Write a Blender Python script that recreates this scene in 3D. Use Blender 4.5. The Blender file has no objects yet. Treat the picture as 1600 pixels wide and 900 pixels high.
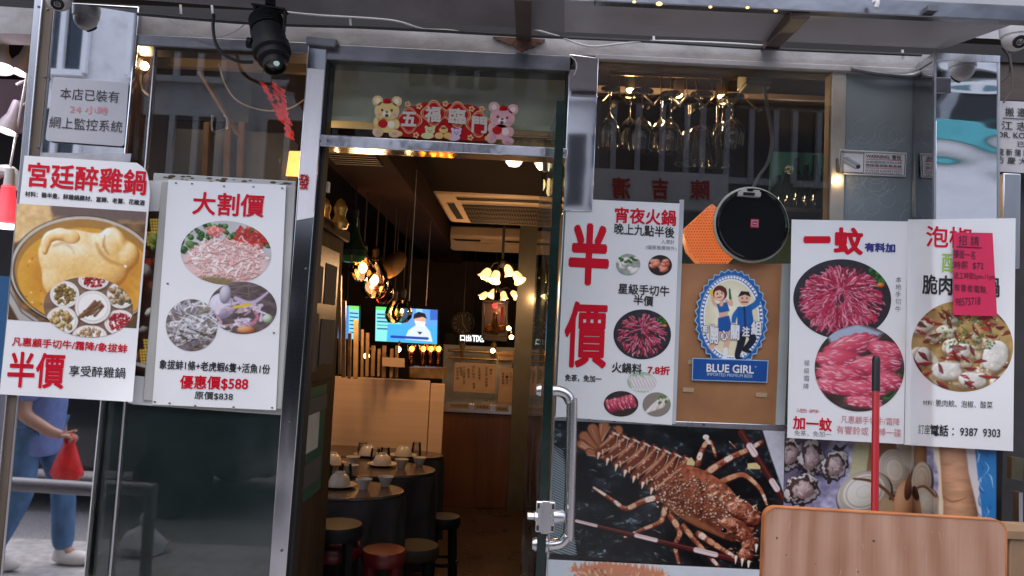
import bpy, bmesh, math, random
import numpy as np
from mathutils import Vector, Matrix, Euler
rad = math.radians
random.seed(7)
S = bpy.context.scene
COL = S.collection

# ------------------------------------------------------------------ camera
F_PX = 1155.0
CAM_LOC = Vector((0.0, -2.4, 1.58))
CAM_R = Matrix.Rotation(rad(90 + 3.5), 4, 'X') @ Matrix.Rotation(rad(2.75), 4, 'Z')
cd = bpy.data.cameras.new('camera'); cam = bpy.data.objects.new('camera', cd); COL.objects.link(cam)
cam.matrix_world = Matrix.Translation(CAM_LOC) @ CAM_R
cd.sensor_width = 36.0; cd.lens = F_PX / 1600 * 36; cd.clip_start = 0.02; cd.clip_end = 2000
S.camera = cam

# ------------------------------------------------------------------ sky, sun, exposure
SUN_EL, SUN_AZ = rad(72), rad(205)
w = bpy.data.worlds.new('World'); S.world = w; w.use_nodes = True
wn = w.node_tree.nodes; wl = w.node_tree.links
sky = wn.new('ShaderNodeTexSky'); sky.sky_type = 'NISHITA'; sky.sun_disc = False
sky.sun_elevation = SUN_EL; sky.sun_rotation = SUN_AZ
sky.air_density = 1.0; sky.dust_density = 3.0; sky.ozone_density = 1.0
wl.new(sky.outputs[0], wn['Background'].inputs[0]); wn['Background'].inputs[1].default_value = 0.15
sd = bpy.data.lights.new('sun', 'SUN'); sd.energy = 1.5; sd.angle = rad(140); sd.color = (1.0, 0.97, 0.95)
so = bpy.data.objects.new('sun', sd); COL.objects.link(so)
_d = Vector((math.sin(SUN_AZ) * math.cos(SUN_EL), math.cos(SUN_AZ) * math.cos(SUN_EL), math.sin(SUN_EL)))
so.rotation_euler = _d.to_track_quat('Z', 'Y').to_euler(); so.location = (0, -6, 12)
S.view_settings.view_transform = 'Standard'; S.view_settings.look = 'None'
S.view_settings.exposure = 0.9; S.view_settings.gamma = 1; S.view_settings.use_curve_mapping = False
cy = S.cycles
cy.use_denoising = True; cy.max_bounces = 10; cy.diffuse_bounces = 3; cy.glossy_bounces = 6
cy.transmission_bounces = 8; cy.transparent_max_bounces = 24; cy.sample_clamp_indirect = 4.0
cy.caustics_reflective = False; cy.caustics_refractive = False
S.render.film_transparent = False

# ------------------------------------------------------------------ picture <-> place
RM = CAM_R.to_3x3()
def ray(px, py):
    return RM @ Vector(((px - 800) / F_PX, -(py - 450) / F_PX, -1.0))
def P(px, py, y=0.0):
    """the point of the plane Y = y that lies in the direction of photo position px, py"""
    d = ray(px, py); t = (y - CAM_LOC.y) / d.y
    return CAM_LOC + d * t
def PZ(px, py, z):
    d = ray(px, py); t = (z - CAM_LOC.z) / d.z
    return CAM_LOC + d * t
def PX(px, py, x):
    d = ray(px, py); t = (x - CAM_LOC.x) / d.x
    return CAM_LOC + d * t
def M(px, py, y=9.0):
    """place across the street seen mirrored in the shop front (plane Y = 0)"""
    p = P(px, py, y); return Vector((p.x, -p.y, p.z))
def m_per_px(y): return (y - CAM_LOC.y) / F_PX

# ------------------------------------------------------------------ colours, materials
def s2l(c):
    c = np.asarray(c, dtype=float)
    return np.where(c <= 0.04045, c / 12.92, ((c + 0.055) / 1.055) ** 2.4)
def rgb(r, g, b, k=1.0):
    v = s2l(np.array([r, g, b]) / 255.0) * k
    return (float(v[0]), float(v[1]), float(v[2]))
MATS = {}
def mat(name, col, rough=0.5, metal=0.0, var=0.12, scale=9.0, bump=0.0, bscale=60.0, stretch=(1, 1, 1), coat=0.0,
        emit=None, estr=0.0, col2=None, dirt=0.0, spec=0.5, detail=4.0, rvar=0.12, bdist=0.01):
    if name in MATS: return MATS[name]
    m = bpy.data.materials.new(name); m.use_nodes = True; MATS[name] = m
    nt = m.node_tree; n = nt.nodes; l = nt.links; b = n['Principled BSDF']
    b.inputs['Metallic'].default_value = metal; b.inputs['Coat Weight'].default_value = coat
    b.inputs['Specular IOR Level'].default_value = spec
    tc = n.new('ShaderNodeTexCoord'); mp = n.new('ShaderNodeMapping'); mp.inputs['Scale'].default_value = stretch
    l.new(tc.outputs['Object'], mp.inputs[0])
    nz = n.new('ShaderNodeTexNoise'); nz.inputs['Scale'].default_value = scale; nz.inputs['Detail'].default_value = detail
    l.new(mp.outputs[0], nz.inputs['Vector'])
    rp = n.new('ShaderNodeMapRange'); rp.inputs[1].default_value = 0.3; rp.inputs[2].default_value = 0.7
    l.new(nz.outputs[0], rp.inputs[0])
    mx = n.new('ShaderNodeMix'); mx.data_type = 'RGBA'
    a = [max(0, c * (1 - var)) for c in col]; bb = col2 if col2 else [min(1, c * (1 + var)) for c in col]
    mx.inputs[6].default_value = (*a, 1); mx.inputs[7].default_value = (*bb, 1)
    l.new(rp.outputs[0], mx.inputs[0]); out = mx.outputs[2]
    if dirt:
        nz2 = n.new('ShaderNodeTexNoise'); nz2.inputs['Scale'].default_value = 3.1; nz2.inputs['Detail'].default_value = 8
        l.new(tc.outputs['Object'], nz2.inputs['Vector'])
        r2 = n.new('ShaderNodeMapRange'); r2.inputs[1].default_value = 0.5; r2.inputs[2].default_value = 0.75
        r2.inputs[4].default_value = dirt; l.new(nz2.outputs[0], r2.inputs[0])
        m2 = n.new('ShaderNodeMix'); m2.data_type = 'RGBA'; l.new(r2.outputs[0], m2.inputs[0])
        l.new(out, m2.inputs[6]); m2.inputs[7].default_value = (0.05, 0.04, 0.03, 1); out = m2.outputs[2]
    l.new(out, b.inputs['Base Color'])
    rr = n.new('ShaderNodeMapRange'); rr.inputs[3].default_value = max(0.01, rough - rvar * rough); rr.inputs[4].default_value = min(1, rough + rvar * rough)
    l.new(nz.outputs[0], rr.inputs[0]); l.new(rr.outputs[0], b.inputs['Roughness'])
    if bump:
        nb = n.new('ShaderNodeTexNoise'); nb.inputs['Scale'].default_value = bscale; nb.inputs['Detail'].default_value = 3
        l.new(mp.outputs[0], nb.inputs['Vector'])
        bp = n.new('ShaderNodeBump'); bp.inputs['Strength'].default_value = bump; bp.inputs['Distance'].default_value = bdist
        l.new(nb.outputs[0], bp.inputs['Height']); l.new(bp.outputs[0], b.inputs['Normal'])
    if emit:
        b.inputs['Emission Color'].default_value = (*emit, 1); b.inputs['Emission Strength'].default_value = estr
    return m
def glass_mat(name, tint=(1, 1, 1), ior=1.5, gain=1.0, rough=0.0, wavy=0.0, wscale=1.5, smear_haze=0.0, rim=0.0):
    """thin pane: clear straight through, Fresnel mirror on top"""
    if name in MATS: return MATS[name]
    m = bpy.data.materials.new(name); m.use_nodes = True; MATS[name] = m
    nt = m.node_tree; n = nt.nodes; l = nt.links; n.remove(n['Principled BSDF'])
    t = n.new('ShaderNodeBsdfTransparent'); t.inputs[0].default_value = (*tint, 1)
    g = n.new('ShaderNodeBsdfGlossy'); g.inputs['Roughness'].default_value = rough
    f = n.new('ShaderNodeFresnel'); f.inputs[0].default_value = ior
    k = n.new('ShaderNodeMath'); k.operation = 'MULTIPLY'; k.inputs[1].default_value = gain; k.use_clamp = True
    l.new(f.outputs[0], k.inputs[0])
    if rim:  # thick-looking edges where the wall of a vessel is seen edge on
        lw = n.new('ShaderNodeLayerWeight'); lw.inputs[0].default_value = .35
        pw = n.new('ShaderNodeMath'); pw.operation = 'POWER'; pw.inputs[1].default_value = 3.0; l.new(lw.outputs['Facing'], pw.inputs[0])
        k2 = n.new('ShaderNodeMath'); k2.operation = 'MULTIPLY_ADD'; k2.inputs[1].default_value = rim; k2.use_clamp = True
        l.new(pw.outputs[0], k2.inputs[0]); l.new(k.outputs[0], k2.inputs[2]); k = k2
    mx = n.new('ShaderNodeMixShader'); l.new(k.outputs[0], mx.inputs[0]); l.new(t.outputs[0], mx.inputs[1]); l.new(g.outputs[0], mx.inputs[2])
    last = mx.outputs[0]
    tc = n.new('ShaderNodeTexCoord')
    if wavy:
        nb = n.new('ShaderNodeTexNoise'); nb.inputs['Scale'].default_value = wscale; nb.inputs['Detail'].default_value = 1
        l.new(tc.outputs['Object'], nb.inputs['Vector'])
        bp = n.new('ShaderNodeBump'); bp.inputs['Strength'].default_value = wavy; bp.inputs['Distance'].default_value = 0.02
        l.new(nb.outputs[0], bp.inputs['Height']); l.new(bp.outputs[0], g.inputs['Normal'])
    if smear_haze:
        d = n.new('ShaderNodeBsdfDiffuse'); d.inputs[0].default_value = (0.6, 0.6, 0.62, 1)
        ns = n.new('ShaderNodeTexNoise'); ns.inputs['Scale'].default_value = 2.5; ns.inputs['Detail'].default_value = 9; ns.inputs['Distortion'].default_value = 1.5
        l.new(tc.outputs['Object'], ns.inputs['Vector'])
        r = n.new('ShaderNodeMapRange'); r.inputs[1].default_value = 0.45; r.inputs[2].default_value = 0.8; r.inputs[4].default_value = smear_haze
        l.new(ns.outputs[0], r.inputs[0])
        m2 = n.new('ShaderNodeMixShader'); l.new(r.outputs[0], m2.inputs[0]); l.new(last, m2.inputs[1]); l.new(d.outputs[0], m2.inputs[2]); last = m2.outputs[0]
    l.new(last, n['Material Output'].inputs[0]); return m
def wood_mat(name, c1, c2, rough=0.45, ring=14.0, stretch=(1, 1, 0.08), dist=3.0, bump=0.05, spec=0.5, lo=.36, hi=.64):
    if name in MATS: return MATS[name]
    m = bpy.data.materials.new(name); m.use_nodes = True; MATS[name] = m
    nt = m.node_tree; n = nt.nodes; l = nt.links; b = n['Principled BSDF']; b.inputs['Roughness'].default_value = rough; b.inputs['Specular IOR Level'].default_value = spec
    tc = n.new('ShaderNodeTexCoord'); mp = n.new('ShaderNodeMapping'); mp.inputs['Scale'].default_value = stretch
    l.new(tc.outputs['Object'], mp.inputs[0])
    a = n.new('ShaderNodeTexNoise'); a.inputs['Scale'].default_value = ring; a.inputs['Detail'].default_value = 9; a.inputs['Distortion'].default_value = dist
    l.new(mp.outputs[0], a.inputs['Vector'])
    a2 = n.new('ShaderNodeTexNoise'); a2.inputs['Scale'].default_value = 2.2; a2.inputs['Detail'].default_value = 4; l.new(tc.outputs['Object'], a2.inputs['Vector'])
    ad = n.new('ShaderNodeMath'); ad.operation = 'MULTIPLY_ADD'; ad.inputs[1].default_value = 0.6; l.new(a.outputs[0], ad.inputs[0])
    mu = n.new('ShaderNodeMath'); mu.operation = 'MULTIPLY'; mu.inputs[1].default_value = 0.4; l.new(a2.outputs[0], mu.inputs[0]); l.new(mu.outputs[0], ad.inputs[2])
    cr = n.new('ShaderNodeValToRGB'); cr.color_ramp.elements[0].position = lo; cr.color_ramp.elements[1].position = hi
    cr.color_ramp.elements[0].color = (*c1, 1); cr.color_ramp.elements[1].color = (*c2, 1)
    l.new(ad.outputs[0], cr.inputs[0]); l.new(cr.outputs[0], b.inputs['Base Color'])
    bp = n.new('ShaderNodeBump'); bp.inputs['Strength'].default_value = bump; bp.inputs['Distance'].default_value = 0.004
    l.new(a.outputs[0], bp.inputs['Height']); l.new(bp.outputs[0], b.inputs['Normal'])
    return m
def grain_mat(name, c1, c2, c3, rough=0.5):
    """flat sawn veneer: warped bands, fine fibre, blotches"""
    m = bpy.data.materials.new(name); m.use_nodes = True; MATS[name] = m
    nt = m.node_tree; n = nt.nodes; l = nt.links; b = n['Principled BSDF']; b.inputs['Specular IOR Level'].default_value = .35
    tc = n.new('ShaderNodeTexCoord'); mp = n.new('ShaderNodeMapping'); mp.inputs['Scale'].default_value = (1, 1, .42); l.new(tc.outputs['Object'], mp.inputs[0])
    wv = n.new('ShaderNodeTexWave'); wv.wave_type = 'BANDS'; wv.bands_direction = 'X'; wv.inputs['Scale'].default_value = 4.2; wv.inputs['Distortion'].default_value = 14; wv.inputs['Detail'].default_value = 2; wv.inputs['Detail Scale'].default_value = .55
    l.new(mp.outputs[0], wv.inputs['Vector'])
    m2 = n.new('ShaderNodeMapping'); m2.inputs['Scale'].default_value = (1, 1, .04); l.new(tc.outputs['Object'], m2.inputs[0])
    fb = n.new('ShaderNodeTexNoise'); fb.inputs['Scale'].default_value = 110; fb.inputs['Detail'].default_value = 4; l.new(m2.outputs[0], fb.inputs['Vector'])
    bl = n.new('ShaderNodeTexNoise'); bl.inputs['Scale'].default_value = 4; bl.inputs['Detail'].default_value = 6; l.new(tc.outputs['Object'], bl.inputs['Vector'])
    cr = n.new('ShaderNodeValToRGB'); e = cr.color_ramp.elements; e[0].position = .05; e[0].color = (*c1, 1); e[1].position = .95; e[1].color = (*c3, 1); k = e.new(.45); k.color = (*c2, 1)
    a = n.new('ShaderNodeMath'); a.operation = 'MULTIPLY_ADD'; a.inputs[1].default_value = .25; l.new(wv.outputs['Fac'], a.inputs[0])
    a2 = n.new('ShaderNodeMath'); a2.operation = 'MULTIPLY_ADD'; a2.inputs[1].default_value = .34; l.new(fb.outputs[0], a2.inputs[0])
    a3 = n.new('ShaderNodeMath'); a3.operation = 'MULTIPLY'; a3.inputs[1].default_value = .62; l.new(bl.outputs[0], a3.inputs[0])
    l.new(a3.outputs[0], a2.inputs[2]); l.new(a2.outputs[0], a.inputs[2]); l.new(a.outputs[0], cr.inputs[0]); l.new(cr.outputs[0], b.inputs['Base Color'])
    r = n.new('ShaderNodeMapRange'); r.inputs[3].default_value = rough - .12; r.inputs[4].default_value = rough + .2; l.new(bl.outputs[0], r.inputs[0]); l.new(r.outputs[0], b.inputs['Roughness'])
    bp = n.new('ShaderNodeBump'); bp.inputs['Strength'].default_value = .25; bp.inputs['Distance'].default_value = .003; l.new(fb.outputs[0], bp.inputs['Height']); l.new(bp.outputs[0], b.inputs['Normal'])
    return m
def print_mat(name, rough=0.45, coat=0.0, spec=0.4):
    if name in MATS: return MATS[name]
    m = bpy.data.materials.new(name); m.use_nodes = True; MATS[name] = m
    n = m.node_tree.nodes; l = m.node_tree.links; b = n['Principled BSDF']
    at = n.new('ShaderNodeAttribute'); at.attribute_name = 'ink'
    l.new(at.outputs['Color'], b.inputs['Base Color']); b.inputs['Roughness'].default_value = rough
    b.inputs['Coat Weight'].default_value = coat; b.inputs['Specular IOR Level'].default_value = spec
    nb = n.new('ShaderNodeTexNoise'); nb.inputs['Scale'].default_value = 7; tc = n.new('ShaderNodeTexCoord'); l.new(tc.outputs['Object'], nb.inputs['Vector'])
    bp = n.new('ShaderNodeBump'); bp.inputs['Strength'].default_value = 0.12; bp.inputs['Distance'].default_value = 0.01
    l.new(nb.outputs[0], bp.inputs['Height']); l.new(bp.outputs[0], b.inputs['Normal'])
    return m

# ------------------------------------------------------------------ objects
WLOC = {}
def tag(o, label=None, cat=None, group=None, kind=None):
    if label: o['label'] = label
    if cat: o['category'] = cat
    if group: o['group'] = group
    if kind: o['kind'] = kind
    return o
def thing(name, label, cat, loc=(0, 0, 0), group=None):
    o = bpy.data.objects.new(name, None); COL.objects.link(o); o.location = loc; o.empty_display_size = 0.05
    WLOC[o.name] = Vector(loc); return tag(o, label, cat, group)
def link(name, me, parent=None, origin=None):
    """me carries world coordinates; moved so that the object's origin is its parent's, or its own base"""
    o = bpy.data.objects.new(name, me); COL.objects.link(o)
    if parent is not None: base = WLOC[parent.name]
    elif origin is not None: base = Vector(origin)
    else: base = Vector((0, 0, 0))
    if base.length: me.transform(Matrix.Translation(-base))
    if parent is not None: o.parent = parent
    else: o.location = base
    WLOC[o.name] = base
    return o
def copy_tree(o, loc=None, parent=None):
    c = o.copy(); COL.objects.link(c)
    if parent is not None: c.parent = parent
    if loc is not None: c.location = loc
    for ch in o.children: copy_tree(ch, None, c)
    return c
class MB:
    def __init__(s): s.v = []; s.f = []; s.fm = []; s.cur = 0
    def add(s, vs, fs):
        b = len(s.v); s.v += [tuple(v) for v in vs]
        for f in fs: s.f.append([b + i for i in f]); s.fm.append(s.cur)
        return s
    def box(s, c, d, rot=None):
        c = Vector(c); hx, hy, hz = d[0] / 2, d[1] / 2, d[2] / 2
        vs = [Vector((x, y, z)) for x in (-hx, hx) for y in (-hy, hy) for z in (-hz, hz)]
        if rot is not None:
            R = rot if isinstance(rot, Matrix) else Euler(rot).to_matrix()
            vs = [R @ v for v in vs]
        return s.add([c + v for v in vs], [(0, 1, 3, 2), (4, 6, 7, 5), (0, 4, 5, 1), (2, 3, 7, 6), (0, 2, 6, 4), (1, 5, 7, 3)])
    def box2(s, a, b): # two opposite corners
        return s.box([(a[i] + b[i]) / 2 for i in range(3)], [abs(a[i] - b[i]) for i in range(3)])
    def slab(s, q, off):
        """quad q (world points, counter-clockwise seen from the front) extruded by vector off"""
        q = [Vector(p) for p in q]; off = Vector(off); n = len(q)
        vs = q + [p + off for p in q]
        fs = [list(range(n)), list(range(2 * n - 1, n - 1, -1))] + [(i, i + n, (i + 1) % n + n, (i + 1) % n) for i in range(n)]
        return s.add(vs, fs)
    def bar(s, a, b, wx, wy, up=(0, 0, 1)):
        a = Vector(a); b = Vector(b); d = (b - a).normalized(); u = Vector(up)
        x = d.cross(u)
        if x.length < 1e-4: x = d.cross(Vector((0, 1, 0)))
        x.normalize(); y = x.cross(d).normalized()
        c = [(-1, -1), (1, -1), (1, 1), (-1, 1)]
        vs = [p + x * (i * wx / 2) + y * (j * wy / 2) for p in (a, b) for i, j in c]
        return s.add(vs, [(3, 2, 1, 0), (4, 5, 6, 7), (0, 1, 5, 4), (1, 2, 6, 5), (2, 3, 7, 6), (3, 0, 4, 7)])
    def tube(s, pts, r, n=10, smooth=0, closed=False):
        pts = [Vector(p) for p in pts]
        if smooth: pts = catmull(pts, smooth, closed)
        k = len(pts); rr = r if isinstance(r, (list, tuple)) else [r] * k
        if len(rr) != k: rr = list(np.interp(np.linspace(0, 1, k), np.linspace(0, 1, len(rr)), rr))
        vs = []; prev = None
        for i, p in enumerate(pts):
            if closed: t = pts[(i + 1) % k] - pts[i - 1]
            else: t = pts[min(i + 1, k - 1)] - pts[max(i - 1, 0)]
            t = t.normalized() if t.length > 1e-9 else Vector((0, 0, 1))
            if prev is None:
                x = t.orthogonal().normalized()
            else:
                x = prev - t * prev.dot(t); x = x.normalized() if x.length > 1e-6 else t.orthogonal().normalized()
            prev = x; y = t.cross(x)
            vs += [p + (x * math.cos(2 * math.pi * j / n) + y * math.sin(2 * math.pi * j / n)) * rr[i] for j in range(n)]
        fs = []
        for i in range(k if closed else k - 1):
            for j in range(n):
                fs.append((i * n + j, i * n + (j + 1) % n, ((i + 1) % k) * n + (j + 1) % n, ((i + 1) % k) * n + j))
        if not closed: fs += [list(range(n - 1, -1, -1)), list(range((k - 1) * n, k * n))]
        return s.add(vs, fs)
    def lathe(s, prof, c=(0, 0, 0), n=24, axis=None):
        """prof: (radius, height) pairs turned about +Z (or axis) through c"""
        c = Vector(c); R = Matrix.Identity(3) if axis is None else Vector(axis).normalized().to_track_quat('Z', 'Y').to_matrix()
        vs = []
        for r, h in prof: vs += [c + R @ Vector((r * math.cos(2 * math.pi * j / n), r * math.sin(2 * math.pi * j / n), h)) for j in range(n)]
        fs = []
        for i in range(len(prof) - 1):
            for j in range(n): fs.append((i * n + j, i * n + (j + 1) % n, (i + 1) * n + (j + 1) % n, (i + 1) * n + j))
        if prof[0][0] > 1e-5: fs.append(list(range(n - 1, -1, -1)))
        if prof[-1][0] > 1e-5: fs.append(list(range((len(prof) - 1) * n, len(prof) * n)))
        return s.add(vs, fs)
    def ball(s, c, r, n=14, m=9, rot=None):
        c = Vector(c); r = Vector((r, r, r)) if not hasattr(r, '__len__') else Vector(r); vs = []; fs = []
        R = Euler(rot).to_matrix() if rot is not None else Matrix.Identity(3)
        for i in range(m + 1):
            th = math.pi * i / m
            for j in range(n):
                ph = 2 * math.pi * j / n
                vs.append(c + R @ Vector((r.x * math.sin(th) * math.cos(ph), r.y * math.sin(th) * math.sin(ph), r.z * math.cos(th))))
        for i in range(m):
            for j in range(n): fs.append((i * n + j, (i + 1) * n + j, (i + 1) * n + (j + 1) % n, i * n + (j + 1) % n))
        return s.add(vs, fs)
    def mesh(s, name, mats, smooth=35):
        me = bpy.data.meshes.new(name); me.from_pydata([tuple(v) for v in s.v], [], s.f)
        for m in (mats if isinstance(mats, (list, tuple)) else [mats]): me.materials.append(m)
        if any(s.fm): me.polygons.foreach_set('material_index', s.fm)
        bm = bmesh.new(); bm.from_mesh(me); bmesh.ops.remove_doubles(bm, verts=bm.verts, dist=1e-6)
        bmesh.ops.recalc_face_normals(bm, faces=bm.faces); bm.to_mesh(me); bm.free()
        if smooth:
            me.polygons.foreach_set('use_smooth', [True] * len(me.polygons)); me.set_sharp_from_angle(angle=rad(smooth))
        me.update(); return me
    def build(s, name, m, parent=None, smooth=35, bevel=0.0, origin=None):
        o = link(name, s.mesh(name, m, smooth), parent, origin)
        if bevel:
            b = o.modifiers.new('bevel', 'BEVEL'); b.width = bevel; b.segments = 2; b.limit_method = 'ANGLE'; b.angle_limit = rad(40); b.harden_normals = False
        return o
def catmull(pts, k, closed=False):
    out = []; n = len(pts)
    for i in range(n if closed else n - 1):
        g = lambda j: pts[j % n] if closed else pts[min(max(j, 0), n - 1)]
        p0, p1, p2, p3 = g(i - 1), g(i), g(i + 1), g(i + 2)
        for q in range(k):
            t = q / k
            out.append(0.5 * ((2 * p1) + (p2 - p0) * t + (2 * p0 - 5 * p1 + 4 * p2 - p3) * t * t + (3 * p1 - p0 - 3 * p2 + p3) * t ** 3))
    if not closed: out.append(pts[-1])
    return out
def quadpx(pts, y, thick=0.004):
    """picture positions (clockwise from top left) -> counter-clockwise world outline on plane y"""
    return [P(a, b, y) for a, b in pts][::-1]
def panel(name, pts, y, thick, m, parent=None, bevel=0.0, origin=None):
    mb = MB(); mb.slab(quadpx(pts, y), (0, thick, 0)); return mb.build(name, m, parent, bevel=bevel, origin=origin)

# ------------------------------------------------------------------ lettering
FONT_CACHE = {}
def text_mesh_data(body, weight):
    """ink outline of a string in a unit box; weight > 0 thickens the strokes by stacking shifted copies (third value: layer)"""
    key = (body, weight)
    if key not in FONT_CACHE:
        c = bpy.data.curves.new('t', 'FONT'); c.body = body; c.resolution_u = 3
        o = bpy.data.objects.new('t', c); COL.objects.link(o)
        dg = bpy.context.evaluated_depsgraph_get(); me = bpy.data.meshes.new_from_object(o.evaluated_get(dg))
        n = len(me.vertices); co = np.empty(n * 3); me.vertices.foreach_get('co', co); co = co.reshape(n, 3)[:, :2]
        fs = [list(p.vertices) for p in me.polygons]
        bpy.data.objects.remove(o); bpy.data.curves.remove(c); bpy.data.meshes.remove(me)
        K = 8 if weight > .015 else (4 if weight > .003 else 0); allc = [np.c_[co, np.zeros(n)]]; allf = list(fs)
        for k in range(K):
            t = 2 * math.pi * (k + .5) / K
            allc.append(np.c_[co + np.array([math.cos(t), math.sin(t)]) * weight * 1.1, np.full(n, k + 1.0)]); allf += [[i + n * (k + 1) for i in f] for f in fs]
        co = np.concatenate(allc); mn = co[:, :2].min(0); mxx = co[:, :2].max(0); co[:, :2] = (co[:, :2] - mn) / np.maximum(mxx - mn, 1e-6)
        FONT_CACHE[key] = (co, allf)
    return FONT_CACHE[key]
def lean(px): return 0.0893 - 0.0000531 * px
def text_px(items, surf, name, m, parent, eps=0.0012, join=False):
    """items: (string, x0, y0, x1, y1, height, weight): ink box from its left middle to its right middle on a surface"""
    for it in ([items] if join else [[i] for i in items]):
        mb = MB()
        for body, x0, y0, x1, y1, h, wt in it:
            uv, fs = text_mesh_data(body, wt); vs = []
            for u, v, ly in uv:
                px = x0 + (x1 - x0) * u + lean(x0) * (v - 0.5) * h; py = y0 + (y1 - y0) * u - (v - 0.5) * h
                vs.append(surf(px, py, eps + ly * .00006))
            mb.add(vs, fs)
        me = bpy.data.meshes.new(name); me.from_pydata([tuple(v) for v in mb.v], [], mb.f); me.materials.append(m); me.update()
        o = link(name, me, parent)
    return o
# ------------------------------------------------------------------ street
def flat(name, x0, x1, y0, y1, z, m, kind='structure'):
    mb = MB(); mb.add([(x0, y0, z), (x1, y0, z), (x1, y1, z), (x0, y1, z)], [(0, 1, 2, 3)])
    return tag(mb.build(name, m), kind=kind)
m_ground = mat('ground_grey', (0.12, 0.12, 0.12), 0.9, var=0.2)
m_asphalt = mat('asphalt', (0.26, 0.25, 0.26), 0.85, var=0.35, scale=60, bump=0.4, bscale=300)
m_paving = mat('paving', (0.34, 0.33, 0.33), 0.8, var=0.25, scale=14, bump=0.2, bscale=120)
flat('ground', -400, 400, -400, 400, -0.24, m_ground)
flat('road', -60, 60, -9.4, -3.3, -0.236, m_asphalt)
mb = MB(); mb.box2((-60, -3.3, -0.24), (60, -0.06, -0.12)); tag(mb.build('pavement', m_paving, bevel=0.01), kind='structure')
mb = MB(); mb.box2((-60, -12.4, -0.24), (60, -9.4, -0.10)); tag(mb.build('far_pavement', m_paving, bevel=0.01), kind='structure')

# tenement across the street (seen mirrored in steel and glass)
m_plaster = mat('pale_plaster', (0.78, 0.77, 0.79), 0.8, var=0.06, scale=3, bump=0.15, dirt=0.25)
m_plaster_grey = mat('grey_plaster', (0.10, 0.105, 0.12), 0.8, var=0.15, scale=3)
m_white_frame = mat('white_paint', (0.8, 0.8, 0.82), 0.4, var=0.04)
m_dark_glass = mat('dark_window_glass', (0.03, 0.035, 0.045), 0.05, var=0.3)
m_shop_dark = mat('shop_interior_dark', (0.02, 0.02, 0.022), 0.6)
m_grey_metal = mat('grey_metal', (0.28, 0.29, 0.31), 0.4, metal=0.6)
b = thing('tenement_building', 'pale plastered tenement across the street with white framed windows over dark shops', 'building', (0, -12.4, -0.1))
mb = MB(); mb.box2((-22, -20, -0.1), (22, -12.4, 8.0)); mb.build('wall', m_plaster, b)
mb = MB(); mb.box2((-22, -12.4, -0.1), (22, -12.2, 3.3)); mb.build('shop_band', m_shop_dark, b)
mb = MB(); mb.box2((-22, -12.4, 3.3), (3.0, -11.3, 3.5)); mb.build('awning', m_grey_metal, b, bevel=0.02)
for k in range(15):
    for r in range(2):
        cx = -18.2 + k * 2.8; z0 = 4.1 + r * 2.3
        f = MB()
        x0, x1, z1, yy = cx - 0.95, cx + 0.95, z0 + 1.6, -12.33
        for a, c in (((x0, z0), (x1, z0)), ((x0, z1), (x1, z1)), ((x0, z0), (x0, z1)), ((x1, z0), (x1, z1)), ((cx, z0), (cx, z1)), ((cx - .48, z0), (cx - .48, z1)), ((cx + .48, z0), (cx + .48, z1))):
            f.bar((a[0], yy, a[1]), (c[0], yy, c[1]), 0.11, 0.12)
        fr = f.build('window', m_white_frame, b)
        g = MB(); g.box2((x0, -12.39, z0), (x1, -12.36, z1)); g.build('pane', m_dark_glass, fr)
# grey fronted house opposite the right-hand window, with its signboard
b = thing('grey_house', 'grey fronted house across the street with dark upper windows', 'building', (8, -11.2, -0.1))
mb = MB(); mb.box2((1.5, -12.39, -0.1), (11.5, -11.2, 7.2)); mb.build('wall', m_plaster_grey, b)
m_greyfr = mat('grey_window_frame', (0.30, 0.31, 0.35), 0.5)
for x0 in (1.75, 3.4, 5.1):
    f = MB(); x1, z0, z1, yy = x0 + 1.35, 4.6, 6.4, -11.12
    for a, c in (((x0, z0), (x1, z0)), ((x0, z1), (x1, z1)), ((x0, z0), (x0, z1)), ((x1, z0), (x1, z1)), ((x0 + .45, z0), (x0 + .45, z1)), ((x0 + .9, z0), (x0 + .9, z1))):
        f.bar((a[0], yy, a[1]), (c[0], yy, c[1]), 0.09, 0.12)
    fr = f.build('window', m_greyfr, b); g = MB(); g.box2((x0, -11.19, z0), (x1, -11.16, z1)); g.build('pane', m_dark_glass, fr)
SY = 8.0
m_signgrey = mat('signboard_grey', (0.52, 0.52, 0.56), 0.5, var=0.06)
m_red = mat('red_lettering', (0.38, 0.01, 0.015), 0.5, var=0.1)
sg = thing('shop_signboard', 'grey shop signboard across the street with three red characters', 'sign', M(1030, 300, SY))
q = [M(925, 262, SY), M(1138, 272, SY), M(1138, 330, SY), M(925, 320, SY)]
mb = MB(); mb.slab(q, (0, -0.15, 0)); mb.build('board', m_signgrey, sg)
mb = MB()
for xa in (985, 1085): p = M(xa, 296, SY); mb.box2((p.x - .05, p.y - 3.1, p.z - .05), (p.x + .05, p.y - 0.15, p.z + .05))
mb.build('bracket', m_grey_metal, sg)
def surf_sign(px, py, e): p = M(px, py, SY); return Vector((p.x, p.y + 0.02 + e, p.z))
def text_mirror(items, name, m, parent):
    mb = MB()
    for body, x0, y0, x1, y1, h, wt in items:
        uv, fs = text_mesh_data(body, wt)
        mb.add([surf_sign(x0 + (x1 - x0) * (1 - u), y0 + (y1 - y0) * (1 - u) - (v - 0.5) * h, ly * .0005) for u, v, ly in uv], fs)
    me = bpy.data.meshes.new(name); me.from_pydata([tuple(v) for v in mb.v], [], mb.f); me.materials.append(m); link(name, me, parent)
text_mirror([('清', 955, 293, 985, 295, 34, 0.03), ('吉', 1018, 294, 1044, 295, 34, 0.03), ('陳', 1078, 296, 1108, 297, 32, 0.03)], 'lettering', m_red, sg)
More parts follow.
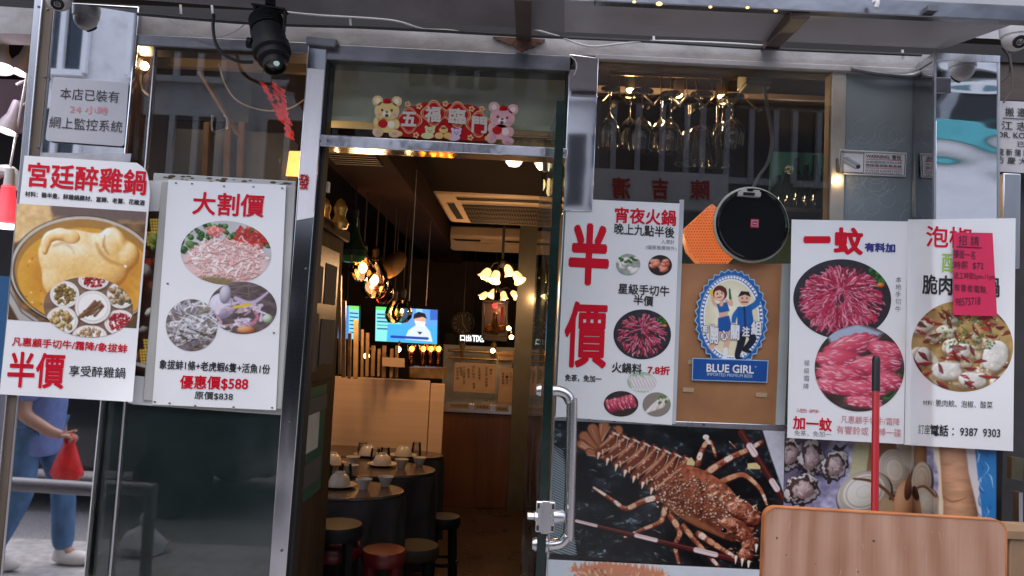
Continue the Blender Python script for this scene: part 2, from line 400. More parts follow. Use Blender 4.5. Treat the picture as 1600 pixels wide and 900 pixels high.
# bay with a teal band on the same house, seen in the mirrored column
m_teal = mat('teal_paint', (0.10, 0.45, 0.50), 0.4)
b = thing('bay_building', 'narrow white house with a teal band and a black recess across the street', 'building', (9.0, -11.2, -0.1))
mb = MB(); mb.box2((6.9, -11.19, 3.4), (11.4, -10.9, 5.0)); mb.build('white_band', m_white_frame, b)
mb = MB(); mb.box2((6.9, -11.19, 5.0), (11.4, -10.7, 5.35)); mb.build('teal_band', m_teal, b, bevel=.03)
mb = MB(); mb.box2((6.9, -11.19, 5.35), (11.4, -11.0, 6.5)); mb.build('recess', m_shop_dark, b)
for x in (7.4, 8.9, 10.4): mb = MB(); mb.bar((x, -10.9, 5.35), (x + .25, -10.9, 6.5), .22, .2); mb.build('brace', m_grey_metal, b)
mb = MB(); mb.box2((6.9, -11.19, 6.5), (11.4, -10.8, 8.4)); mb.build('upper_wall', m_white_frame, b)
for x in (7.1, 8.2, 9.3, 10.4): mb = MB(); mb.box2((x, -10.81, 6.75), (x + .85, -10.77, 8.0)); mb.build('pane', mat('sea_glass', (.10, .22, .25), .1), b)
# dark van parked on the far side of the road
m_van = mat('black_car_paint', (0.012, 0.014, 0.018), 0.15, coat=0.6, var=0.1)
m_tyre = mat('tyre_rubber', (0.02, 0.02, 0.02), 0.85); m_rim = mat('alloy', (0.5, 0.5, 0.52), 0.3, metal=1)
v = thing('parked_van', 'black delivery van parked along the road opposite the shop', 'van', (-4.6, -5.2, -0.236))
prof = [(-7.4, 0.15), (-7.4, 0.75), (-7.25, 0.95), (-6.5, 1.1), (-5.9, 1.75), (-5.6, 1.85), (-2.3, 1.85), (-2.15, 1.7), (-2.1, 0.15)]
mb = MB(); mb.slab([(x, -4.4, z) for x, z in prof], (0, -1.7, 0)); mb.build('body', m_van, v, bevel=0.05)
mb = MB(); mb.slab([(-5.75, -4.39, 1.15), (-5.5, -4.39, 1.7), (-4.7, -4.39, 1.7), (-4.7, -4.39, 1.15)], (0, 0.01, 0)); mb.build('side_window', m_dark_glass, v)
mb = MB(); mb.box2((-4.5, -4.39, 1.15), (-3.5, -4.38, 1.7)); mb.build('side_window', m_dark_glass, v)
mb = MB(); mb.box2((-4.62, -4.39, 0.95), (-4.45, -4.36, 0.99)); mb.build('door_handle', m_rim, v)
for x in (-6.5, -3.0):
    for y in (-4.38, -6.0):
        mb = MB(); mb.lathe([(0.2, -.1), (0.31, -.1), (0.34, -.07), (0.34, .07), (0.31, .1), (0.2, .1)], (x, y - .05, 0.10), 24, (0, 1, 0)); wv = mb.build('wheel', m_tyre, v)
        mb = MB(); mb.lathe([(0.0, .08), (0.05, .09), (0.2, .05), (0.21, -.05)], (x, y - .05, 0.10), 20, (0, 1, 0)); mb.build('rim', m_rim, wv)

# pedestrian railing
m_rail = mat('railing_steel', (0.20, 0.20, 0.22), 0.5, metal=0.4)
r = thing('pedestrian_railing', 'grey tubular railing at the edge of the pavement', 'railing', (-2.4, -1.6, -0.12))
mb = MB(); mb.tube([(-4.6, -1.6, 0.70), (-1.85, -1.6, 0.655)], 0.036, 12); mb.build('top_rail', m_rail, r)
for x in (-4.5, -1.87):
    mb = MB(); mb.tube([(x, -1.6, -0.12), (x, -1.6, 0.70 if x < -3 else 0.655)], 0.03, 10); mb.build('post', m_rail, r)

# ------------------------------------------------------------------ passer-by
def skin(name, verts, edges, rads, m, parent, sub=2, root=0):
    me = bpy.data.meshes.new(name); base = WLOC[parent.name]
    me.from_pydata([tuple(Vector(v) - base) for v in verts], edges, []); me.materials.append(m)
    o = bpy.data.objects.new(name, me); COL.objects.link(o); o.parent = parent; WLOC[o.name] = base
    md = o.modifiers.new('skin', 'SKIN'); md.use_smooth_shade = True
    for i, r in enumerate(rads):
        sv = me.skin_vertices[0].data[i]; sv.radius = r if hasattr(r, '__len__') else (r, r); sv.use_root = (i == root)
    s = o.modifiers.new('sub', 'SUBSURF'); s.levels = sub; s.render_levels = sub
    dg = bpy.context.evaluated_depsgraph_get(); em = bpy.data.meshes.new_from_object(o.evaluated_get(dg))
    o.modifiers.clear(); o.data = em; em.materials.clear(); em.materials.append(m)
    em.polygons.foreach_set('use_smooth', [True] * len(em.polygons)); return o
m_skin = mat('skin', (0.42, 0.24, 0.17), 0.5, var=0.06); m_shirt = mat('blue_shirt', (0.16, 0.23, 0.50), 0.8, var=0.12, scale=25, bump=0.3, bscale=18)
m_jeans = mat('denim', (0.08, 0.17, 0.32), 0.85, var=0.3, scale=12, bump=0.35, bscale=20, stretch=(1, 1, 0.5))
m_shoe = mat('white_trainer', (0.68, 0.65, 0.62), 0.6); m_hair = mat('dark_hair', (0.02, 0.018, 0.016), 0.5)
m_bag = mat('red_plastic', (0.72, 0.03, 0.03), 0.35, var=0.2, scale=20, bump=0.5, bscale=30)
GX, GY, GZ = -3.14, -2.68, -0.12
pr = thing('person', 'person in blue shirt and jeans walking along the pavement with a red bag', 'person', (GX, GY, GZ))
def G(x, y, z): return Vector((GX + x, GY + y, GZ + z))
V = [G(0, 0, .92), G(0.01, 0, 1.12), G(0.02, 0, 1.32), G(0.03, 0, 1.44), G(0.05, 0, 1.52), G(0.06, 0, 1.6), G(0.06, 0, 1.68),
     G(0.02, .18, 1.36), G(0.05, .235, 1.03), G(0.23, .22, 0.925), G(0.30, .20, 0.905),
     G(0.02, -.18, 1.36), G(0.0, -.22, 1.08), G(0.03, -.23, 0.84), G(0.05, -.23, 0.77),
     G(-0.01, .09, .88), G(-0.0, .10, .49), G(-.19, .10, .10), G(-.10, .10, .045),
     G(0.01, -.09, .88), G(0.16, -.09, .50), G(0.19, -.09, .10), G(0.29, -.09, .045)]
E_ = [(0, 1), (1, 2), (2, 3), (3, 4), (4, 5), (5, 6), (2, 7), (7, 8), (8, 9), (9, 10), (2, 11), (11, 12), (12, 13), (13, 14), (0, 15), (15, 16), (16, 17), (17, 18), (0, 19), (19, 20), (20, 21), (21, 22)]
Rr = [(.12, .15), (.11, .14), (.12, .16), .06, .055, .10, .085, .06, .048, .038, .03, .06, .048, .038, .03, .085, .058, .042, .035, .085, .058, .042, .035]
skin('body', V, E_, Rr, m_skin, pr)
skin('shirt', [V[0] + Vector((0, 0, -.19)), V[0], V[1], V[2], V[3] - Vector((0, 0, .03)), V[7], V[8] + Vector((0.02, 0, .07)), V[11], V[12] + Vector((0, 0, .07))],
     [(0, 1), (1, 2), (2, 3), (3, 4), (3, 5), (5, 6), (3, 7), (7, 8)], [(.15, .17), (.155, .18), (.15, .18), (.14, .18), .075, .09, .08, .09, .075], m_shirt, pr, root=1)
skin('trousers', [V[0], V[15], V[16], V[17] + Vector((0, 0, -.02)), V[19], V[20], V[21] + Vector((0, 0, -.02))], [(0, 1), (1, 2), (2, 3), (0, 4), (4, 5), (5, 6)],
     [(.11, .13), .095, .08, .07, .095, .08, .07], m_jeans, pr)
for a in (17, 21):
    f = V[a]; mb = MB(); mb.ball(f + Vector((0.075, 0, -.055)), (0.15, 0.055, 0.05)); mb.ball(f + Vector((0.0, 0, -.03)), (0.06, 0.05, 0.06)); mb.build('shoe', m_shoe, pr)
mb = MB(); mb.ball(V[6] + Vector((-.02, 0, .02)), (0.105, 0.095, 0.09)); mb.build('hair', m_hair, pr)
for s in (1, -1): mb = MB(); mb.ball(V[5] + Vector((.09, .035 * s, .03)), 0.012); mb.build('eye', m_hair, pr)
mb = MB(); mb.ball(V[5] + Vector((.105, 0, .0)), (.02, .016, .025)); mb.build('nose', m_skin, pr)
h = V[10]
for i in range(4):
    y = h.y - .03 + i * .02; mb = MB(); mb.tube([(h.x, y, h.z), (h.x + .05, y, h.z + .0), (h.x + .07, y, h.z - .02), (h.x + .055, y, h.z - .045 + .004 * i)], [.011, .010, .009, .008], 8, 3); mb.build('finger', m_skin, pr)
mb = MB(); mb.tube([(h.x, h.y - .03, h.z + .01), (h.x + .035, h.y - .045, h.z + .02), (h.x + .06, h.y - .03, h.z + .03)], [.012, .011, .009], 8, 3); mb.build('thumb', m_skin, pr)
bg = thing('carrier_bag', 'red plastic carrier bag hanging from the passer-by\'s hand', 'bag', (h.x + .04, h.y, h.z - .34))
mb = MB(); mb.lathe([(0.02, 0), (.075, .01), (.10, .06), (.085, .14), (.055, .21), (.035, .25)], (h.x + .04, h.y, h.z - .30), 14)
for i, vv in enumerate(mb.v): mb.v[i] = (h.x + .04 + (vv[0] - h.x - .04) * (1 + .12 * math.sin(9 * vv[2] + i)), h.y + (vv[1] - h.y) * .55, vv[2])
mb.build('sack', m_bag, bg)
for s in (1, -1):
    mb = MB(); mb.tube([(h.x + .02 * s + .04, h.y, h.z - .06), (h.x + .04 + .03 * s, h.y + .01 * s, h.z - .02), (h.x + .05, h.y + .01 * s, h.z + .01)], [.018, .012, .008], 8, 3); mb.build('handle', m_bag, bg)

# clutter on the kerb, seen faintly in the dark window
t = thing('plastic_bag', 'white tied plastic bag standing on the pavement at the kerb', 'bag', (-2.55, -3.0, -.12)); mb = MB()
mb.lathe([(.0, 0), (.12, .01), (.15, .07), (.11, .15), (.04, .2), (.05, .25), (.03, .28)], (-2.55, -3.0, -.12), 18); mb.v = [(x + .02 * math.sin(31 * z + 9 * y), y + .02 * math.sin(40 * x), z) for x, y, z in mb.v]; mb.build('sack', mat('white_film', (.75, .75, .78), .4, bump=.6, bscale=25), t)
# ------------------------------------------------------------------ procedural printing: a canvas in picture units that becomes ink on a mesh
def vnoise(x, y, seed=0):
    xi = np.floor(x).astype(int); yi = np.floor(y).astype(int); fx = x - xi; fy = y - yi
    fx = fx * fx * (3 - 2 * fx); fy = fy * fy * (3 - 2 * fy)
    def h(a, b):
        n = (a * 374761393 + b * 668265263 + seed * 1442695041) & 0x7fffffff
        n = ((n ^ (n >> 13)) * 1274126177) & 0x7fffffff
        return ((n ^ (n >> 16)) & 0xffff) / 65535.0
    return (h(xi, yi) * (1 - fx) + h(xi + 1, yi) * fx) * (1 - fy) + (h(xi, yi + 1) * (1 - fx) + h(xi + 1, yi + 1) * fx) * fy
def fbm(x, y, seed=0, o=4):
    s = 0; a = 0.5; t = 0
    for i in range(o): s = s + a * vnoise(x * 2 ** i, y * 2 ** i, seed + i * 17); t += a; a *= 0.5
    return s / t
class Canvas:
    def __init__(s, x0, y0, x1, y1, col=(255, 255, 255), res=1.0):
        s.x0, s.y0, s.x1, s.y1, s.r = x0, y0, x1, y1, res
        s.w = max(2, int((x1 - x0) * res)); s.h = max(2, int((y1 - y0) * res))
        s.X, s.Y = np.meshgrid(np.linspace(x0, x1, s.w), np.linspace(y0, y1, s.h))
        s.a = np.empty((s.h, s.w, 3)); s.a[:] = np.array(col) / 255.0
    def win(s, x0, y0, x1, y1):
        kx = (s.w - 1) / (s.x1 - s.x0); ky = (s.h - 1) / (s.y1 - s.y0)
        a = max(0, int((x0 - s.x0) * kx) - 1); b = min(s.w, int((x1 - s.x0) * kx) + 3); c = max(0, int((y0 - s.y0) * ky) - 1); d = min(s.h, int((y1 - s.y0) * ky) + 3)
        if a >= b or c >= d: return None
        return (slice(c, d), slice(a, b))
    def put(s, sl, mask, col, al=1.0):
        c = np.asarray(col, float) / 255.0; m = (np.clip(mask, 0, 1) * al)[..., None]
        s.a[sl] = s.a[sl] * (1 - m) + c * m
    def ell(s, cx, cy, rx, ry, col, ang=0.0, soft=1.0, al=1.0, inner=0.0):
        R = max(rx, ry) + soft + 1; sl = s.win(cx - R, cy - R, cx + R, cy + R)
        if sl is None: return
        c, q = math.cos(ang), math.sin(ang); dx = s.X[sl] - cx; dy = s.Y[sl] - cy
        u = (dx * c + dy * q) / rx; v = (-dx * q + dy * c) / ry; d = np.sqrt(u * u + v * v); k = min(rx, ry)
        m = np.clip((1 - d) * k / soft + 0.5, 0, 1)
        if inner: m = m * np.clip((d - inner) * k / soft + 0.5, 0, 1)
        s.put(sl, m, col, al)
    def lump(s, cx, cy, rx, ry, lo, mid, hi, ang=0.0, al=1.0, lx=-.45, ly=-.6, soft=1.0, rough=0.0, seed=0):
        """a rounded thing in the printed photograph"""
        R = max(rx, ry) + 2; sl = s.win(cx - R, cy - R, cx + R, cy + R)
        if sl is None: return
        c, q = math.cos(ang), math.sin(ang); dx = s.X[sl] - cx; dy = s.Y[sl] - cy
        u = (dx * c + dy * q) / rx; v = (-dx * q + dy * c) / ry
        if rough: d0 = 1 + rough * (fbm(s.X[sl] / 7, s.Y[sl] / 7, seed, 3) - .5) * 2; u = u / d0; v = v / d0
        d2 = u * u + v * v; d = np.sqrt(d2); nz = np.sqrt(np.clip(1 - d2, 0, 1))
        wx = u * c - v * q; wy = u * q + v * c
        t = np.clip((wx * lx + wy * ly) * .75 + nz * .6, 0, 1)[..., None]
        lo, mid, hi = (np.array(z, float) for z in (lo, mid, hi))
        colr = np.where(t < .55, lo + (mid - lo) * (t / .55), mid + (hi - mid) * ((t - .55) / .45))
        s.put(sl, np.clip((1 - d) * min(rx, ry) / soft + .5, 0, 1), colr, al)
    def relief(s, blobs, cols, k=7.0, seed=0, rough=.05, light=(-.45, -.6, .66), edge=1.5, spec=.35, depth=1.0):
        """several rounded forms (cx, cy, rx, ry, ang, height) melted into one body of the printed photograph"""
        R = max(max(b[2], b[3]) for b in blobs) + 4; xs = [b[0] for b in blobs]; ys = [b[1] for b in blobs]
        sl = s.win(min(xs) - R, min(ys) - R, max(xs) + R, max(ys) + R); X = s.X[sl]; Y = s.Y[sl]; acc = np.zeros(X.shape)
        for cx, cy, rx, ry, ang, h in blobs:
            c, q = math.cos(ang), math.sin(ang); u = ((X - cx) * c + (Y - cy) * q) / rx; v = (-(X - cx) * q + (Y - cy) * c) / ry
            acc = acc + np.exp(np.clip((h * (1 - (u * u + v * v))) / k, -30, 12))
        H = k * np.log(acc + 1e-9); H = np.where(H > 0, np.sqrt(np.maximum(H, 0) * 12), H) + rough * 20 * (fbm(X / 6, Y / 6, seed, 3) - .5)
        px = (s.x1 - s.x0) / (s.w - 1); gy, gx = np.gradient(H * depth, px); n = np.sqrt(gx * gx + gy * gy + 1); lx, ly, lz = light
        d = np.clip((-gx * lx - gy * ly + lz) / n, 0, 1); lo, mid, hi = (np.array(z, float) for z in cols); t = d[..., None]
        col = np.where(t < .55, lo + (mid - lo) * (t / .55), mid + (hi - mid) * ((t - .55) / .45)) + 255 * spec * (np.clip(d - .86, 0, 1) / .14)[..., None] ** 2
        s.put(sl, np.clip(np.log(acc + 1e-9) * k / edge + .5, 0, 1), np.clip(col, 0, 255))
    def line(s, pts, w, col, soft=1.0, al=1.0):
        ww = w if isinstance(w, (list, tuple)) else [w] * len(pts)
        R = max(ww) + soft + 1; xs = [p[0] for p in pts]; ys = [p[1] for p in pts]
        sl = s.win(min(xs) - R, min(ys) - R, max(xs) + R, max(ys) + R)
        if sl is None: return
        X = s.X[sl]; Y = s.Y[sl]; best = np.full(X.shape, -1e9)
        for i in range(len(pts) - 1):
            ax, ay = pts[i]; bx, by = pts[i + 1]; dx, dy = bx - ax, by - ay; L = dx * dx + dy * dy + 1e-9
            t = np.clip(((X - ax) * dx + (Y - ay) * dy) / L, 0, 1)
            d = np.hypot(X - ax - t * dx, Y - ay - t * dy); best = np.maximum(best, (ww[i] + (ww[i + 1] - ww[i]) * t) / 2 - d)
        s.put(sl, np.clip(best / soft + .5, 0, 1), col, al)
    def curve(s, pts, w, col, k=6, soft=1.0, al=1.0):
        q = catmull([Vector((*p, 0)) for p in pts], k); q = [(v.x, v.y) for v in q]
        if isinstance(w, (list, tuple)): w = list(np.interp(np.linspace(0, 1, len(q)), np.linspace(0, 1, len(w)), w))
        s.line(q, w, col, soft, al)
    def pmask(s, sl, pts, soft):
        X = s.X[sl]; Y = s.Y[sl]; ins = np.zeros(X.shape, bool); d = np.full(X.shape, 1e9); n = len(pts)
        for i in range(n):
            ax, ay = pts[i]; bx, by = pts[(i + 1) % n]; dx, dy = bx - ax, by - ay
            t = np.clip(((X - ax) * dx + (Y - ay) * dy) / (dx * dx + dy * dy + 1e-9), 0, 1)
            d = np.minimum(d, np.hypot(X - ax - t * dx, Y - ay - t * dy))
            cr = (ay > Y) != (by > Y); ins ^= cr & (X < (bx - ax) * (Y - ay) / ((by - ay) if abs(by - ay) > 1e-9 else 1e-9) + ax)
        return np.clip(np.where(ins, d, -d) / soft + .5, 0, 1)
    def poly(s, pts, col, soft=1.0, al=1.0, smooth=0):
        if smooth: pts = [(v.x, v.y) for v in catmull([Vector((*p, 0)) for p in pts], smooth, True)]
        xs = [p[0] for p in pts]; ys = [p[1] for p in pts]; sl = s.win(min(xs) - 2 - soft, min(ys) - 2 - soft, max(xs) + 2 + soft, max(ys) + 2 + soft)
        if sl is None: return
        m = s.pmask(sl, pts, soft)
        if callable(col): col = col(s.X[sl], s.Y[sl])
        s.put(sl, m, col, al)
    def mottle(s, amt, sx=8.0, sy=None, seed=0, o=4, mask=None):
        n = fbm(s.X / sx, s.Y / (sy or sx), seed, o) - .5
        if mask is not None: n = n * mask
        s.a *= (1 + amt * 2 * n)[..., None]
    def sample(s, x, y):
        fx = np.clip((x - s.x0) / (s.x1 - s.x0) * (s.w - 1), 0, s.w - 1.001); fy = np.clip((y - s.y0) / (s.y1 - s.y0) * (s.h - 1), 0, s.h - 1.001)
        i = fx.astype(int); j = fy.astype(int); u = (fx - i)[..., None]; v = (fy - j)[..., None]; a = s.a
        return (a[j, i] * (1 - u) + a[j, i + 1] * u) * (1 - v) + (a[j + 1, i] * (1 - u) + a[j + 1, i + 1] * u) * v
INK_K = 0.98
def ink_mesh(name, canvas, gx, gy, surf, eps, m, parent, thick=0.0):
    """grid of picture positions gx, gy (2-D arrays) carrying the canvas colours as ink"""
    h, w_ = gx.shape; col = s2l(np.clip(canvas.sample(gx, gy), 0, 1)) * INK_K
    vs = [tuple(surf(float(a), float(b), eps)) for a, b in zip(gx.ravel(), gy.ravel())]
    idx = np.arange(h * w_).reshape(h, w_)
    fs = np.stack([idx[:-1, :-1], idx[1:, :-1], idx[1:, 1:], idx[:-1, 1:]], -1).reshape(-1, 4)
    me = bpy.data.meshes.new(name); me.from_pydata(vs, [], fs.tolist()); me.materials.append(m)
    at = me.color_attributes.new('ink', 'FLOAT_COLOR', 'POINT')
    rgba = np.ones((h * w_, 4)); rgba[:, :3] = np.clip(col.reshape(-1, 3), 0, .9); at.data.foreach_set('color', rgba.ravel())
    me.polygons.foreach_set('use_smooth', [True] * len(me.polygons)); me.update()
    return link(name, me, parent)
def disc_grid(cx, cy, rx, ry, n, ang=0.0):
    u, v = np.meshgrid(np.linspace(-1, 1, n), np.linspace(-1, 1, n))
    x = u * np.sqrt(1 - v * v / 2) * rx; y = v * np.sqrt(1 - u * u / 2) * ry; c, q = math.cos(ang), math.sin(ang)
    return cx + x * c - y * q, cy + x * q + y * c
def quad_grid(q, nx, ny):
    (ax, ay), (bx, by), (cx, cy), (dx, dy) = q  # tl tr br bl
    u, v = np.meshgrid(np.linspace(0, 1, nx), np.linspace(0, 1, ny))
    f = lambda a, b, c, d: (a * (1 - u) + b * u) * (1 - v) + (d * (1 - u) + c * u) * v
    return f(ax, bx, cx, dx), f(ay, by, cy, dy)
def photo_disc(name, cv, cx, cy, rx, ry, surf, parent, ang=0.0, eps=0.0008, res=1.0, m=None):
    gx, gy = disc_grid(cx, cy, rx, ry, max(16, int(2.1 * max(rx, ry) * res)), ang)
    return ink_mesh(name, cv, gx, gy, surf, eps, m or print_mat('print_gloss'), parent)
def photo_quad(name, cv, q, surf, parent, eps=0.0008, res=1.0, m=None):
    nx = int(max(abs(q[1][0] - q[0][0]), abs(q[2][0] - q[3][0])) * res) + 2; ny = int(max(abs(q[3][1] - q[0][1]), abs(q[2][1] - q[1][1])) * res) + 2
    gx, gy = quad_grid(q, nx, ny); return ink_mesh(name, cv, gx, gy, surf, eps, m or print_mat('print_gloss'), parent)

# ---- foods
def rnd(a, b): return random.uniform(a, b)
def shaved_beef(c, cx, cy, rx, ry, n=520, bg=(38, 34, 40)):
    for i in range(n):
        t = rnd(0, 2 * math.pi); r = math.sqrt(rnd(0.02, 1)) * .93; x = cx + rx * r * math.cos(t); y = cy + ry * r * math.sin(t)
        out = math.atan2(y - (cy - ry * .35), (x - cx)) + rnd(-.35, .35); L = rnd(.10, .26) * rx; dx, dy = math.cos(out) * L / 2, math.sin(out) * L / 2
        bx, by = rnd(-.06, .06) * rx, rnd(-.06, .06) * ry
        base = random.choice([(196, 44, 82), (176, 30, 64), (212, 76, 110), (150, 24, 52), (222, 104, 132), (190, 40, 76)])
        wd = rnd(.03, .065) * rx + .8
        c.curve([(x - dx, y - dy), (x + bx, y + by), (x + dx, y + dy)], [wd * .5, wd, wd * .4], tuple(v * .55 for v in base), 3, al=.7)
        c.curve([(x - dx, y - dy - .4), (x + bx, y + by - .7), (x + dx, y + dy - .4)], [wd * .4, wd * .75, wd * .3], base, 3)
        if rnd(0, 1) < .62: c.curve([(x - dx, y - dy - .6), (x + bx * 1.2, y + by - 1), (x + dx, y + dy - .5)], [wd * .1, wd * .32, wd * .1], random.choice([(236, 196, 204), (226, 160, 176), (244, 222, 224)]), 3)
def beef_plate(c, cx, cy, rx, ry, n=520):
    c.ell(cx, cy, rx * 1.1, ry * 1.1, (46, 42, 48)); c.mottle(.25, 5, seed=3)
    for i in range(14): c.lump(cx + rx * rnd(.55, .85), cy - ry * rnd(.4, .75), rx * .07, ry * .06, (16, 50, 16), (40, 96, 34), (96, 150, 70), rnd(0, 3))
    c.lump(cx + rx * .78, cy - ry * .36, rx * .08, ry * .06, (160, 70, 20), (220, 120, 40), (250, 180, 90))
    shaved_beef(c, cx - rx * .02, cy + ry * .04, rx * .86, ry * .86, n)
def meat_roll(c, x, y, L, W, ang, n=26):
    ca, sa = math.cos(ang), math.sin(ang); T = lambda u, v: (x + u * ca - v * sa, y + u * sa + v * ca)
    c.lump(x, y, L / 2, W / 2, (150, 40, 66), (206, 72, 98), (232, 126, 142), ang, rough=.15, seed=int(x))
    for i in range(n):
        u = rnd(-.45, .45) * L; v = rnd(-.42, .42) * W * math.sqrt(max(0, 1 - (2 * u / L) ** 2)); l = rnd(.06, .2) * L; k = rnd(-.5, .5)
        c.curve([T(u - l / 2, v - k * l / 3), T(u, v + rnd(-1, 1)), T(u + l / 2, v + k * l / 3)], [.4, rnd(.7, 1.9), .4], random.choice([(246, 206, 212), (238, 180, 192), (250, 226, 228)]), 3, al=.85)
    c.curve([T(-L * .45, W * .40), T(0, W * .48), T(L * .45, W * .38)], [.5, 1.6, .5], (120, 24, 50), 4, al=.6)
def frills(c, cx, cy, rx, ry, n, cols, amp=.12, seed=1):
    for i in range(n):
        t = rnd(0, 6.28); r = math.sqrt(rnd(0, 1)); x = cx + rx * r * math.cos(t); y = cy + ry * r * math.sin(t); k = rx * amp * rnd(.6, 1.5); a = rnd(0, 6.28)
        pts = [(x + k * math.cos(a + j * .9) * (1 if j % 2 else .45), y + k * .8 * math.sin(a + j * .9) * (1 if j % 2 else .45)) for j in range(5)]
        b = random.choice(cols); wd = rnd(1.6, 4.2)
        c.curve([(p[0] + .5, p[1] + 1.3) for p in pts], [1, wd + .6, 1], tuple(v * .62 for v in b), 4, al=.75)
        c.curve(pts, [.8, wd, .8], b, 4); c.curve([(p[0] - .3, p[1] - .6) for p in pts], [.3, wd * .3, .3], tuple(min(255, v * 1.14 + 8) for v in b), 4, al=.8)
# ------------------------------------------------------------------ restaurant: building, frame, windows, canopy
m_steel_mirror = mat('mirror_steel', (0.86, 0.86, 0.88), 0.02, metal=1, var=0.03, bump=0.012, bscale=1.6, rvar=0.4)
m_steel = mat('brushed_steel', (0.55, 0.55, 0.58), 0.28, metal=0.95, var=0.12, scale=20, stretch=(1, 1, .1), bump=0.06, bscale=9)
m_steel_film = mat('steel_in_plastic_film', (0.80, 0.78, 0.82), 0.4, metal=0.0, var=0.12, scale=6, bump=1.0, bscale=13, stretch=(1, 1, .3))
m_steel_dark = mat('dull_steel', (0.17, 0.17, 0.185), 0.35, metal=0.8, var=0.3, scale=7, bump=0.2, bscale=12, dirt=.4)
m_rusty = mat('rusty_channel', (0.17, 0.13, 0.10), 0.5, metal=0.5, var=0.35, scale=9, stretch=(1, 1, .15), bump=.2)
m_dirtywhite = mat('dirty_white_paint', (0.36, 0.345, 0.345), 0.7, var=0.2, scale=6, bump=0.4, bscale=22, dirt=0.75)
m_soffit = mat('soffit_panel', (0.27, 0.265, 0.29), 0.35, var=0.14, scale=2, metal=0.3, bump=.05, bscale=2, dirt=.55)
m_black = mat('black_gap', (0.012, 0.010, 0.010), 0.7, var=.3)
m_brown_bracket = mat('brown_bracket', (0.075, 0.055, 0.048), 0.55, var=.25)
m_tile = mat('facade_tile', (0.45, 0.45, 0.46), 0.5, var=.08)
m_peel = mat('peeled_timber', (0.09, 0.045, 0.03), 0.85, var=.5, scale=25, bump=.8, bscale=30)
m_pane = glass_mat('window_pane', (0.93, 0.95, 0.94), 1.62, 1.7, wavy=0.035, wscale=1.3, smear_haze=0.03)
m_pane_left = glass_mat('left_window_pane', (0.93, 0.95, 0.94), 1.58, 1.15, wavy=0.02, wscale=1.3, smear_haze=0.03)
m_pane_door = glass_mat('door_pane', (0.72, 0.80, 0.76), 1.5, 0.8, smear_haze=0.10)
m_greenfilm = mat('dark_green_film', (0.10, 0.15, 0.15), 0.2, var=.45, scale=2, bump=.02, bscale=2)
m_glass_edge = mat('glass_edge', (0.008, 0.018, 0.015), 0.12, var=.3)

bd = thing('restaurant_building', 'hot pot restaurant front with steel frame, glass windows and a grey canopy', 'building', (0, 0, 0))
# masonry over and beside the shop
mb = MB(); mb.box2((-14, 0.06, 2.66), (14, 9, 12)); mb.box2((-14, -0.0, 2.95), (14, 0.05, 12)); mb.build('upper_wall', m_tile, bd)
# header over the windows
def band(name, pts, y, th, m, bevel=0.0): return panel(name, pts, y, th, m, bd, bevel)
band('header_beam', [(196, 52), (487, 66), (487, 84), (196, 70)], -0.02, 0.10, m_steel_dark, .004)
band('header_beam', [(505, 68), (900, 87), (900, 111), (505, 93)], -0.02, 0.10, m_steel_dark, .004)
band('header_beam', [(930, 84), (1462, 108), (1462, 118), (930, 92)], -0.02, 0.10, m_dirtywhite, .003)
band('plaster_strip', [(-60, 6), (480, 41), (480, 67), (-60, 50)], -0.012, 0.10, m_dirtywhite)
band('plaster_strip', [(480, 41), (905, 62), (905, 89), (480, 68)], -0.013, 0.10, m_dirtywhite)
band('plaster_strip', [(905, 62), (1466, 86), (1466, 109), (905, 86)], -0.014, 0.10, m_dirtywhite)
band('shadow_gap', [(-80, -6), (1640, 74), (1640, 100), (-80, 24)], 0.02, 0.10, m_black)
random.seed(5)
pts = [(770, 57)] + [(x, 61 + (x - 770) * .05 + max(0, 1 - abs(x - 818) / 36) * 17 + rnd(-2, 2)) for x in range(776, 850, 4)] + [(852, 61)]
band('peeled_patch', pts, -0.02, 0.02, m_peel)
# canopy
cp = link('canopy', MB().slab([P(118, -8, -.07), P(885, 50, -.07), P(900, -110, -.42), P(112, -150, -.42)], (0, 0, .02)).mesh('canopy', m_soffit), bd)
m_fascia = mat('fascia_steel', (0.21, 0.215, 0.235), 0.25, metal=1, var=.35, scale=4, bump=.2, bscale=7)
mb = MB(); mb.slab(quadpx([(930, -24), (1680, 12), (1680, 37), (930, 2)], -.43), (0, .03, 0)); mb.build('fascia', m_fascia, cp, bevel=.003)
mb = MB(); mb.slab([P(882, 0, -.40), P(882, 50, -.11), P(1475, 76, -.11), P(1600, 32, -.40)], (0, 0, .006)); mb.build('lining_panel', mat('lining_panel', (0.32, 0.315, 0.35), .4, var=.14, scale=2, dirt=.4), cp)
for (a, b_, wd) in (((818, -10), (819, 53), .050), ((1250, 17), (1203, 68), .055), ((1236, 18), (1190, 69), .004)):
    mb = MB(); mb.bar(P(*a, -.42), P(*b_, -.02), wd, .04 if wd > .01 else .05); mb.build('bracket', m_brown_bracket, cp, bevel=.003)
m_gold = mat('warm_bulb', (1, .7, .3), .5, emit=(1.0, 0.55, 0.18), estr=1.4)
for k, (px, py) in enumerate([(991, 3), (1030, 6), (1110, 11), (1168, 12), (1212, 17)]):
    mb = MB(); mb.ball(P(px, py, -.445), (.005, .004, .003) if k != 1 else (.009, .006, .005), 10, 6); mb.build('fairy_bulb', m_gold, cp)
m_white_plastic = mat('white_plastic', (0.62, 0.61, 0.60), .4, var=.08)
mb = MB(); mb.tube([P(1364, 4, -.45), P(1371, 2, -.46), P(1369, 12, -.46)], .006, 8, 3); mb.build('hook', m_white_plastic, cp)
mb = MB(); mb.slab(quadpx([(1450, 8), (1466, 9), (1466, 17), (1449, 16)], -.45), (0, .02, 0)); mb.build('latch', m_steel_dark, cp)

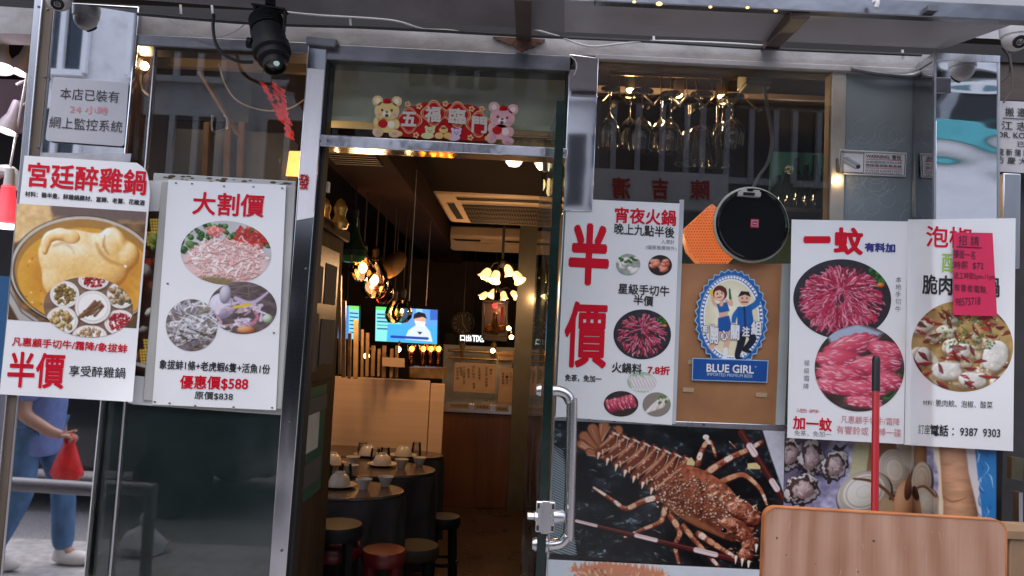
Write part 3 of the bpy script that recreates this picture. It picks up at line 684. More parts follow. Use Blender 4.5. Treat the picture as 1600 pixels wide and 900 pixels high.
# pillars, posts, jambs
def post(name, pts, y, th, m, parent=bd, bevel=.003, label=None):
    o = panel(name, pts, y, th, m, parent, bevel)
    if label: o['label'] = label
    return o
post('outer_post', [(54, -10), (67, -10), (-16, 910), (-28, 910)], -.05, .1, m_steel)
post('outer_post', [(67, -10), (85, -10), (-2, 910), (-16, 910)], -.04, .1, m_rusty, label='brown rusty channel')
post('mirror_pillar', [(85, 2), (217, 10), (131, 910), (-2, 910)], -.03, .02, m_steel_mirror, label='mirror polished steel pillar')
post('pillar_trim', [(82.5, -4), (86, -4), (0, 910), (-3, 910)], -.036, .01, m_steel)
post('pane_joint', [(241, 64), (244, 64), (172, 910), (168, 910)], -.006, .02, m_steel)
post('door_jamb', [(482, 60), (512, 62), (446, 910), (419, 910)], -.03, .10, mat('polished_jamb', (.62, .62, .66), .13, metal=1, var=.15, scale=6, stretch=(1, 1, .12), bump=.3, bscale=5, dirt=.3))
post('jamb_film', [(480, 106), (507, 108), (490, 340), (463, 345)], -.036, .005, m_steel_film, label='crumpled white plastic film')
band('jamb_cap', [(478, 56), (527, 61), (523, 73), (478, 68)], -.05, .10, m_steel_dark, .004)
post('door_jamb', [(513, 95), (518, 95), (455, 910), (449, 910)], 0.0, .06, m_black)
post('mirror_post', [(890, 84), (936, 90), (926, 330), (880, 330)], -.02, .08, mat('mirror_post_steel', (0.84, 0.84, 0.87), 0.04, metal=1, var=.03, bump=.06, bscale=2.4), label='narrow mirror steel post')
post('mirror_post', [(880, 330), (926, 330), (902, 910), (852, 910)], 0.0, .06, m_steel)
post('window_frame', [(1301, 108), (1323, 109), (1312, 700), (1290, 700)], -.008, .06, mat('beige_frame', (0.36, 0.33, 0.29), .5, var=.12, scale=12))
# lintel and transom
post('lintel', [(494, 209), (888, 232), (886, 247), (493, 228)], -.03, .08, mat('polished_lintel', (0.75, 0.74, 0.78), 0.09, metal=1, var=.06, bump=.3, bscale=5))
m_transom_back = mat('dusty_transom_board', (0.68, 0.70, 0.55), .8, var=.2, scale=3, bump=.2, dirt=.6)
m_pane_transom = glass_mat('transom_pane', (0.92, 0.93, 0.90), 1.5, 0.45, smear_haze=0.05)
band('transom_board', [(500, 92), (896, 110), (896, 216), (500, 196)], .13, .02, m_transom_back)
band('transom_ledge', [(500, 180), (896, 200), (896, 207), (500, 187)], .06, .07, m_transom_back)
m_gold_reflection = mat('reflected_gold', (0.55, 0.38, 0.14), .3, metal=.4, var=.5, scale=40, bump=.6)
band('gold_reflection', [(772, 214), (878, 219), (878, 233), (772, 228)], .115, .01, m_gold_reflection)  # golden reflection at the transom put into the colour of a strip
wn_ = link('transom_window', MB().slab(quadpx([(512, 93), (893, 110), (887, 233), (503, 211)], .0), (0, .008, 0)).mesh('transom_window', m_pane_transom), bd)
mb = MB(); mb.slab(quadpx([(508, 93), (515, 93), (505, 211), (498, 211)], -.012), (0, .05, 0)); mb.build('frame', m_black, wn_); mb = MB(); mb.slab(quadpx([(885, 108), (893, 110), (888, 233), (881, 232)], -.012), (0, .05, 0)); mb.build('frame', m_black, wn_)

# display windows
gl = link('display_window', MB().slab(quadpx([(218, 64), (241, 66), (166, 910), (134, 910)], .004), (0, .008, 0)).mesh('display_window', m_pane_left), bd)
gl['label'] = 'narrow pane beside the mirror pillar'
g2 = link('display_window', MB().slab(quadpx([(244, 66), (481, 78), (419, 910), (172, 910)], 0.0), (0, .008, 0)).mesh('display_window', m_pane_left), bd)
g2['label'] = 'wide left window, dark green below'
mb = MB(); mb.slab(quadpx([(202, 618), (446, 632), (424, 915), (172, 915)], .016), (0, .01, 0)); mb.build('green_film', m_greenfilm, g2)
mb = MB(); mb.slab(quadpx([(166, 600), (202, 602), (172, 915), (134, 915)], .016), (0, .01, 0)); mb.build('green_film', m_greenfilm, gl)
g3 = link('display_window', MB().slab(quadpx([(935, 92), (1302, 109), (1290, 720), (866, 700)], 0.0), (0, .010, 0)).mesh('display_window', m_pane), bd)
g3['label'] = 'right window with the glass rack behind it'
# sill between right window and the big prints
post('sill', [(866, 651), (1232, 664), (1232, 681), (866, 660)], -.006, .05, m_steel)
# patterned pale blue panel beside the mirrored column
m_paleblue = mat('pale_blue_panel', (0.23, 0.27, 0.29), .22, var=.16, scale=3, coat=.2, bump=.02, bscale=3)
pb = post('patterned_panel', [(1322, 108), (1434, 113), (1434, 720), (1311, 720)], .0, .05, m_paleblue)
random.seed(11)
mb = MB(); m_ring = mat('pale_ring', (0.29, 0.34, 0.36), .25, var=.1)
for k in range(34):
    px, py, r = rnd(1318, 1426), rnd(195, 345), rnd(9, 22)
    pts = [(px + r * math.cos(a * math.pi / 3 + .3), py + r * math.sin(a * math.pi / 3 + .3)) for a in range(6)]
    pts = [(min(1429, max(1322, a)), b_) for a, b_ in pts]
    mb.tube([P(a, b_, .001) for a, b_ in pts], .0016, 4, 2, closed=True)
mb.build('ring_pattern', m_ring, pb)
# mirrored column: front and left cheek
XC = P(1434, 300, 0).x
yF = -.13
cfx = (XC - CAM_LOC.x) / (yF - CAM_LOC.y) * F_PX + 800
m_col = mat('column_mirror', (0.88, 0.88, 0.9), 0.03, metal=1, var=.02, bump=.8, bscale=2.1, rvar=.2, stretch=(.35, 1, 1), bdist=.02, detail=2)
m_col2 = mat('column_cheek_mirror', (0.6, 0.6, 0.62), 0.05, metal=1, var=.02, bump=.05, bscale=2)
cl = post('mirror_column', [(1462, 84), (1562, 88), (1561, 910), (1459, 910)], yF, .12, m_col, label='mirror clad column beside the pale blue panel')
a0, a1 = P(1462, 84, yF), P(1459, 910, yF)
mb = MB(); mb.slab([a0 + Vector((-.002, 0, 0)), a1 + Vector((-.002, 0, 0)), Vector((a1.x - .002, -.001, a1.z)), Vector((a0.x - .002, -.001, a0.z))], (.004, 0, 0)); mb.build('cheek', m_col2, cl)
mb = MB(); mb.slab(quadpx([(1460, 82), (1563, 87), (1562, 97), (1460, 93)], yF - .004), (0, .1, 0)); mb.build('cap', m_steel, cl)
mb = MB()
for x in (1461.2, 1561): mb.slab(quadpx([(x - 1.6, 90), (x + 1.6, 90), (x + .6, 910), (x - 2.4, 910)], yF - .003), (0, .01, 0))
mb.build('edge_trim', m_steel, cl)
mb = MB(); mb.tube([P(1432, 118, -.01), P(1428, 340, -.01)], .008, 8); mb.tube([P(1330, 108, -.02), P(1380, 116, -.03), P(1428, 117, -.03), P(1468, 92, -.10)], .008, 8, 4)
mb.build('conduit', m_steel_dark, bd)

# glass door, standing open
YN, YFAR = -.46, .16
dr = MB(); A = P(880, 160, YN); B = P(847, 912, YN); C_ = P(818, 905, YFAR); D = P(851, 246, YFAR)
nrm = (D - A).cross(B - A).normalized() * .012
dr.slab([A, B, C_, D], nrm); dr.slab
door = link('glass_door', dr.mesh('glass_door', m_pane_door), bd); door['label'] = 'clear glass door standing open'
along = (C_ - B).normalized(); upv = (A - B).normalized()
mb = MB(); mb.slab([A - along * .006 - nrm * .4, B - along * .006 - nrm * .4, B + along * .012 - nrm * .4, A + along * .012 - nrm * .4], nrm * 1.9); mb.build('edge_strip', m_glass_edge, door)
m_handle = mat('satin_handle', (0.62, 0.61, 0.62), .25, metal=1, var=.05, bump=.03)
hy = YN + .035
mb = MB(); hx = Vector((1, 0, 0))
p0, p1 = P(858, 611, hy), P(852, 851, hy)
q0, q1 = P(893, 640, hy), P(888, 826, hy); c0, c1 = P(884, 612, hy), P(879, 852, hy)
mb.tube([p0, P(872, 611, hy), P(884, 616, hy), P(891, 627, hy), P(893.5, 642, hy), P(889, 824, hy), P(886, 838, hy), P(878, 848, hy), P(866, 851, hy), p1], .0145, 16, 5); mb.build('handle', m_handle, door)
for p in (p0, p1):
    mb = MB(); mb.lathe([(.0, -.004), (.021, -.004), (.021, .012), (.015, .016), (.015, .02)], p + Vector((-.006, 0, 0)), 20, (1, 0, 0)); mb.lathe([(.0, -.014), (.014, -.012), (.018, -.004), (.018, 0)], p + Vector((-.022, 0, 0)), 20, (1, 0, 0)); mb.build('flange', m_steel, door)
mb = MB(); c = P(852, 807, YN - .004); mb.box(c, (.05, .016, .079)); lk = mb.build('lock', m_handle, door, bevel=.004)
mb = MB(); mb.box(c + Vector((0, -.010, 0)), (.021, .006, .083)); mb.build('lock_plate', m_steel, lk, bevel=.002)
mb = MB()
for dx in (-.019, .019):
    for dz in (-.028, .028): mb.box(c + Vector((dx, -.009, dz)), (.006, .004, .012))
mb.build('screw_cover', m_black, lk)
mb = MB(); mb.lathe([(.0, .05), (.014, .05), (.018, .044), (.018, .02)], c + Vector((-.0, 0, 0)), 18, (1, .1, 0)); mb.lathe([(.012, .02), (.012, .028), (.009, .03), (.009, .046), (.0, .048)], c, 6, (-1, -.05, 0)); mb.build('cylinder', m_steel, lk)
mb = MB(); mb.slab(quadpx([(849, 240), (858, 241), (857, 268), (848, 267)], .11), (0, .02, 0)); mb.build('patch_fitting', m_steel, door, bevel=.002)
mb = MB(); pf = P(862, 236, .02); mb.box(pf, (.03, .03, .02)); mb.build('pivot', m_steel_dark, door)

# screws on the steel frame
mb = MB()
for (px, py, y) in ((499, 220, -.032), (512, 219, -.032), (880, 239, -.032), (60, 10, -.052), (74, 14, -.042), (70, 120, -.042), (60, 230, -.042), (452, 660, -.032), (440, 860, -.032), (478, 420, -.032), (1228, 668, -.008), (1100, 663, -.008), (960, 658, -.008)):
    mb.lathe([(.0, .0025), (.003, .002), (.0045, .0)], P(px, py, y), 10, (0, -1, 0))
mb.build('screw_heads', m_steel_dark, bd)['kind'] = 'stuff'
# cables, tie-clips and wires along the header
m_wire_white = mat('white_cable', (0.55, 0.54, 0.53), .5); m_wire_black = mat('black_cable', (0.015, 0.015, 0.016), .5)
def wire(name, label, pts, r, m, y=-.05, n=7, group=None, k=6):
    pts = [P(*p, y) if len(p) == 2 else P(*p) for p in pts]
    o = MB().tube(pts, r, n, k).build(name, m, origin=pts[0]); return tag(o, label, 'cable', group)
wire('cable', 'white cable sagging along the header above the door to a loose end', [(440, 18), (500, 24), (570, 28), (620, 33), (660, 45), (700, 47), (730, 52)], .0032, m_wire_white)
wire('cable', 'long white cable clipped along the dark gap above the right-hand window', [(820, 42), (870, 56), (920, 72), (970, 68), (1020, 64), (1100, 66), (1160, 69), (1215, 73)], .0035, m_wire_white)
wire('cable', 'thin black cable running the full length of the gap under the canopy', [(215, 22), (400, 37), (600, 44), (800, 55), (1000, 64), (1200, 76), (1440, 86)], .005, m_wire_black)
wire('cable', 'thin white wire draped across the header near the projector', [(262, 30), (290, 48), (330, 58), (365, 50), (396, 28), (420, 20)], .0018, m_wire_white)
wire('cable', 'thin white lead hanging from the corner of the post beside the door', [(892, 88), (899, 95), (901, 105), (897, 118)], .002, m_wire_white, -.04)
for k, (px, py) in enumerate([(282, 14), (331, 14), (547, 33), (1021, 58), (1410, 84)]):
    o = MB().tube([P(px, py - 6, -.045), P(px + 1, py + 8, -.045)], .004, 6).build('cable_tie', m_white_plastic, origin=P(px, py, -.045))
    tag(o, 'small white tie holding the cables under the canopy', 'cable tie', 'white cable ties along the header')
# ------------------------------------------------------------------ posters and notices
m_paper = mat('poster_paper', (0.80, 0.80, 0.81), .38, var=.035, scale=3, bump=.16, bscale=5, spec=.4, coat=.35)
m_paper2 = mat('poster_paper_matt', (0.70, 0.70, 0.71), .55, var=.06, scale=4, bump=.12, bscale=6)
ink_red = mat('red_ink', (0.60, 0.004, 0.022), .5, var=.05, spec=.2); ink_black = mat('black_ink', (0.018, 0.016, 0.018), .5, var=.1)
ink_navy = mat('navy_ink', (0.03, 0.03, 0.22), .5, var=.05); ink_pink = mat('faded_red_ink', (0.62, 0.22, 0.24), .5, var=.1)
ink_grey = mat('grey_ink', (0.22, 0.21, 0.23), .5, var=.1); ink_green = mat('green_ink', (0.30, 0.52, 0.06), .5, var=.1)
m_tape = mat('clear_tape', (0.55, 0.55, 0.52), .15, var=.1)
def surf_fn(y0, amp=0.003, sx=60.0, sy=140.0, ph=0.0, curl=None):
    def f(px, py, e=0.0):
        d = amp * (math.sin(px / sx * 2.1 + ph) * .6 + math.sin(py / sy * 2.3 + px / sx * .7 + ph * 2) * .6)
        if curl: d += curl(px, py)
        return P(px, py, y0 - d - e)
    return f
def rounded(q, rad_px, which):
    """outline of a quad with some corners rounded"""
    out = []
    for i in range(4):
        p = Vector((*q[i], 0)); a = (Vector((*q[i - 1], 0)) - p).normalized(); b = (Vector((*q[(i + 1) % 4], 0)) - p).normalized()
        if i in which:
            for k in range(7):
                t = k / 6; A_, B_ = p + a * rad_px, p + b * rad_px
                v = A_ * (1 - t) ** 2 + p * 2 * t * (1 - t) + B_ * t * t; out.append((v.x, v.y))
        else: out.append(q[i])
    return out
def sheet(name, q, surf, parent, m=None, n=26, thick=.0008, soft=None):
    """a sheet of paper bending with its surface function"""
    gx, gy = quad_grid(q, n, n)
    if soft:  # pull in rounded corners
        for i in range(n):
            for j in range(n):
                for (ci, cj, si, sj) in soft:
                    a, b = abs(i - ci), abs(j - cj)
                    if a < 3 and b < 3:
                        k = (3 - a) * (3 - b) / 9.0; ctr = (ci + si * 3, cj + sj * 3)
                        gx[i, j] += (gx[ctr] - gx[i, j]) * .30 * k; gy[i, j] += (gy[ctr] - gy[i, j]) * .30 * k
    idx = np.arange(n * n).reshape(n, n)
    vs = [surf(float(a), float(b), 0) for a, b in zip(gx.ravel(), gy.ravel())]
    fs = np.stack([idx[:-1, :-1], idx[1:, :-1], idx[1:, 1:], idx[:-1, 1:]], -1).reshape(-1, 4).tolist()
    N = n * n; back = [v + Vector((0, thick, 0)) for v in vs]
    rim = list(idx[0, :]) + list(idx[1:, -1]) + list(idx[-1, -2::-1]) + list(idx[-2:0:-1, 0])
    fs += [[f[3] + N, f[2] + N, f[1] + N, f[0] + N] for f in fs]
    fs += [(int(rim[k]), int(rim[(k + 1) % len(rim)]), int(rim[(k + 1) % len(rim)] + N), int(rim[k] + N)) for k in range(len(rim))]
    mb = MB(); mb.add(vs + back, fs); return mb.build(name, m or m_paper, parent, smooth=50)
def ctr(q): return P(sum(p[0] for p in q) / 4, sum(p[1] for p in q) / 4, 0)

# ---- A: chicken hot pot
random.seed(21)
qA = [(38, 243), (238, 256), (207, 628), (-1, 616)]
sA = surf_fn(-.055, .007, 70, 150, .5, lambda px, py: .012 * max(0, (py - 560) / 60) ** 2 * max(0, (px - 120) / 90))
A_ = thing('poster', 'tall poster of a whole chicken in a yellow hot pot, on the mirror pillar', 'poster', ctr(qA))
sheet('paper', qA, sA, A_, soft=[(0, 25, 1, -1)])
c = Canvas(8, 312, 232, 520, (120, 90, 60)); 
c.poly([(8, 312), (232, 312), (232, 350), (8, 352)], (150, 120, 84)); c.mottle(.35, 14, 8, 3)
c.poly([(24, 314), (78, 318), (84, 360), (20, 380)], lambda X, Y: np.stack([200 + 40 * fbm(X / 9, Y / 9, 5), 160 + 50 * fbm(X / 9, Y / 9, 5), 100 + 60 * fbm(X / 9, Y / 9, 5)], -1), 4)
c.poly([(80, 320), (170, 322), (228, 330), (228, 346), (84, 338)], (110, 92, 86), 5); c.poly([(8, 470), (60, 500), (60, 520), (8, 520)], (84, 56, 36), 4); c.poly([(200, 440), (232, 420), (232, 520), (196, 520)], (94, 70, 44), 4)
c.ell(132, 425, 118, 88, (54, 44, 38), .06); c.ell(132, 424, 116, 86, (196, 186, 170), .06); c.ell(132, 426, 112, 83, (92, 74, 52), .06); c.ell(133, 425, 110, 82, (168, 124, 62), .06); c.ell(133, 432, 106, 76, (214, 158, 60), .06)
c.poly([(14, 440), (30, 480), (60, 500), (62, 512), (30, 502), (12, 470)], (176, 170, 164), 3); c.line([(14, 452), (34, 488), (62, 508)], 2, (90, 84, 80), 2)
yl = (232, 178, 70)
for k in range(26): c.ell(rnd(40, 215), rnd(400, 495), rnd(6, 18), rnd(3, 8), random.choice([(238, 186, 84), (206, 142, 44), (226, 168, 66)]), rnd(0, 1), 5, .5)
for k in range(18): c.ell(rnd(38, 90), rnd(390, 480), rnd(1, 2.2), rnd(1, 2), random.choice([(250, 214, 140), (170, 110, 30)]), 0, 1, .8)
ch = ((196, 136, 62), (238, 200, 128), (255, 246, 222))
c.ell(134, 426, 84, 60, (190, 122, 40), 0, 12, .55)
c.relief([(118, 404, 58, 44, .1, 30), (152, 414, 50, 40, .3, 26), (104, 386, 40, 24, -.15, 18), (166, 392, 34, 20, .75, 24), (178, 380, 20, 26, -.5, 20), (198, 400, 20, 22, .2, 18), (92, 432, 26, 34, .2, 16), (124, 440, 40, 30, .1, 18)], ((176, 112, 44), (236, 194, 120), (255, 243, 214)), k=4.0, seed=4, rough=.03, edge=2, spec=.25, depth=1.0)
c.relief([(110, 370, 15, 11, .2, 9), (94, 366, 14, 10, 0, 9), (80, 369, 12, 9, -.4, 9), (72, 379, 8, 12, .2, 8), (70, 390, 5, 8, 0, 6)], ((180, 116, 46), (238, 198, 128), (255, 240, 208)), k=2.5, seed=6, rough=.02, edge=1.6, spec=.2, depth=.6)
c.curve([(84, 384), (98, 380), (110, 386), (116, 396)], [3, 5, 4, 1], (156, 94, 34), 6, 4, .55); c.curve([(150, 380), (158, 396), (172, 408), (190, 414)], [2, 5, 5, 2], (170, 106, 40), 6, 5, .5); c.curve([(164, 368), (162, 384), (170, 398)], [2, 4, 2], (166, 104, 40), 6, 3, .55)
c.ell(112, 388, 26, 10, (255, 248, 228), .1, 10, .55); c.ell(95, 363, 12, 3, (255, 252, 240), -.1, 4, .6); c.ell(182, 366, 4, 12, (255, 246, 222), -.4, 5, .6); c.ell(196, 416, 2, 2, (255, 255, 250))
for k in range(60): c.ell(rnd(70, 200), rnd(370, 450), rnd(.6, 1.2), rnd(.5, 1), (206, 150, 80), 0, 1, .35)
c.mottle(.05, 5, seed=9)
photo_quad('chicken_photo', c, [(27, 318), (229, 331), (213, 513), (12, 499)], sA, A_)
d = Canvas(64, 426, 212, 534, (134, 104, 86)); d.mottle(.2, 30, 4, 5)
def plate(cx, cy, rx, ry, fill):
    d.ell(cx + 1, cy + 2, rx + 1, ry + 1, (70, 50, 40), 0, 3, .6); d.ell(cx, cy, rx, ry, (232, 228, 222)); d.ell(cx, cy, rx * .86, ry * .86, (206, 200, 194)); d.ell(cx, cy - .5, rx * .82, ry * .82, (242, 238, 232)); fill(cx, cy, rx * .72, ry * .70)
def bits(cols, n, s0, s1, asp=.7):
    def f(cx, cy, rx, ry):
        for k in range(n):
            t = rnd(0, 6.28); r = math.sqrt(rnd(0, 1)); b = random.choice(cols); s_ = rnd(s0, s1)
            d.lump(cx + rx * r * math.cos(t), cy + ry * r * math.sin(t), s_, s_ * asp, tuple(v * .45 for v in b), b, tuple(min(255, v * 1.2 + 15) for v in b), rnd(0, 3))
    return f
plate(146, 438, 24, 15, bits([(176, 24, 32), (198, 40, 44), (150, 16, 26)], 120, 1.2, 2.6, .6))
plate(101, 460, 23, 21, bits([(150, 120, 62), (176, 146, 84), (126, 98, 50)], 110, 1.8, 3.6))
plate(189, 461, 22, 21, bits([(214, 190, 150), (186, 158, 116), (150, 120, 84)], 40, 4, 7, .55))
plate(97, 501, 25, 22, bits([(196, 164, 108), (214, 186, 136), (170, 136, 84)], 70, 2.6, 4.6, .75))
plate(187, 504, 24, 20, bits([(190, 28, 44), (168, 20, 36), (206, 60, 66)], 120, 1.4, 2.8, .6))
plate(140, 524, 27, 16, bits([(198, 158, 118), (176, 132, 96), (214, 182, 146)], 80, 1.8, 3.2))
plate(145, 480, 28, 26, lambda *a: None)
for k in range(16):
    t = rnd(-.9, -.3) + math.pi * (rnd(0, 1) < .1); x, y = 145 + rnd(-10, 10), 480 + rnd(-9, 9); L = rnd(9, 17); b = random.choice([(150, 108, 76), (128, 88, 60), (172, 130, 96)])
    d.line([(x - L * math.cos(t), y - L * math.sin(t)), (x + L * math.cos(t), y + L * math.sin(t))], [rnd(2, 4), rnd(3, 5)], tuple(v * .6 for v in b)); d.line([(x - L * math.cos(t), y - L * math.sin(t) - .8), (x + L * math.cos(t), y + L * math.sin(t) - .8)], [1.6, 2.6], b)
photo_disc('herb_plates_photo', d, 138, 480, 70, 47, sA, A_, ang=.07, eps=.0014, res=1.0)
text_px([('宮廷醉雞鍋', 43, 272, 229, 286, 39, .022)], sA, 'lettering', ink_red, A_)
text_px([('凡惠顧手切牛/霜降/象拔蚌', 19, 533, 199, 545, 14, .02), ('半價', 12, 577, 101, 580, 56, .02)], sA, 'lettering', ink_red, A_)
text_px([('材料：雞半隻、醉雞鍋藥材、當歸、老薑、花雕酒', 39, 302.5, 226, 317, 8.5, .02), ('享受醉雞鍋', 108, 579, 196, 583, 17, .012)], sA, 'lettering', ink_black, A_)

# ---- older corn poster under it
random.seed(4)
qZ = [(228, 282), (262, 282), (238, 634), (200, 630)]
sZ = surf_fn(-.012, .002)
Z_ = thing('poster', 'narrow strip of an older poster with corn and clams showing between two posters', 'poster', ctr(qZ))
sheet('paper', qZ, sZ, Z_, m_paper2, 8)
c = Canvas(200, 325, 262, 590, (60, 36, 24)); c.mottle(.5, 16, 16, 4)
for k in range(24): b = random.choice([(236, 228, 214), (198, 190, 178), (120, 70, 40), (170, 60, 30), (90, 60, 44)]); c.lump(rnd(205, 258), rnd(370, 570), rnd(7, 16), rnd(5, 11), tuple(v * .35 for v in b), b, tuple(min(255, v * 1.1) for v in b), rnd(0, 3), rough=.3, seed=k)
for (x, y) in ((246, 352), (236, 540), (240, 372), (230, 556)):
    for i in range(5):
        for j in range(6): c.lump(x - 10 + j * 4.2 + i * .5, y - 8 + i * 4.6, 2.4, 2.5, (170, 120, 30), (240, 200, 70), (255, 240, 160))
for k in range(6): c.lump(rnd(238, 258), rnd(360, 400), 9, 5, (60, 80, 20), (150, 170, 70), (210, 220, 140), rnd(0, 2))
c.line([(204, 566), (250, 578)], 6, (206, 204, 200), 2); c.poly([(200, 578), (262, 584), (262, 595), (200, 590)], (26, 16, 14))
photo_quad('corn_photo', c, [(225, 330), (258, 330), (240, 590), (203, 586)], sZ, Z_, .0006)
text_px([('優惠', 233, 596, 238, 596, 9, .02), ('價', 233, 606, 238, 606, 5, .02), ('火鍋', 232, 616, 238, 616, 9, .02)], sZ, 'lettering', ink_pink, Z_, join=True)

# ---- B: 大割價 on a white light box
m_boxwhite = mat('grubby_white_box', (0.50, 0.50, 0.48), .45, var=.1, scale=5, dirt=.3)
lb = thing('light_box', 'grubby white light box fixed to the left window behind the sashimi poster', 'light box', P(340, 640, -.01))
panel('case', [(240, 270), (462, 283), (441, 649), (206, 632)], -.010, .006, m_boxwhite, lb, .002)
panel('case', [(252, 282), (462, 290), (441, 640), (222, 626)], -.022, .012, m_boxwhite, lb, .004)
random.seed(8)
pts = [(240, 269), (300, 271), (360, 276), (440, 282)]; m_grime = mat('brown_grime', (0.10, 0.075, 0.04), .9, var=.5, scale=30)
mb = MB()
for k in range(26):
    x = rnd(245, 452); y = 274 + (x - 240) * .065 + rnd(-2, 4); r = rnd(1, 3.2)
    mb.add([P(x + r * 2 * math.cos(a), y + r * .7 * math.sin(a), -.0225 if y > 285 else -.0105) for a in np.linspace(6.28, 0, 8)[:-1]], [list(range(7))])
mb.build('grime', m_grime, lb, smooth=0)
qB = [(263, 281), (447, 289), (431, 641), (238, 632)]
sB = surf_fn(-.032, .005, 80, 120, 1.2)
B_ = thing('poster', 'white poster with three seafood photos taped on a white box beside the door', 'poster', ctr(qB))
sheet('paper', qB, sB, B_)
c = Canvas(280, 340, 428, 450, (190, 188, 190)); c.mottle(.1, 14)
for k in range(70): c.lump(rnd(283, 420), rnd(350, 392), rnd(3, 9), rnd(2, 6), (16, 46, 16), random.choice([(50, 96, 44), (84, 128, 60), (40, 76, 36)]), (140, 170, 110), rnd(0, 3))
frills(c, 395, 372, 24, 20, 60, [(206, 60, 46), (226, 96, 70), (176, 40, 40)], .3); frills(c, 336, 362, 12, 8, 24, [(220, 110, 110), (240, 160, 150)], .4)
c.ell(352, 412, 66, 36, (226, 192, 188), .05, 6)
frills(c, 352, 406, 60, 33, 230, [(238, 196, 190), (226, 172, 166), (246, 214, 208), (232, 182, 178), (250, 228, 222)], .13)
c.ell(340, 440, 30, 7, (120, 104, 60), .1, 4, .8); c.ell(405, 436, 14, 5, (40, 90, 40), -.5, 3)
photo_disc('sashimi_photo', c, 353, 395, 71, 50, sB, B_, ang=.05)
random.seed(9)
c = Canvas(320, 436, 436, 526, (98, 84, 84)); c.mottle(.4, 12, 5, 6)
for k in range(18): c.line([(rnd(320, 436), rnd(440, 470)), (rnd(320, 436), rnd(440, 470))], 1, (140, 130, 120), 1, .5)
sq = [(206, 188, 206), (176, 150, 172), (224, 210, 222), (190, 156, 166)]
c.lump(346, 478, 20, 20, (140, 128, 150), (214, 208, 222), (240, 238, 246)); c.lump(352, 460, 9, 15, (130, 122, 136), (190, 184, 196), (230, 226, 236), .1)
for k in range(30): x, y = rnd(340, 412), rnd(474, 512); c.curve([(x, y), (x + rnd(-12, 12), y + rnd(-8, 8)), (x + rnd(-20, 20), y + rnd(-10, 10))], [3, rnd(3, 6), 2], random.choice(sq), 4); c.curve([(x, y - 1), (x + rnd(-12, 12), y + rnd(-8, 8))], [.8, 1.4], (240, 232, 242), 4, al=.7)
c.curve([(368, 466), (390, 474), (404, 468), (424, 452)], [6, 7, 5, 2], (196, 176, 204), 6); c.line([(366, 480), (390, 476)], 5, (222, 190, 80)); c.curve([(392, 508), (402, 496), (398, 486)], [4, 5, 3], (196, 120, 140), 5); c.lump(418, 498, 8, 7, (120, 130, 96), (190, 200, 176), (230, 236, 220)); c.lump(384, 515, 14, 6, (150, 84, 50), (216, 150, 100), (240, 196, 150))
photo_disc('squid_photo', c, 379, 481, 53.5, 41, sB, B_, ang=.06, eps=.0009)
c = Canvas(256, 464, 344, 552, (110, 100, 104)); c.mottle(.5, 9, 9, 7)
for k in range(120): x, y = rnd(262, 338), rnd(472, 530); c.curve([(x, y), (x + rnd(-14, 14), y + rnd(-10, 10)), (x + rnd(-24, 24), y + rnd(-16, 16))], [1, rnd(1.5, 4.5), .6], random.choice([(226, 226, 230), (206, 206, 214), (240, 240, 240), (170, 166, 172), (150, 134, 110)]), 4, al=.85)
for k in range(60): x, y = rnd(262, 338), rnd(515, 548); c.curve([(x, y), (x + rnd(-6, 6), y + rnd(-4, 4)), (x + rnd(-12, 12), y + rnd(-6, 6))], [.6, rnd(1, 2.4), .6], random.choice([(80, 62, 46), (200, 196, 196), (60, 50, 48), (130, 110, 80)]), 4)
photo_disc('prawn_photo', c, 299.5, 508, 40.5, 40.5, sB, B_, eps=.0013)
text_px([('大割價', 301, 317, 413, 322, 36, .02), ('優惠價$588', 281, 597, 388, 600, 22, .022)], sB, 'lettering', ink_red, B_)
text_px([('象拔蚌1條+老虎蝦6隻+活魚1份', 249, 569, 422, 577, 15, .018), ('原價$838', 304, 617.5, 364, 620, 13, .015)], sB, 'lettering', ink_black, B_)
mb = MB()
for (px, py) in ((275, 286), (300, 287), (350, 291), (396, 292), (441, 294), (242, 628), (265, 630), (305, 634), (365, 636), (425, 637), (262, 443), (428, 520)):
    mb.box(sB(px, py, .001), (.006, .002, .004))
mb.build('staple', m_steel_dark, B_)

# ---- C: 半價
random.seed(31)
qC = [(885, 310), (1062, 318), (1050, 664), (868, 651)]
sC = surf_fn(-.016, .003, 90, 200, .3)
C2 = thing('poster', 'white half price poster with huge red characters, right of the door handle', 'poster', ctr(qC))
sheet('paper', qC, sC, C2)
panel('film_edge', [(1062, 312), (1069, 312), (1056, 662), (1050, 662)], -.012, .002, mat('laminate_edge', (.5, .52, .54), .2, var=.1), C2)
def small_photo(name, cx, cy, rx, ry, paint, surf, parent, bg, ang=0.0):
    c = Canvas(cx - rx * 1.15, cy - ry * 1.15, cx + rx * 1.15, cy + ry * 1.15, bg, 1.6); paint(c); photo_disc(name, c, cx, cy, rx, ry, surf, parent, ang, res=1.5)
def p1(c):
    c.mottle(.2, 6)
    for k in range(11): c.lump(rnd(968, 994), rnd(405, 424), rnd(5, 9), rnd(4, 6), (150, 150, 140), (226, 222, 212), (252, 250, 246), rnd(-1, 1))
    for k in range(9): c.ell(rnd(966, 996), rnd(402, 410), 3, 2, (60, 96, 50))
small_photo('seafood_photo', 981.5, 413.5, 19, 17, p1, sC, C2, (150, 160, 150))
def p2(c):
    for k in range(14): c.lump(rnd(1018, 1044), rnd(406, 422), rnd(5, 8), rnd(3, 5), (160, 70, 50), (226, 140, 112), (250, 196, 172), rnd(-.5, .5))
small_photo('prawn_photo', 1031.5, 414.5, 18.5, 16, p2, sC, C2, (40, 30, 30))
def p3(c): beef_plate(c, 1004, 523, 45, 39, 260)
small_photo('beef_photo', 1003.5, 522.5, 45, 39, p3, sC, C2, (46, 40, 48))
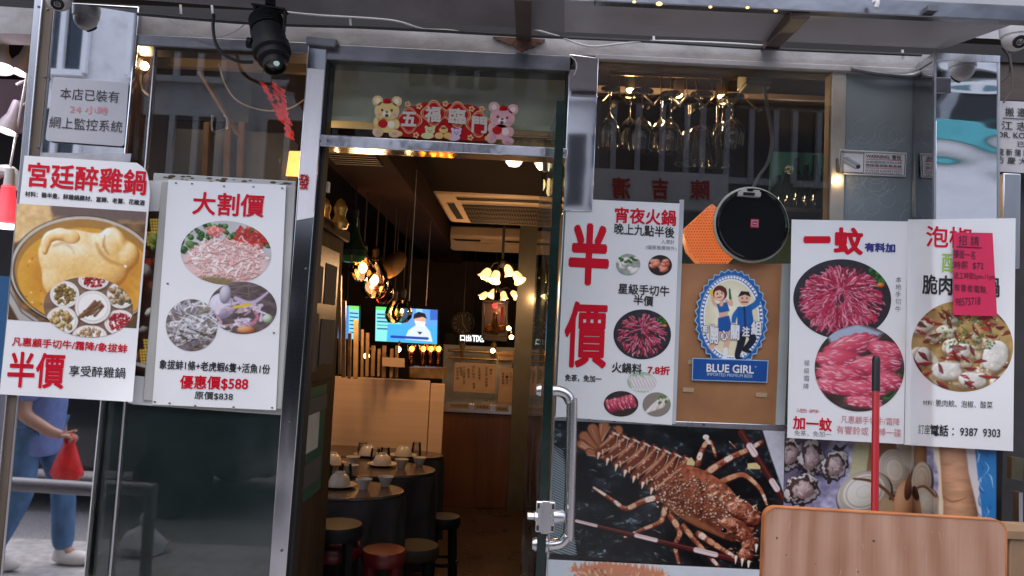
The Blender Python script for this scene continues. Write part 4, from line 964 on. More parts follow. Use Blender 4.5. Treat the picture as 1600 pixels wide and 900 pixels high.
def p4(c):
    for k in range(9): c.curve([(982 + k * 5, 588 + rnd(-2, 2)), (988 + k * 5, 598), (990 + k * 5, 610)], [3, 6, 4], (226, 222, 220), 5); c.curve([(983 + k * 5, 590), (990 + k * 5, 606)], [.6, 1], (190, 160, 180), 4)
small_photo('squid_photo', 1003, 597, 23, 16, p4, sC, C2, (166, 190, 160), .1)
def p5(c):
    c.mottle(.3, 6)
    for k in range(7): meat_roll(c, 952 + k * 6, 634 - k * 1.2, 22, 10, 1.2, 6)
small_photo('mutton_photo', 970.5, 631, 27, 20, p5, sC, C2, (56, 44, 40))
def p6(c):
    for k in range(10): c.curve([(1008 + k * 3, 645 - k), (1020 + k * 2.4, 634 - k), (1032 + k * 1.4, 622)], [3, 5, 2], random.choice([(220, 206, 198), (200, 184, 176), (236, 226, 220)]), 4, al=.9)
    for k in range(14): c.ell(rnd(1028, 1044), rnd(618, 630), 2, 1.4, random.choice([(60, 100, 50), (100, 130, 70)]), rnd(0, 3))
small_photo('tripe_photo', 1026, 632, 22, 19, p6, sC, C2, (140, 130, 120))
text_px([('半', 889, 396, 952, 399, 97, .04), ('價', 882, 522, 949, 524, 104, .022), ('宵夜火鍋', 960.5, 335.5, 1056.5, 341, 25, .024), ('7.8折', 1012, 577.5, 1047, 579.5, 14, .03)], sC, 'lettering', ink_red, C2)
text_px([('晚上九點半後', 960, 357, 1054, 363.5, 17.5, .018), ('星級手切牛', 966, 450.5, 1046, 455.5, 16.5, .018), ('半價', 990, 468, 1021, 471, 16, .018), ('火鍋料', 956, 573.5, 1003, 577, 16.5, .022), ('免茶，免加一', 883, 590, 940, 592.5, 11, .02)], sC, 'lettering', ink_black, C2)
text_px([('入席計', 1033, 377.5, 1054, 378.5, 7, .0), ('(優惠推廣除外)', 1009, 386.5, 1057, 389, 8, .0)], sC, 'lettering', ink_grey, C2)

# ---- D: brown board with beer sticker
m_board = mat('brown_hardboard', (0.34, 0.155, 0.066), .42, var=.28, scale=5, bump=.15, bscale=10, dirt=.2, rvar=.3)
db = thing('hardboard_panel', 'brown hardboard panel behind the window under the round black display', 'board', P(1140, 660, -.004))
panel('board', [(1062, 412), (1232, 412), (1219, 665), (1050, 661)], -.004, .003, m_board, db)
mb = MB(); mb.slab(quadpx([(1222, 412), (1236, 412), (1226, 664), (1212, 664)], -.008), (0, .004, 0)); mb.build('laminate_edge', mat('pale_edge', (.42, .46, .47), .25, var=.1), db)
for k, (px, py) in enumerate(((1076, 609), (1190, 617), (1084, 566))):
    mb = MB(); mb.slab(quadpx([(px - 9, py - 4), (px + 9, py - 3), (px + 8, py + 4), (px - 9, py + 3)], -.0065), (0, .001, 0)); mb.build('tape', mat('yellowed_tape', (.42, .30, .18), .2), db)
random.seed(12)
bs = thing('beer_sticker', 'oval blue and white beer sticker with two cheering figures on the brown board', 'sticker', P(1140, 510, -.01))
sD = surf_fn(-.012, .0006)
c = Canvas(1078, 418, 1206, 602, (20, 70, 150), 1.7)
BL = (28, 88, 178); CX, CY = 1143, 497
c.a[:] = np.array(BL) / 255.
for k in range(44):
    t = k * 2 * math.pi / 44
c.ell(CX, CY, 50, 68, (196, 214, 236), -.02); c.ell(CX, CY, 48.5, 66.5, (24, 60, 140), -.02)
for k in range(64):
    t = k * 2 * math.pi / 64; c.ell(CX + 46.5 * math.cos(t), CY + 64 * math.sin(t), 2.2, 2.2, (232, 236, 246), t, .8)
c.ell(CX, CY, 44, 61.5, (240, 242, 248), -.02); c.ell(CX, CY, 42, 59, (226, 218, 184), -.02); c.ell(CX, CY - 12, 30, 38, (240, 234, 208), 0, 16)
c.mottle(.03, 9)
sk = (226, 178, 150)
# woman in a blue two-piece
c.curve([(1127, 480), (1116, 474), (1113, 461)], [6, 5, 4], sk); c.ell(1112, 457, 4, 5, (230, 200, 60)); c.curve([(1135, 470), (1143, 476), (1141, 464)], [5, 5, 4], sk); c.line([(1141, 466), (1140, 452)], [4, 2.5], (40, 100, 70))
c.curve([(1126, 512), (1122, 528), (1106, 548), (1094, 556)], [13, 11, 7, 5], sk); c.line([(1094, 552), (1090, 565), (1100, 564)], [7, 7, 4], (226, 232, 240)); c.curve([(1133, 512), (1136, 530), (1134, 548)], [12, 10, 7], sk); c.line([(1134, 546), (1133, 562), (1138, 566)], [7, 7, 5], (230, 234, 240))
c.poly([(1120, 475), (1136, 472), (1140, 486), (1124, 490)], (30, 96, 170)); c.poly([(1123, 489), (1138, 486), (1137, 494), (1124, 497)], sk); c.poly([(1122, 497), (1139, 493), (1144, 512), (1138, 518), (1122, 518)], (26, 84, 160))
c.line([(1128, 470), (1127, 476)], 6, sk); c.ell(1125, 458, 11, 12, (96, 36, 26), -.2); c.ell(1124, 461, 8, 9, (238, 196, 170), -.2); c.poly([(1114, 456), (1120, 448), (1134, 450), (1136, 460), (1124, 453)], (96, 36, 26)); c.line([(1121, 465), (1127, 464)], 1.4, (180, 50, 50)); c.ell(1121, 459, 1, 1.2, (30, 20, 20)); c.ell(1128, 458, 1, 1.2, (30, 20, 20))
# man in a blue jacket
c.curve([(1170, 482), (1182, 474), (1188, 458)], [10, 9, 6], (34, 104, 178)); c.ell(1189, 455, 4, 4, sk); c.line([(1189, 458), (1188, 440)], [5, 3], (90, 140, 170)); c.curve([(1156, 484), (1148, 494), (1146, 506)], [10, 8, 6], (34, 104, 178)); c.ell(1146, 508, 4, 4, sk)
c.curve([(1160, 516), (1158, 535), (1152, 556), (1158, 562)], [15, 12, 8, 6], (20, 26, 44)); c.curve([(1168, 516), (1176, 530), (1164, 546)], [13, 11, 8], (20, 26, 44)); c.line([(1162, 546), (1172, 550)], [6, 5], (18, 20, 30))
c.poly([(1152, 480), (1174, 478), (1180, 518), (1152, 520)], (30, 92, 166)); c.line([(1163, 480), (1165, 518)], 3, (20, 50, 96)); c.ell(1163, 467, 9, 10, (232, 186, 160)); c.poly([(1153, 464), (1158, 455), (1170, 456), (1173, 464), (1164, 460)], (24, 20, 20)); c.line([(1159, 472), (1168, 472)], 1.8, (150, 40, 40)); c.ell(1160, 466, 1, 1.2, (30, 20, 20)); c.ell(1167, 466, 1, 1.2, (30, 20, 20))
c.curve([(1102, 522), (1140, 534), (1190, 520)], [3, 4, 3], (230, 230, 236), 6, 2, .0)
# scalloped oval label
mb = MB(); n = 132; vs = [sD(CX + (56 + 2.2 * math.sin(k * 33 * 2 * math.pi / n)) * math.cos(k * 2 * math.pi / n), CY + (75 + 2.2 * math.sin(k * 33 * 2 * math.pi / n)) * math.sin(k * 2 * math.pi / n), 0) for k in range(n)]
mb.slab(vs[::-1], (0, .001, 0)); mb.build('scalloped_border', mat('pale_blue_print', (.34, .5, .68), .3, var=.05), bs, smooth=0)
mb = MB(); vs = [sD(CX + (54 + 2 * math.sin(k * 33 * 2 * math.pi / n)) * math.cos(k * 2 * math.pi / n), CY + (73 + 2 * math.sin(k * 33 * 2 * math.pi / n)) * math.sin(k * 2 * math.pi / n), .0006) for k in range(n)]
mb.slab(vs[::-1], (0, .0005, 0)); mb.build('blue_oval', mat('blue_print', (.025, .13, .40), .28, var=.12, scale=14), bs, smooth=0)
photo_disc('figures_print', c, CX, CY, 49.5, 67.5, sD, bs, -.02, .0012, 1.6)
for nm, q, m, e in (('banner_edge', [(1082, 559), (1201, 563), (1199, 598), (1081, 594)], mat('pale_blue_print', None), .0018), ('banner', [(1083.5, 560.5), (1199.5, 564.5), (1197.5, 596.5), (1082.5, 592.5)], mat('banner_blue', (.012, .075, .30), .3, var=.08), .0026)):
    mb = MB(); mb.slab([sD(a, b_, e) for a, b_ in q][::-1], (0, .0007, 0)); mb.build(nm, m, bs)
m_ink_white = mat('white_ink', (.78, .78, .80), .4, var=.03); m_ink_pale = mat('pale_blue_ink', (.42, .55, .72), .4)
text_px([('BLUE GIRL', 1104, 574.5, 1178, 577.5, 13, .022), ('®', 1179.5, 573, 1182, 573, 3, .0)], lambda a, b_, e: sD(a, b_, e + .0026), 'lettering', m_ink_white, bs)
text_px([('IMPORTED PREMIUM BEER', 1105, 584.5, 1176, 588, 5, .01)], lambda a, b_, e: sD(a, b_, e + .0026), 'lettering', m_ink_pale, bs)
ch_ = [('開', 1109, 524, 1123, 525, 27), ('心', 1125, 524, 1138, 524, 17), ('關', 1141, 519, 1156, 520, 25), ('注', 1159, 518, 1172, 518, 17), ('組', 1173, 512, 1191, 513, 23), ('藍', 1097, 514, 1107, 514, 12), ('妹', 1108, 512, 1118, 512, 12)]
text_px([(t, a, b_, c_, d_, h, .11) for t, a, b_, c_, d_, h in ch_], lambda a, b_, e: sD(a, b_, e + .0016), 'lettering', mat('ink_outline', (.10, .13, .20), .4), bs, join=True)
text_px([(t, a + .7, b_, c_ - .7, d_, h - 1.4, .035) for t, a, b_, c_, d_, h in ch_], lambda a, b_, e: sD(a, b_, e + .0026), 'lettering', m_ink_white, bs, join=True)

# ---- E: 一蚊
random.seed(41)
qE = [(1237, 343), (1419, 346), (1412, 694), (1230, 684)]
fold = lambda px, py: -.004 * math.exp(-((px - 1418) / 5.0) ** 2)
sE = surf_fn(-.058, .0055, 60, 130, 2.0, fold)
E1 = thing('poster', 'one dollar beef poster with two round meat photos, left of the pepper fish poster', 'poster', ctr(qE))
sheet('paper', qE, sE, E1, n=34)
c = Canvas(1236, 401, 1396, 535, (46, 40, 46)); beef_plate(c, 1316, 468, 77, 63, 760)
photo_disc('beef_photo', c, 1316, 467.5, 76.5, 62.5, sE, E1, .05)
c = Canvas(1270, 504, 1416, 646, (64, 50, 44)); c.mottle(.5, 22, 7, 4)
for k in range(7): c.lump(rnd(1385, 1408), rnd(590, 625), rnd(8, 16), rnd(6, 10), (30, 50, 24), (70, 100, 56), (120, 150, 96), rnd(0, 3))
c.poly([(1290, 520), (1340, 506), (1380, 520), (1350, 540), (1300, 540)], (168, 180, 200), 6)
for (x, y, L, W, a) in ((1330, 540, 90, 34, -.25), (1386, 548, 60, 30, .3), (1310, 562, 74, 34, .05), (1366, 572, 88, 36, -.1), (1316, 586, 84, 32, .12), (1384, 596, 60, 30, .1), (1300, 604, 60, 24, .2), (1344, 608, 84, 28, .08), (1350, 628, 60, 20, .1)): meat_roll(c, x, y, L, W, a, 36)
photo_disc('pork_roll_photo', c, 1343, 575.5, 70, 67.5, sE, E1, .1, eps=.0013)
text_px([('一', 1255.5, 374.5, 1298, 374.5, 11, .055), ('蚊', 1303, 376, 1349, 377.5, 43, .038), ('加一蚊', 1239, 660, 1300, 664, 21, .025)], sE, 'lettering', ink_red, E1)
text_px([('有料加', 1351, 386, 1399, 387.5, 14.5, .045)], sE, 'lettering', ink_navy, E1)
text_px([('凡惠顧手切牛/霜降', 1314, 655, 1406, 659.5, 12, .0), ('有響鈴或', 1307, 671, 1357, 674, 13, .0), ('棒一碟', 1373, 675, 1408, 677, 13, .0), ('憑券', 1244, 641, 1281, 643, 6, -.01)], sE, 'lettering', ink_pink, E1)
text_px([(t, 1399.5 - k * .2, 437 + k * 11.4, 1408.5 - k * .2, 437 + k * 11.4, 9, 0) for k, t in enumerate('本地手切牛')], sE, 'lettering', ink_grey, E1, join=True)
text_px([(t, 1256.5 - k * .3, 567 + k * 12.2, 1265 - k * .3, 567 + k * 12.2, 9, 0) for k, t in enumerate('極級霜降')], sE, 'lettering', ink_grey, E1, join=True)
text_px([('免茶，免加一', 1241, 676.5, 1299, 679, 8.5, 0)], sE, 'lettering', ink_grey, E1)

# ---- F: pepper fish
random.seed(51)
qF = [(1419, 343), (1587, 341), (1583, 705), (1413, 695)]
sF = surf_fn(-.154, .006, 55, 120, .2, lambda px, py: -.095 * max(0, min(1, (1462 - px) / 40)) ** 1.2 + .003 * math.exp(-((px - 1456) / 4.) ** 2))
F1 = thing('poster', 'pepper fish poster with an oval photo of white fish and chillies, on the mirror column', 'poster', ctr(qF))
sheet('paper', qF, sF, F1, n=44)
c = Canvas(1420, 464, 1588, 618, (170, 138, 84)); c.mottle(.3, 18)
for k in range(40): c.ell(rnd(1424, 1584), rnd(470, 612), rnd(4, 14), rnd(3, 9), random.choice([(190, 152, 84), (142, 98, 50), (206, 178, 112)]), rnd(0, 3), 4, .5)
for k in range(30):
    x, y = rnd(1434, 1576), rnd(478, 600); w_ = rnd(10, 19); a = rnd(-1, 1); b = random.choice([(190, 176, 146), (206, 196, 170), (180, 160, 122)]); hi_ = (238, 230, 212)
    c.lump(x, y + 3, w_ + 2, w_ * .66, (104, 66, 30), (140, 96, 46), (170, 120, 60), a, .5, soft=4)
    c.relief([(x, y, w_, w_ * .55, a, 10), (x + rnd(-9, 9), y + rnd(-6, 6), w_ * .7, w_ * .45, a + rnd(-1, 1), 8), (x + rnd(-9, 9), y + rnd(-6, 6), w_ * .5, w_ * .4, rnd(0, 3), 8)], (tuple(v * .6 for v in b), b, hi_), k=2.5, seed=k, rough=.10, spec=.06, depth=.6)
for (x, y, w_, h_) in ((1556, 556, 20, 24), (1480, 580, 24, 14), (1520, 594, 22, 12), (1442, 558, 12, 16), (1498, 548, 20, 12)):
    c.lump(x, y + 3, w_ + 3, h_ + 3, (120, 80, 40), (150, 110, 60), (170, 130, 80), .1, .6, soft=4); c.relief([(x, y, w_, h_, .2, 12), (x - w_ * .4, y + h_ * .3, w_ * .6, h_ * .6, .5, 9), (x + w_ * .4, y - h_ * .35, w_ * .5, h_ * .5, -.4, 9)], ((136, 126, 110), (204, 198, 188), (244, 242, 236)), k=2.5, seed=int(x), rough=.09, spec=.08, depth=.5)
for k in range(62):
    x, y = 1432 + 145 * rnd(0, 1), 476 + 126 * rnd(0, 1) ** 1.2; a = rnd(-.6, 1.2); L = rnd(6, 13); r_ = random.choice([(140, 24, 22), (112, 16, 16), (160, 40, 30), (96, 22, 16)])
    c.curve([(x - L * math.cos(a), y - L * math.sin(a)), (x, y + rnd(-3, 3)), (x + L * math.cos(a), y + L * math.sin(a))], [1.5, rnd(4, 7.5), 1], tuple(v * .5 for v in r_), 5, al=.6); c.curve([(x - L * math.cos(a), y - L * math.sin(a) - .8), (x, y + rnd(-2, 2) - .8), (x + L * math.cos(a), y + L * math.sin(a) - .8)], [1, rnd(3, 5.5), 1], r_, 5); c.curve([(x - L * .6 * math.cos(a), y - L * .6 * math.sin(a) - 2), (x + L * .5 * math.cos(a), y + L * .5 * math.sin(a) - 2)], [.5, 1.1], (214, 120, 100), 3, al=.6)
for k in range(110): c.lump(rnd(1470, 1560), rnd(480, 545), rnd(1.2, 3.2), rnd(.9, 2.2), (40, 60, 26), random.choice([(84, 110, 56), (110, 132, 74), (60, 88, 44)]), (160, 176, 116), rnd(0, 3), .85)
for k in range(50): c.ell(rnd(1430, 1580), rnd(475, 608), rnd(.7, 1.8), rnd(.6, 1.2), (255, 246, 224), 0, 1, .8)
c.mottle(.12, 9, seed=5)
photo_disc('fish_photo', c, 1503.5, 541, 79.5, 71, sF, F1, .05)
text_px([('泡椒', 1447, 369, 1519, 372, 33, .015)], sF, 'lettering', ink_red, F1)
text_px([('酸', 1472, 410, 1507, 412, 30, .008)], sF, 'lettering', ink_green, F1)
text_px([('脆肉鯇魚鍋', 1441, 444, 1562, 449, 31, .022), ('材料：', 1442, 629, 1459, 630, 8, -.01), ('脆肉鯇、泡椒、酸菜', 1462, 629.5, 1551, 633, 11, 0), ('訂座', 1435, 670.5, 1453, 671, 15, 0), ('電話', 1453.5, 671.5, 1482, 673, 18, .02), ('：9387  9303', 1488, 674, 1563, 677, 12.5, .015)], sF, 'lettering', ink_black, F1)

# ---- G: pink notice
m_pinkpaper = mat('pink_red_paper', (0.62, 0.018, 0.085), .7, var=.06, scale=6, bump=.15, bscale=8)
G1 = thing('notice', 'bright pink handwritten job notice stuck over the pepper fish poster', 'notice', P(1523, 430, -.16))
qG = [(1490, 363), (1551, 364), (1558, 494), (1489, 492)]
sG = surf_fn(-.168, .002, 30, 60, 0)
sheet('paper', qG, sG, G1, m_pinkpaper, 12)
m_pen = mat('marker_pen', (.05, .008, .03), .6)
text_px([('招 請', 1498, 375, 1530, 377, 15, -.012), ('樓面一名', 1490, 396, 1524, 399, 13, -.014), ('時薪  $72', 1491, 414, 1537, 415, 13, -.014), ('返工時間5pm-11pm', 1491, 431, 1555, 433, 12, -.014), ('有意者電聯,', 1491, 449, 1543, 453, 12, -.014), ('98575718', 1493, 472, 1532, 470, 12, -.012)], sG, 'handwriting', m_pen, G1)
mb = MB(); mb.tube([sG(1496, 385, .001), sG(1534, 387, .001)], .0012, 4); mb.build('underline', m_pen, G1)

# ---- H: steel notice on the pillar
m_plate = mat('grey_sign_plate', (0.46, 0.46, 0.49), .35, var=.05, scale=3, metal=.15)
qH = rounded([(84, 120), (201, 129), (194, 229), (70, 220)], 7, {2, 3})
H1 = thing('notice_plate', 'grey plate on the mirror pillar announcing that the shop has cameras', 'sign', P(135, 175, -.04))
panel('plate', qH, -.042, .004, m_plate, H1, .001)
sH = lambda a, b_, e: P(a, b_, -.0425 - e)
text_px([('本店已裝有', 94, 145.5, 186, 152, 18, -.006), ('網上監控系統', 77, 190.5, 191, 198.5, 18, -.006)], sH, 'lettering', ink_black, H1)
text_px([('24 小時', 109, 170, 169, 173.5, 13, -.012)], sH, 'lettering', ink_pink, H1)
# worn tape under it
mb = MB(); mb.slab(quadpx([(36, 238), (205, 240), (203, 253), (36, 250)], -.036), (0, .004, 0)); tag(mb.build('tape_strip', mat('milky_film', (.45, .44, .47), .25, var=.2, scale=12, bump=.4, bscale=20), origin=P(120, 245, -.036)), 'strip of milky wrinkled tape across the pillar under the grey plate', 'tape')

# ---- I: camera warning sticker
I1 = thing('warning_sticker', 'small white camera warning sticker on the pale blue panel', 'sticker', P(1363, 255, 0))
sI = lambda a, b_, e: P(a, b_, -.009 - e)
panel('sheet', [(1312, 233), (1417, 238.5), (1415, 276), (1310, 272)], -.008, .0015, m_paper2, I1)
mb = MB()
for a, b_ in (((1314, 236), (1415, 241)), ((1415, 241), (1413, 274)), ((1413, 274), (1312, 269.5)), ((1312, 269.5), (1314, 236)), ((1350, 239), (1349, 270)), ((1316, 238), (1350, 239.5)), ((1314, 269), (1349, 270))): mb.bar(sI(*a, .001), sI(*b_, .001), .0016, .001)
mb.build('border', ink_black, I1)
mb = MB()
for y in (248.5, 262): mb.bar(sI(1353, y, .001), sI(1410, y + 2.4, .001), .0016, .001)
mb.build('rule', ink_red, I1)
text_px([('WARNING: 警告', 1353, 243.5, 1408, 246.5, 7, .01), ('此範圍設有廿四小時', 1353, 252.5, 1409, 255, 4, 0), ('閉路電視監察系統', 1353, 258, 1409, 260.3, 4.4, .01), ('24 HOUR SURVEILLANCE', 1352, 266, 1410, 268.3, 3, 0), ('SYSTEM INSTALLED', 1352, 270, 1408, 272.3, 3, 0)], sI, 'lettering', ink_black, I1)
mb = MB(); mb.add([sI(*p, .001) for p in ((1318, 246), (1324, 244.5), (1345, 257), (1344, 262), (1338, 264), (1318, 253))], [list(range(5, -1, -1))]); mb.build('camera_picture', mat('mid_grey_ink', (.42, .42, .44), .5), I1, smooth=0)
mb = MB(); mb.add([sI(1341 + 3.4 * math.cos(a), 260.5 + 3.2 * math.sin(a), .0014) for a in np.linspace(6.28, 0, 13)[:-1]], [list(range(12))])
mb.bar(sI(1318, 246, .0014), sI(1340, 258, .0014), .001, .0006); mb.bar(sI(1318, 253, .0014), sI(1338, 264, .0014), .001, .0006); mb.build('camera_picture', ink_black, I1, smooth=0)

# ---- K: removal notice at the far right
K1 = thing('notice', 'white moving notice with dark characters at the right edge behind the mirror column', 'notice', P(1610, 215, -.03))
panel('sheet', [(1555, 157), (1700, 163), (1700, 275), (1555, 268)], -.02, .003, mat('notice_sheet', (.50, .49, .51), .5, var=.06), K1)
sK = lambda a, b_, e: P(a, b_, -.0205 - e)
text_px([('搬 遷 通 告', 1571, 174.5, 1640, 178, 14, .01), ('江 志 強', 1565, 195.5, 1630, 199, 14, .01), ('DR. KONG', 1559, 210, 1622, 213, 9, .01), ('已遷往', 1590, 225, 1625, 227, 9, .01), ('龍 新 蒲 崗 街', 1559, 237, 1622, 240, 11, .01), ('方 慶 大 廈', 1557, 249.5, 1622, 253, 11, .01)], sK, 'lettering', ink_black, K1)
mb = MB(); mb.bar(sK(1567, 184, .001), sK(1640, 188, .001), .002, .001); mb.build('underline', ink_black, K1)

# ------------------------------------------------------------------ big food prints under the windows
pm_gloss = print_mat('print_shiny', .3, .15, .45)
random.seed(61)
qL = [(867, 657), (1226, 674), (1222, 890), (858, 872)]
sL = surf_fn(-.008, .0008, 120, 120)
L1 = thing('lobster_print', 'large printed panel of a spiny lobster on dark water, behind the door handle', 'print', P(1045, 770, 0))
m_backing = mat('print_backing', (.5, .5, .5), .5)
panel('backing', qL, -.005, .004, m_backing, L1)
c = Canvas(852, 650, 1232, 900, (14, 17, 20), 1.25)
n = fbm(c.X / 26, c.Y / 18, 3, 5); c.a = np.array([10, 13, 16]) / 255. + np.clip(n - .42, 0, 1)[..., None] * np.array([.30, .34, .37])
n2 = fbm(c.X / 7, c.Y / 5, 13, 3); c.a += (np.clip(n2 - .64, 0, 1) * np.clip(n - .42, 0, 1) * 14)[..., None] * np.array([.5, .55, .58])
for k in range(120):
    x, y = rnd(870, 1180), rnd(700, 880); c.curve([(x, y), (x + rnd(-9, 9), y + rnd(-4, 4)), (x + rnd(-14, 14), y + rnd(-6, 6))], [.4, rnd(.8, 2.2), .4], random.choice([(70, 80, 86), (110, 122, 130), (50, 58, 62), (190, 200, 205)]), 3, al=.55)
c.poly([(852, 700), (866, 700), (880, 720), (892, 800), (900, 870), (852, 870)], (76, 88, 94), 3)
for k in range(46): y = 690 + k * 4.2; c.line([(856, y), (880 + k * .55, y + 16)], 1.5, (176, 188, 196), al=.85)
c.poly([(1190, 668), (1232, 672), (1232, 800), (1224, 770), (1204, 712)], (196, 196, 208), 2); c.mottle(.05, 6)
RB, RD, RL_, RW = (122, 58, 40), (58, 22, 16), (186, 118, 88), (244, 230, 218)
def leg(pts, w0, w1, base=RB, bands=4, tip=True):
    q = [(v.x, v.y) for v in catmull([Vector((*p, 0)) for p in pts], 8)]; N = len(q)
    ws = list(np.interp(np.linspace(0, 1, N), [0, .5, 1], [w0, (w0 + w1) / 2, w1]))
    c.line([(x + .5, y + 1.5) for x, y in q], [w + 2 for w in ws], RD, 1.4)
    c.line(q, ws, base, 1); c.line([(x - .8, y - w * .22) for (x, y), w in zip(q, ws)], [w * .38 for w in ws], RL_, 1.2, .8)
    for b in range(bands):
        i = int((b + .6) / bands * (N - 2)); m = max(1, N // (bands * 4)); seg = q[i:i + m + 1]
        if len(seg) > 1: c.line(seg, [w * .95 for w in ws[i:i + m + 1]], random.choice([RW, (226, 186, 150), (214, 160, 120)]), 1.5, .85)
    for k in range(int(N * 1.5)):
        i = random.randrange(N); c.ell(q[i][0] + rnd(-.4, .4) * ws[i], q[i][1] + rnd(-.4, .4) * ws[i], rnd(.4, 1.1), rnd(.4, .9), random.choice([RD, RW, (160, 80, 50)]), 0, .8, .7)
    if tip: c.line(q[-max(3, N // 5):], [w * .8 for w in ws[-max(3, N // 5):]], (236, 226, 222), 1, .8)
leg([(1090, 724), (1096, 705), (1105, 690), (1112, 694), (1118, 712)], 9, 4, tip=False); c.ell(1103, 683, 5, 4, (232, 224, 222)); c.line([(1103, 684), (1108, 692)], 5, (220, 200, 190))
leg([(1100, 742), (1124, 725), (1147, 712), (1170, 702), (1190, 690)], 11, 6, tip=False)
leg([(1118, 757), (1142, 746), (1162, 742), (1182, 757), (1192, 772), (1198, 788)], 9, 4, base=(164, 98, 70), bands=3, tip=False)
leg([(1032, 776), (1004, 783), (978, 794), (956, 780), (928, 762)], 10, 4)
leg([(1040, 790), (1036, 806), (1030, 816), (1002, 828), (976, 839)], 10, 3)
leg([(1048, 806), (1058, 822), (1062, 834), (1055, 852), (1060, 878), (1066, 900)], 10, 4)
leg([(1068, 822), (1084, 842), (1104, 864), (1124, 886), (1142, 902)], 9, 4)
leg([(1092, 834), (1116, 850), (1145, 868)], 11, 6)
leg([(1140, 690), (1150, 700)], 1, 1, bands=1, tip=False)
# long feelers
def feeler(p, q_, w0, w1, nb):
    dx, dy = q_[0] - p[0], q_[1] - p[1]
    c.line([(p[0] + 1, p[1] + 2), (q_[0] + 1, q_[1] + 2)], [w0 + 1, w1 + 1], (20, 8, 8)); c.line([p, q_], [w0, w1], (78, 26, 24))
    for k in range(nb):
        t = (k + .5) / nb; c.line([(p[0] + dx * (t - .06), p[1] + dy * (t - .06)), (p[0] + dx * (t + .05), p[1] + dy * (t + .05))], [w0 + (w1 - w0) * t] * 2, (226, 206, 206), 1.2)
    c.line([(p[0], p[1] - w0 * .2), (q_[0], q_[1] - w1 * .2)], .9, (180, 120, 110), 1, .6)
feeler((1148, 874), (868, 806), 9, 4, 3); feeler((1158, 676), (1228, 786), 11, 9, 2)
# tail fan
for (a, b_, w) in (((934, 700), (944, 664), 17), ((938, 702), (926, 670), 18), ((936, 706), (913, 682), 18), ((938, 712), (908, 694), 15), ((944, 714), (920, 706), 12), ((948, 694), (966, 672), 16)):
    c.line([a, b_], [9, w], (92, 44, 24), 1.5); c.line([a, b_], [6, w - 3], (160, 100, 70), 2); 
    for k in range(7): t = rnd(-.35, .35); c.line([a, (b_[0] + (b_[1] - a[1]) * t, b_[1] - (b_[0] - a[0]) * t)], [.6, 1.1], random.choice([(236, 196, 160), (120, 60, 34), (214, 150, 104)]), 1, .7)
# tail rings
for k in range(8):
    t = k / 7.; x, y = 947 + (1052 - 947) * t, 692 + (744 - 692) * t; W = 20 + 15 * t
    nx_, ny_ = -.56, .83
    A0 = (x - nx_ * W, y - ny_ * W); B0 = (x + nx_ * W, y + ny_ * W); mid = (x + 9, y + 3)
    c.curve([A0, (x + 8, y + 1), B0], [10, 21, 12], RD, 6, 2); c.curve([(A0[0] - 2, A0[1] - 1), (x + 6, y), (B0[0] - 2, B0[1] - 1)], [7, 16, 9], (112, 52, 36), 6, 2)
    c.curve([(A0[0] + 3, A0[1] + 1), (x + 2, y - 4), (x - 4 + nx_ * W * .5, y - 2 + ny_ * W * .5)], [3, 5, 2], (206, 150, 116), 6, 2, .8)
    c.curve([(A0[0] + 7, A0[1] + 3), (x + 14, y + 3), (B0[0] + 4, B0[1])], [1.4, 2, 1.4], (228, 190, 156), 6, 1.2, .8)
    for j in range(16): u = rnd(-.9, .9); c.ell(x + nx_ * W * u + rnd(-2, 9), y + ny_ * W * u + rnd(-3, 3), rnd(.6, 1.8), rnd(.5, 1.3), random.choice([(240, 216, 190), (226, 180, 140), (84, 34, 22)]), rnd(0, 3), 1, .9)
    c.line([B0, (B0[0] - 2, B0[1] + 9)], [5, 1], (236, 214, 192)); c.line([(B0[0] + 6, B0[1] - 5), (B0[0] + 6, B0[1] + 3)], [3, 1], (224, 180, 150))
    c.curve([(A0[0] - 1, A0[1]), (A0[0] + 5, A0[1] + 3), (A0[0] + 11, A0[1] + 6)], [2, 3, 2], (236, 214, 200), 4, 1, .8)
# carapace
car = [(1066, 726), (1090, 731), (1116, 744), (1138, 760), (1152, 776), (1170, 786), (1184, 800), (1180, 822), (1164, 842), (1142, 845), (1118, 836), (1090, 824), (1062, 808), (1038, 790), (1026, 770), (1036, 752), (1050, 738)]
c.poly([(x + 1, y + 3) for x, y in car], (30, 12, 10), 3, 1, 4)
def carcol(X, Y):
    s_ = ((X - 1030) * .56 - (Y - 770) * .83); t = np.clip(.5 + s_ / 90. - np.clip((Y - 795) / 90., 0, 1) * .4, 0, 1); nn = fbm(X / 5, Y / 5, 8, 4)[..., None]
    a = np.array([58, 25, 19]) + (np.array([152, 84, 60]) - np.array([58, 25, 19])) * t[..., None]; return a * (.55 + .9 * nn)
c.poly(car, carcol, 1.5, 1, 4)
c.curve([(1034, 778), (1060, 800), (1096, 820), (1130, 838)], [6, 12, 10, 4], (172, 112, 70), 6, 5, .6); c.curve([(1028, 764), (1040, 750), (1064, 732)], [2, 3, 2], (220, 170, 130), 6, 1.2, .9); c.curve([(1092, 750), (1098, 776), (1094, 806)], [3, 5, 3], (66, 24, 18), 6, 3, .8)
for k in range(520):
    t = rnd(0, 1); x = 1032 + 130 * t + rnd(-12, 12); y = 762 + 40 * t + rnd(-32, 32); r = rnd(.7, 1.9)
    sl = 1
    if (y > 724 + max(0, (x - 1066)) * .62 - 2 + max(0, 1066 - x) * .9) and y < 845 - max(0, 1120 - x) * .55:
        c.ell(x + .5, y + .8, r + .5, r + .4, (56, 20, 14), 0, 1, .8); c.ell(x, y, r, r * .85, random.choice([(230, 196, 166), (210, 150, 116), (190, 120, 86), (244, 224, 206)]), 0, 1, .95)
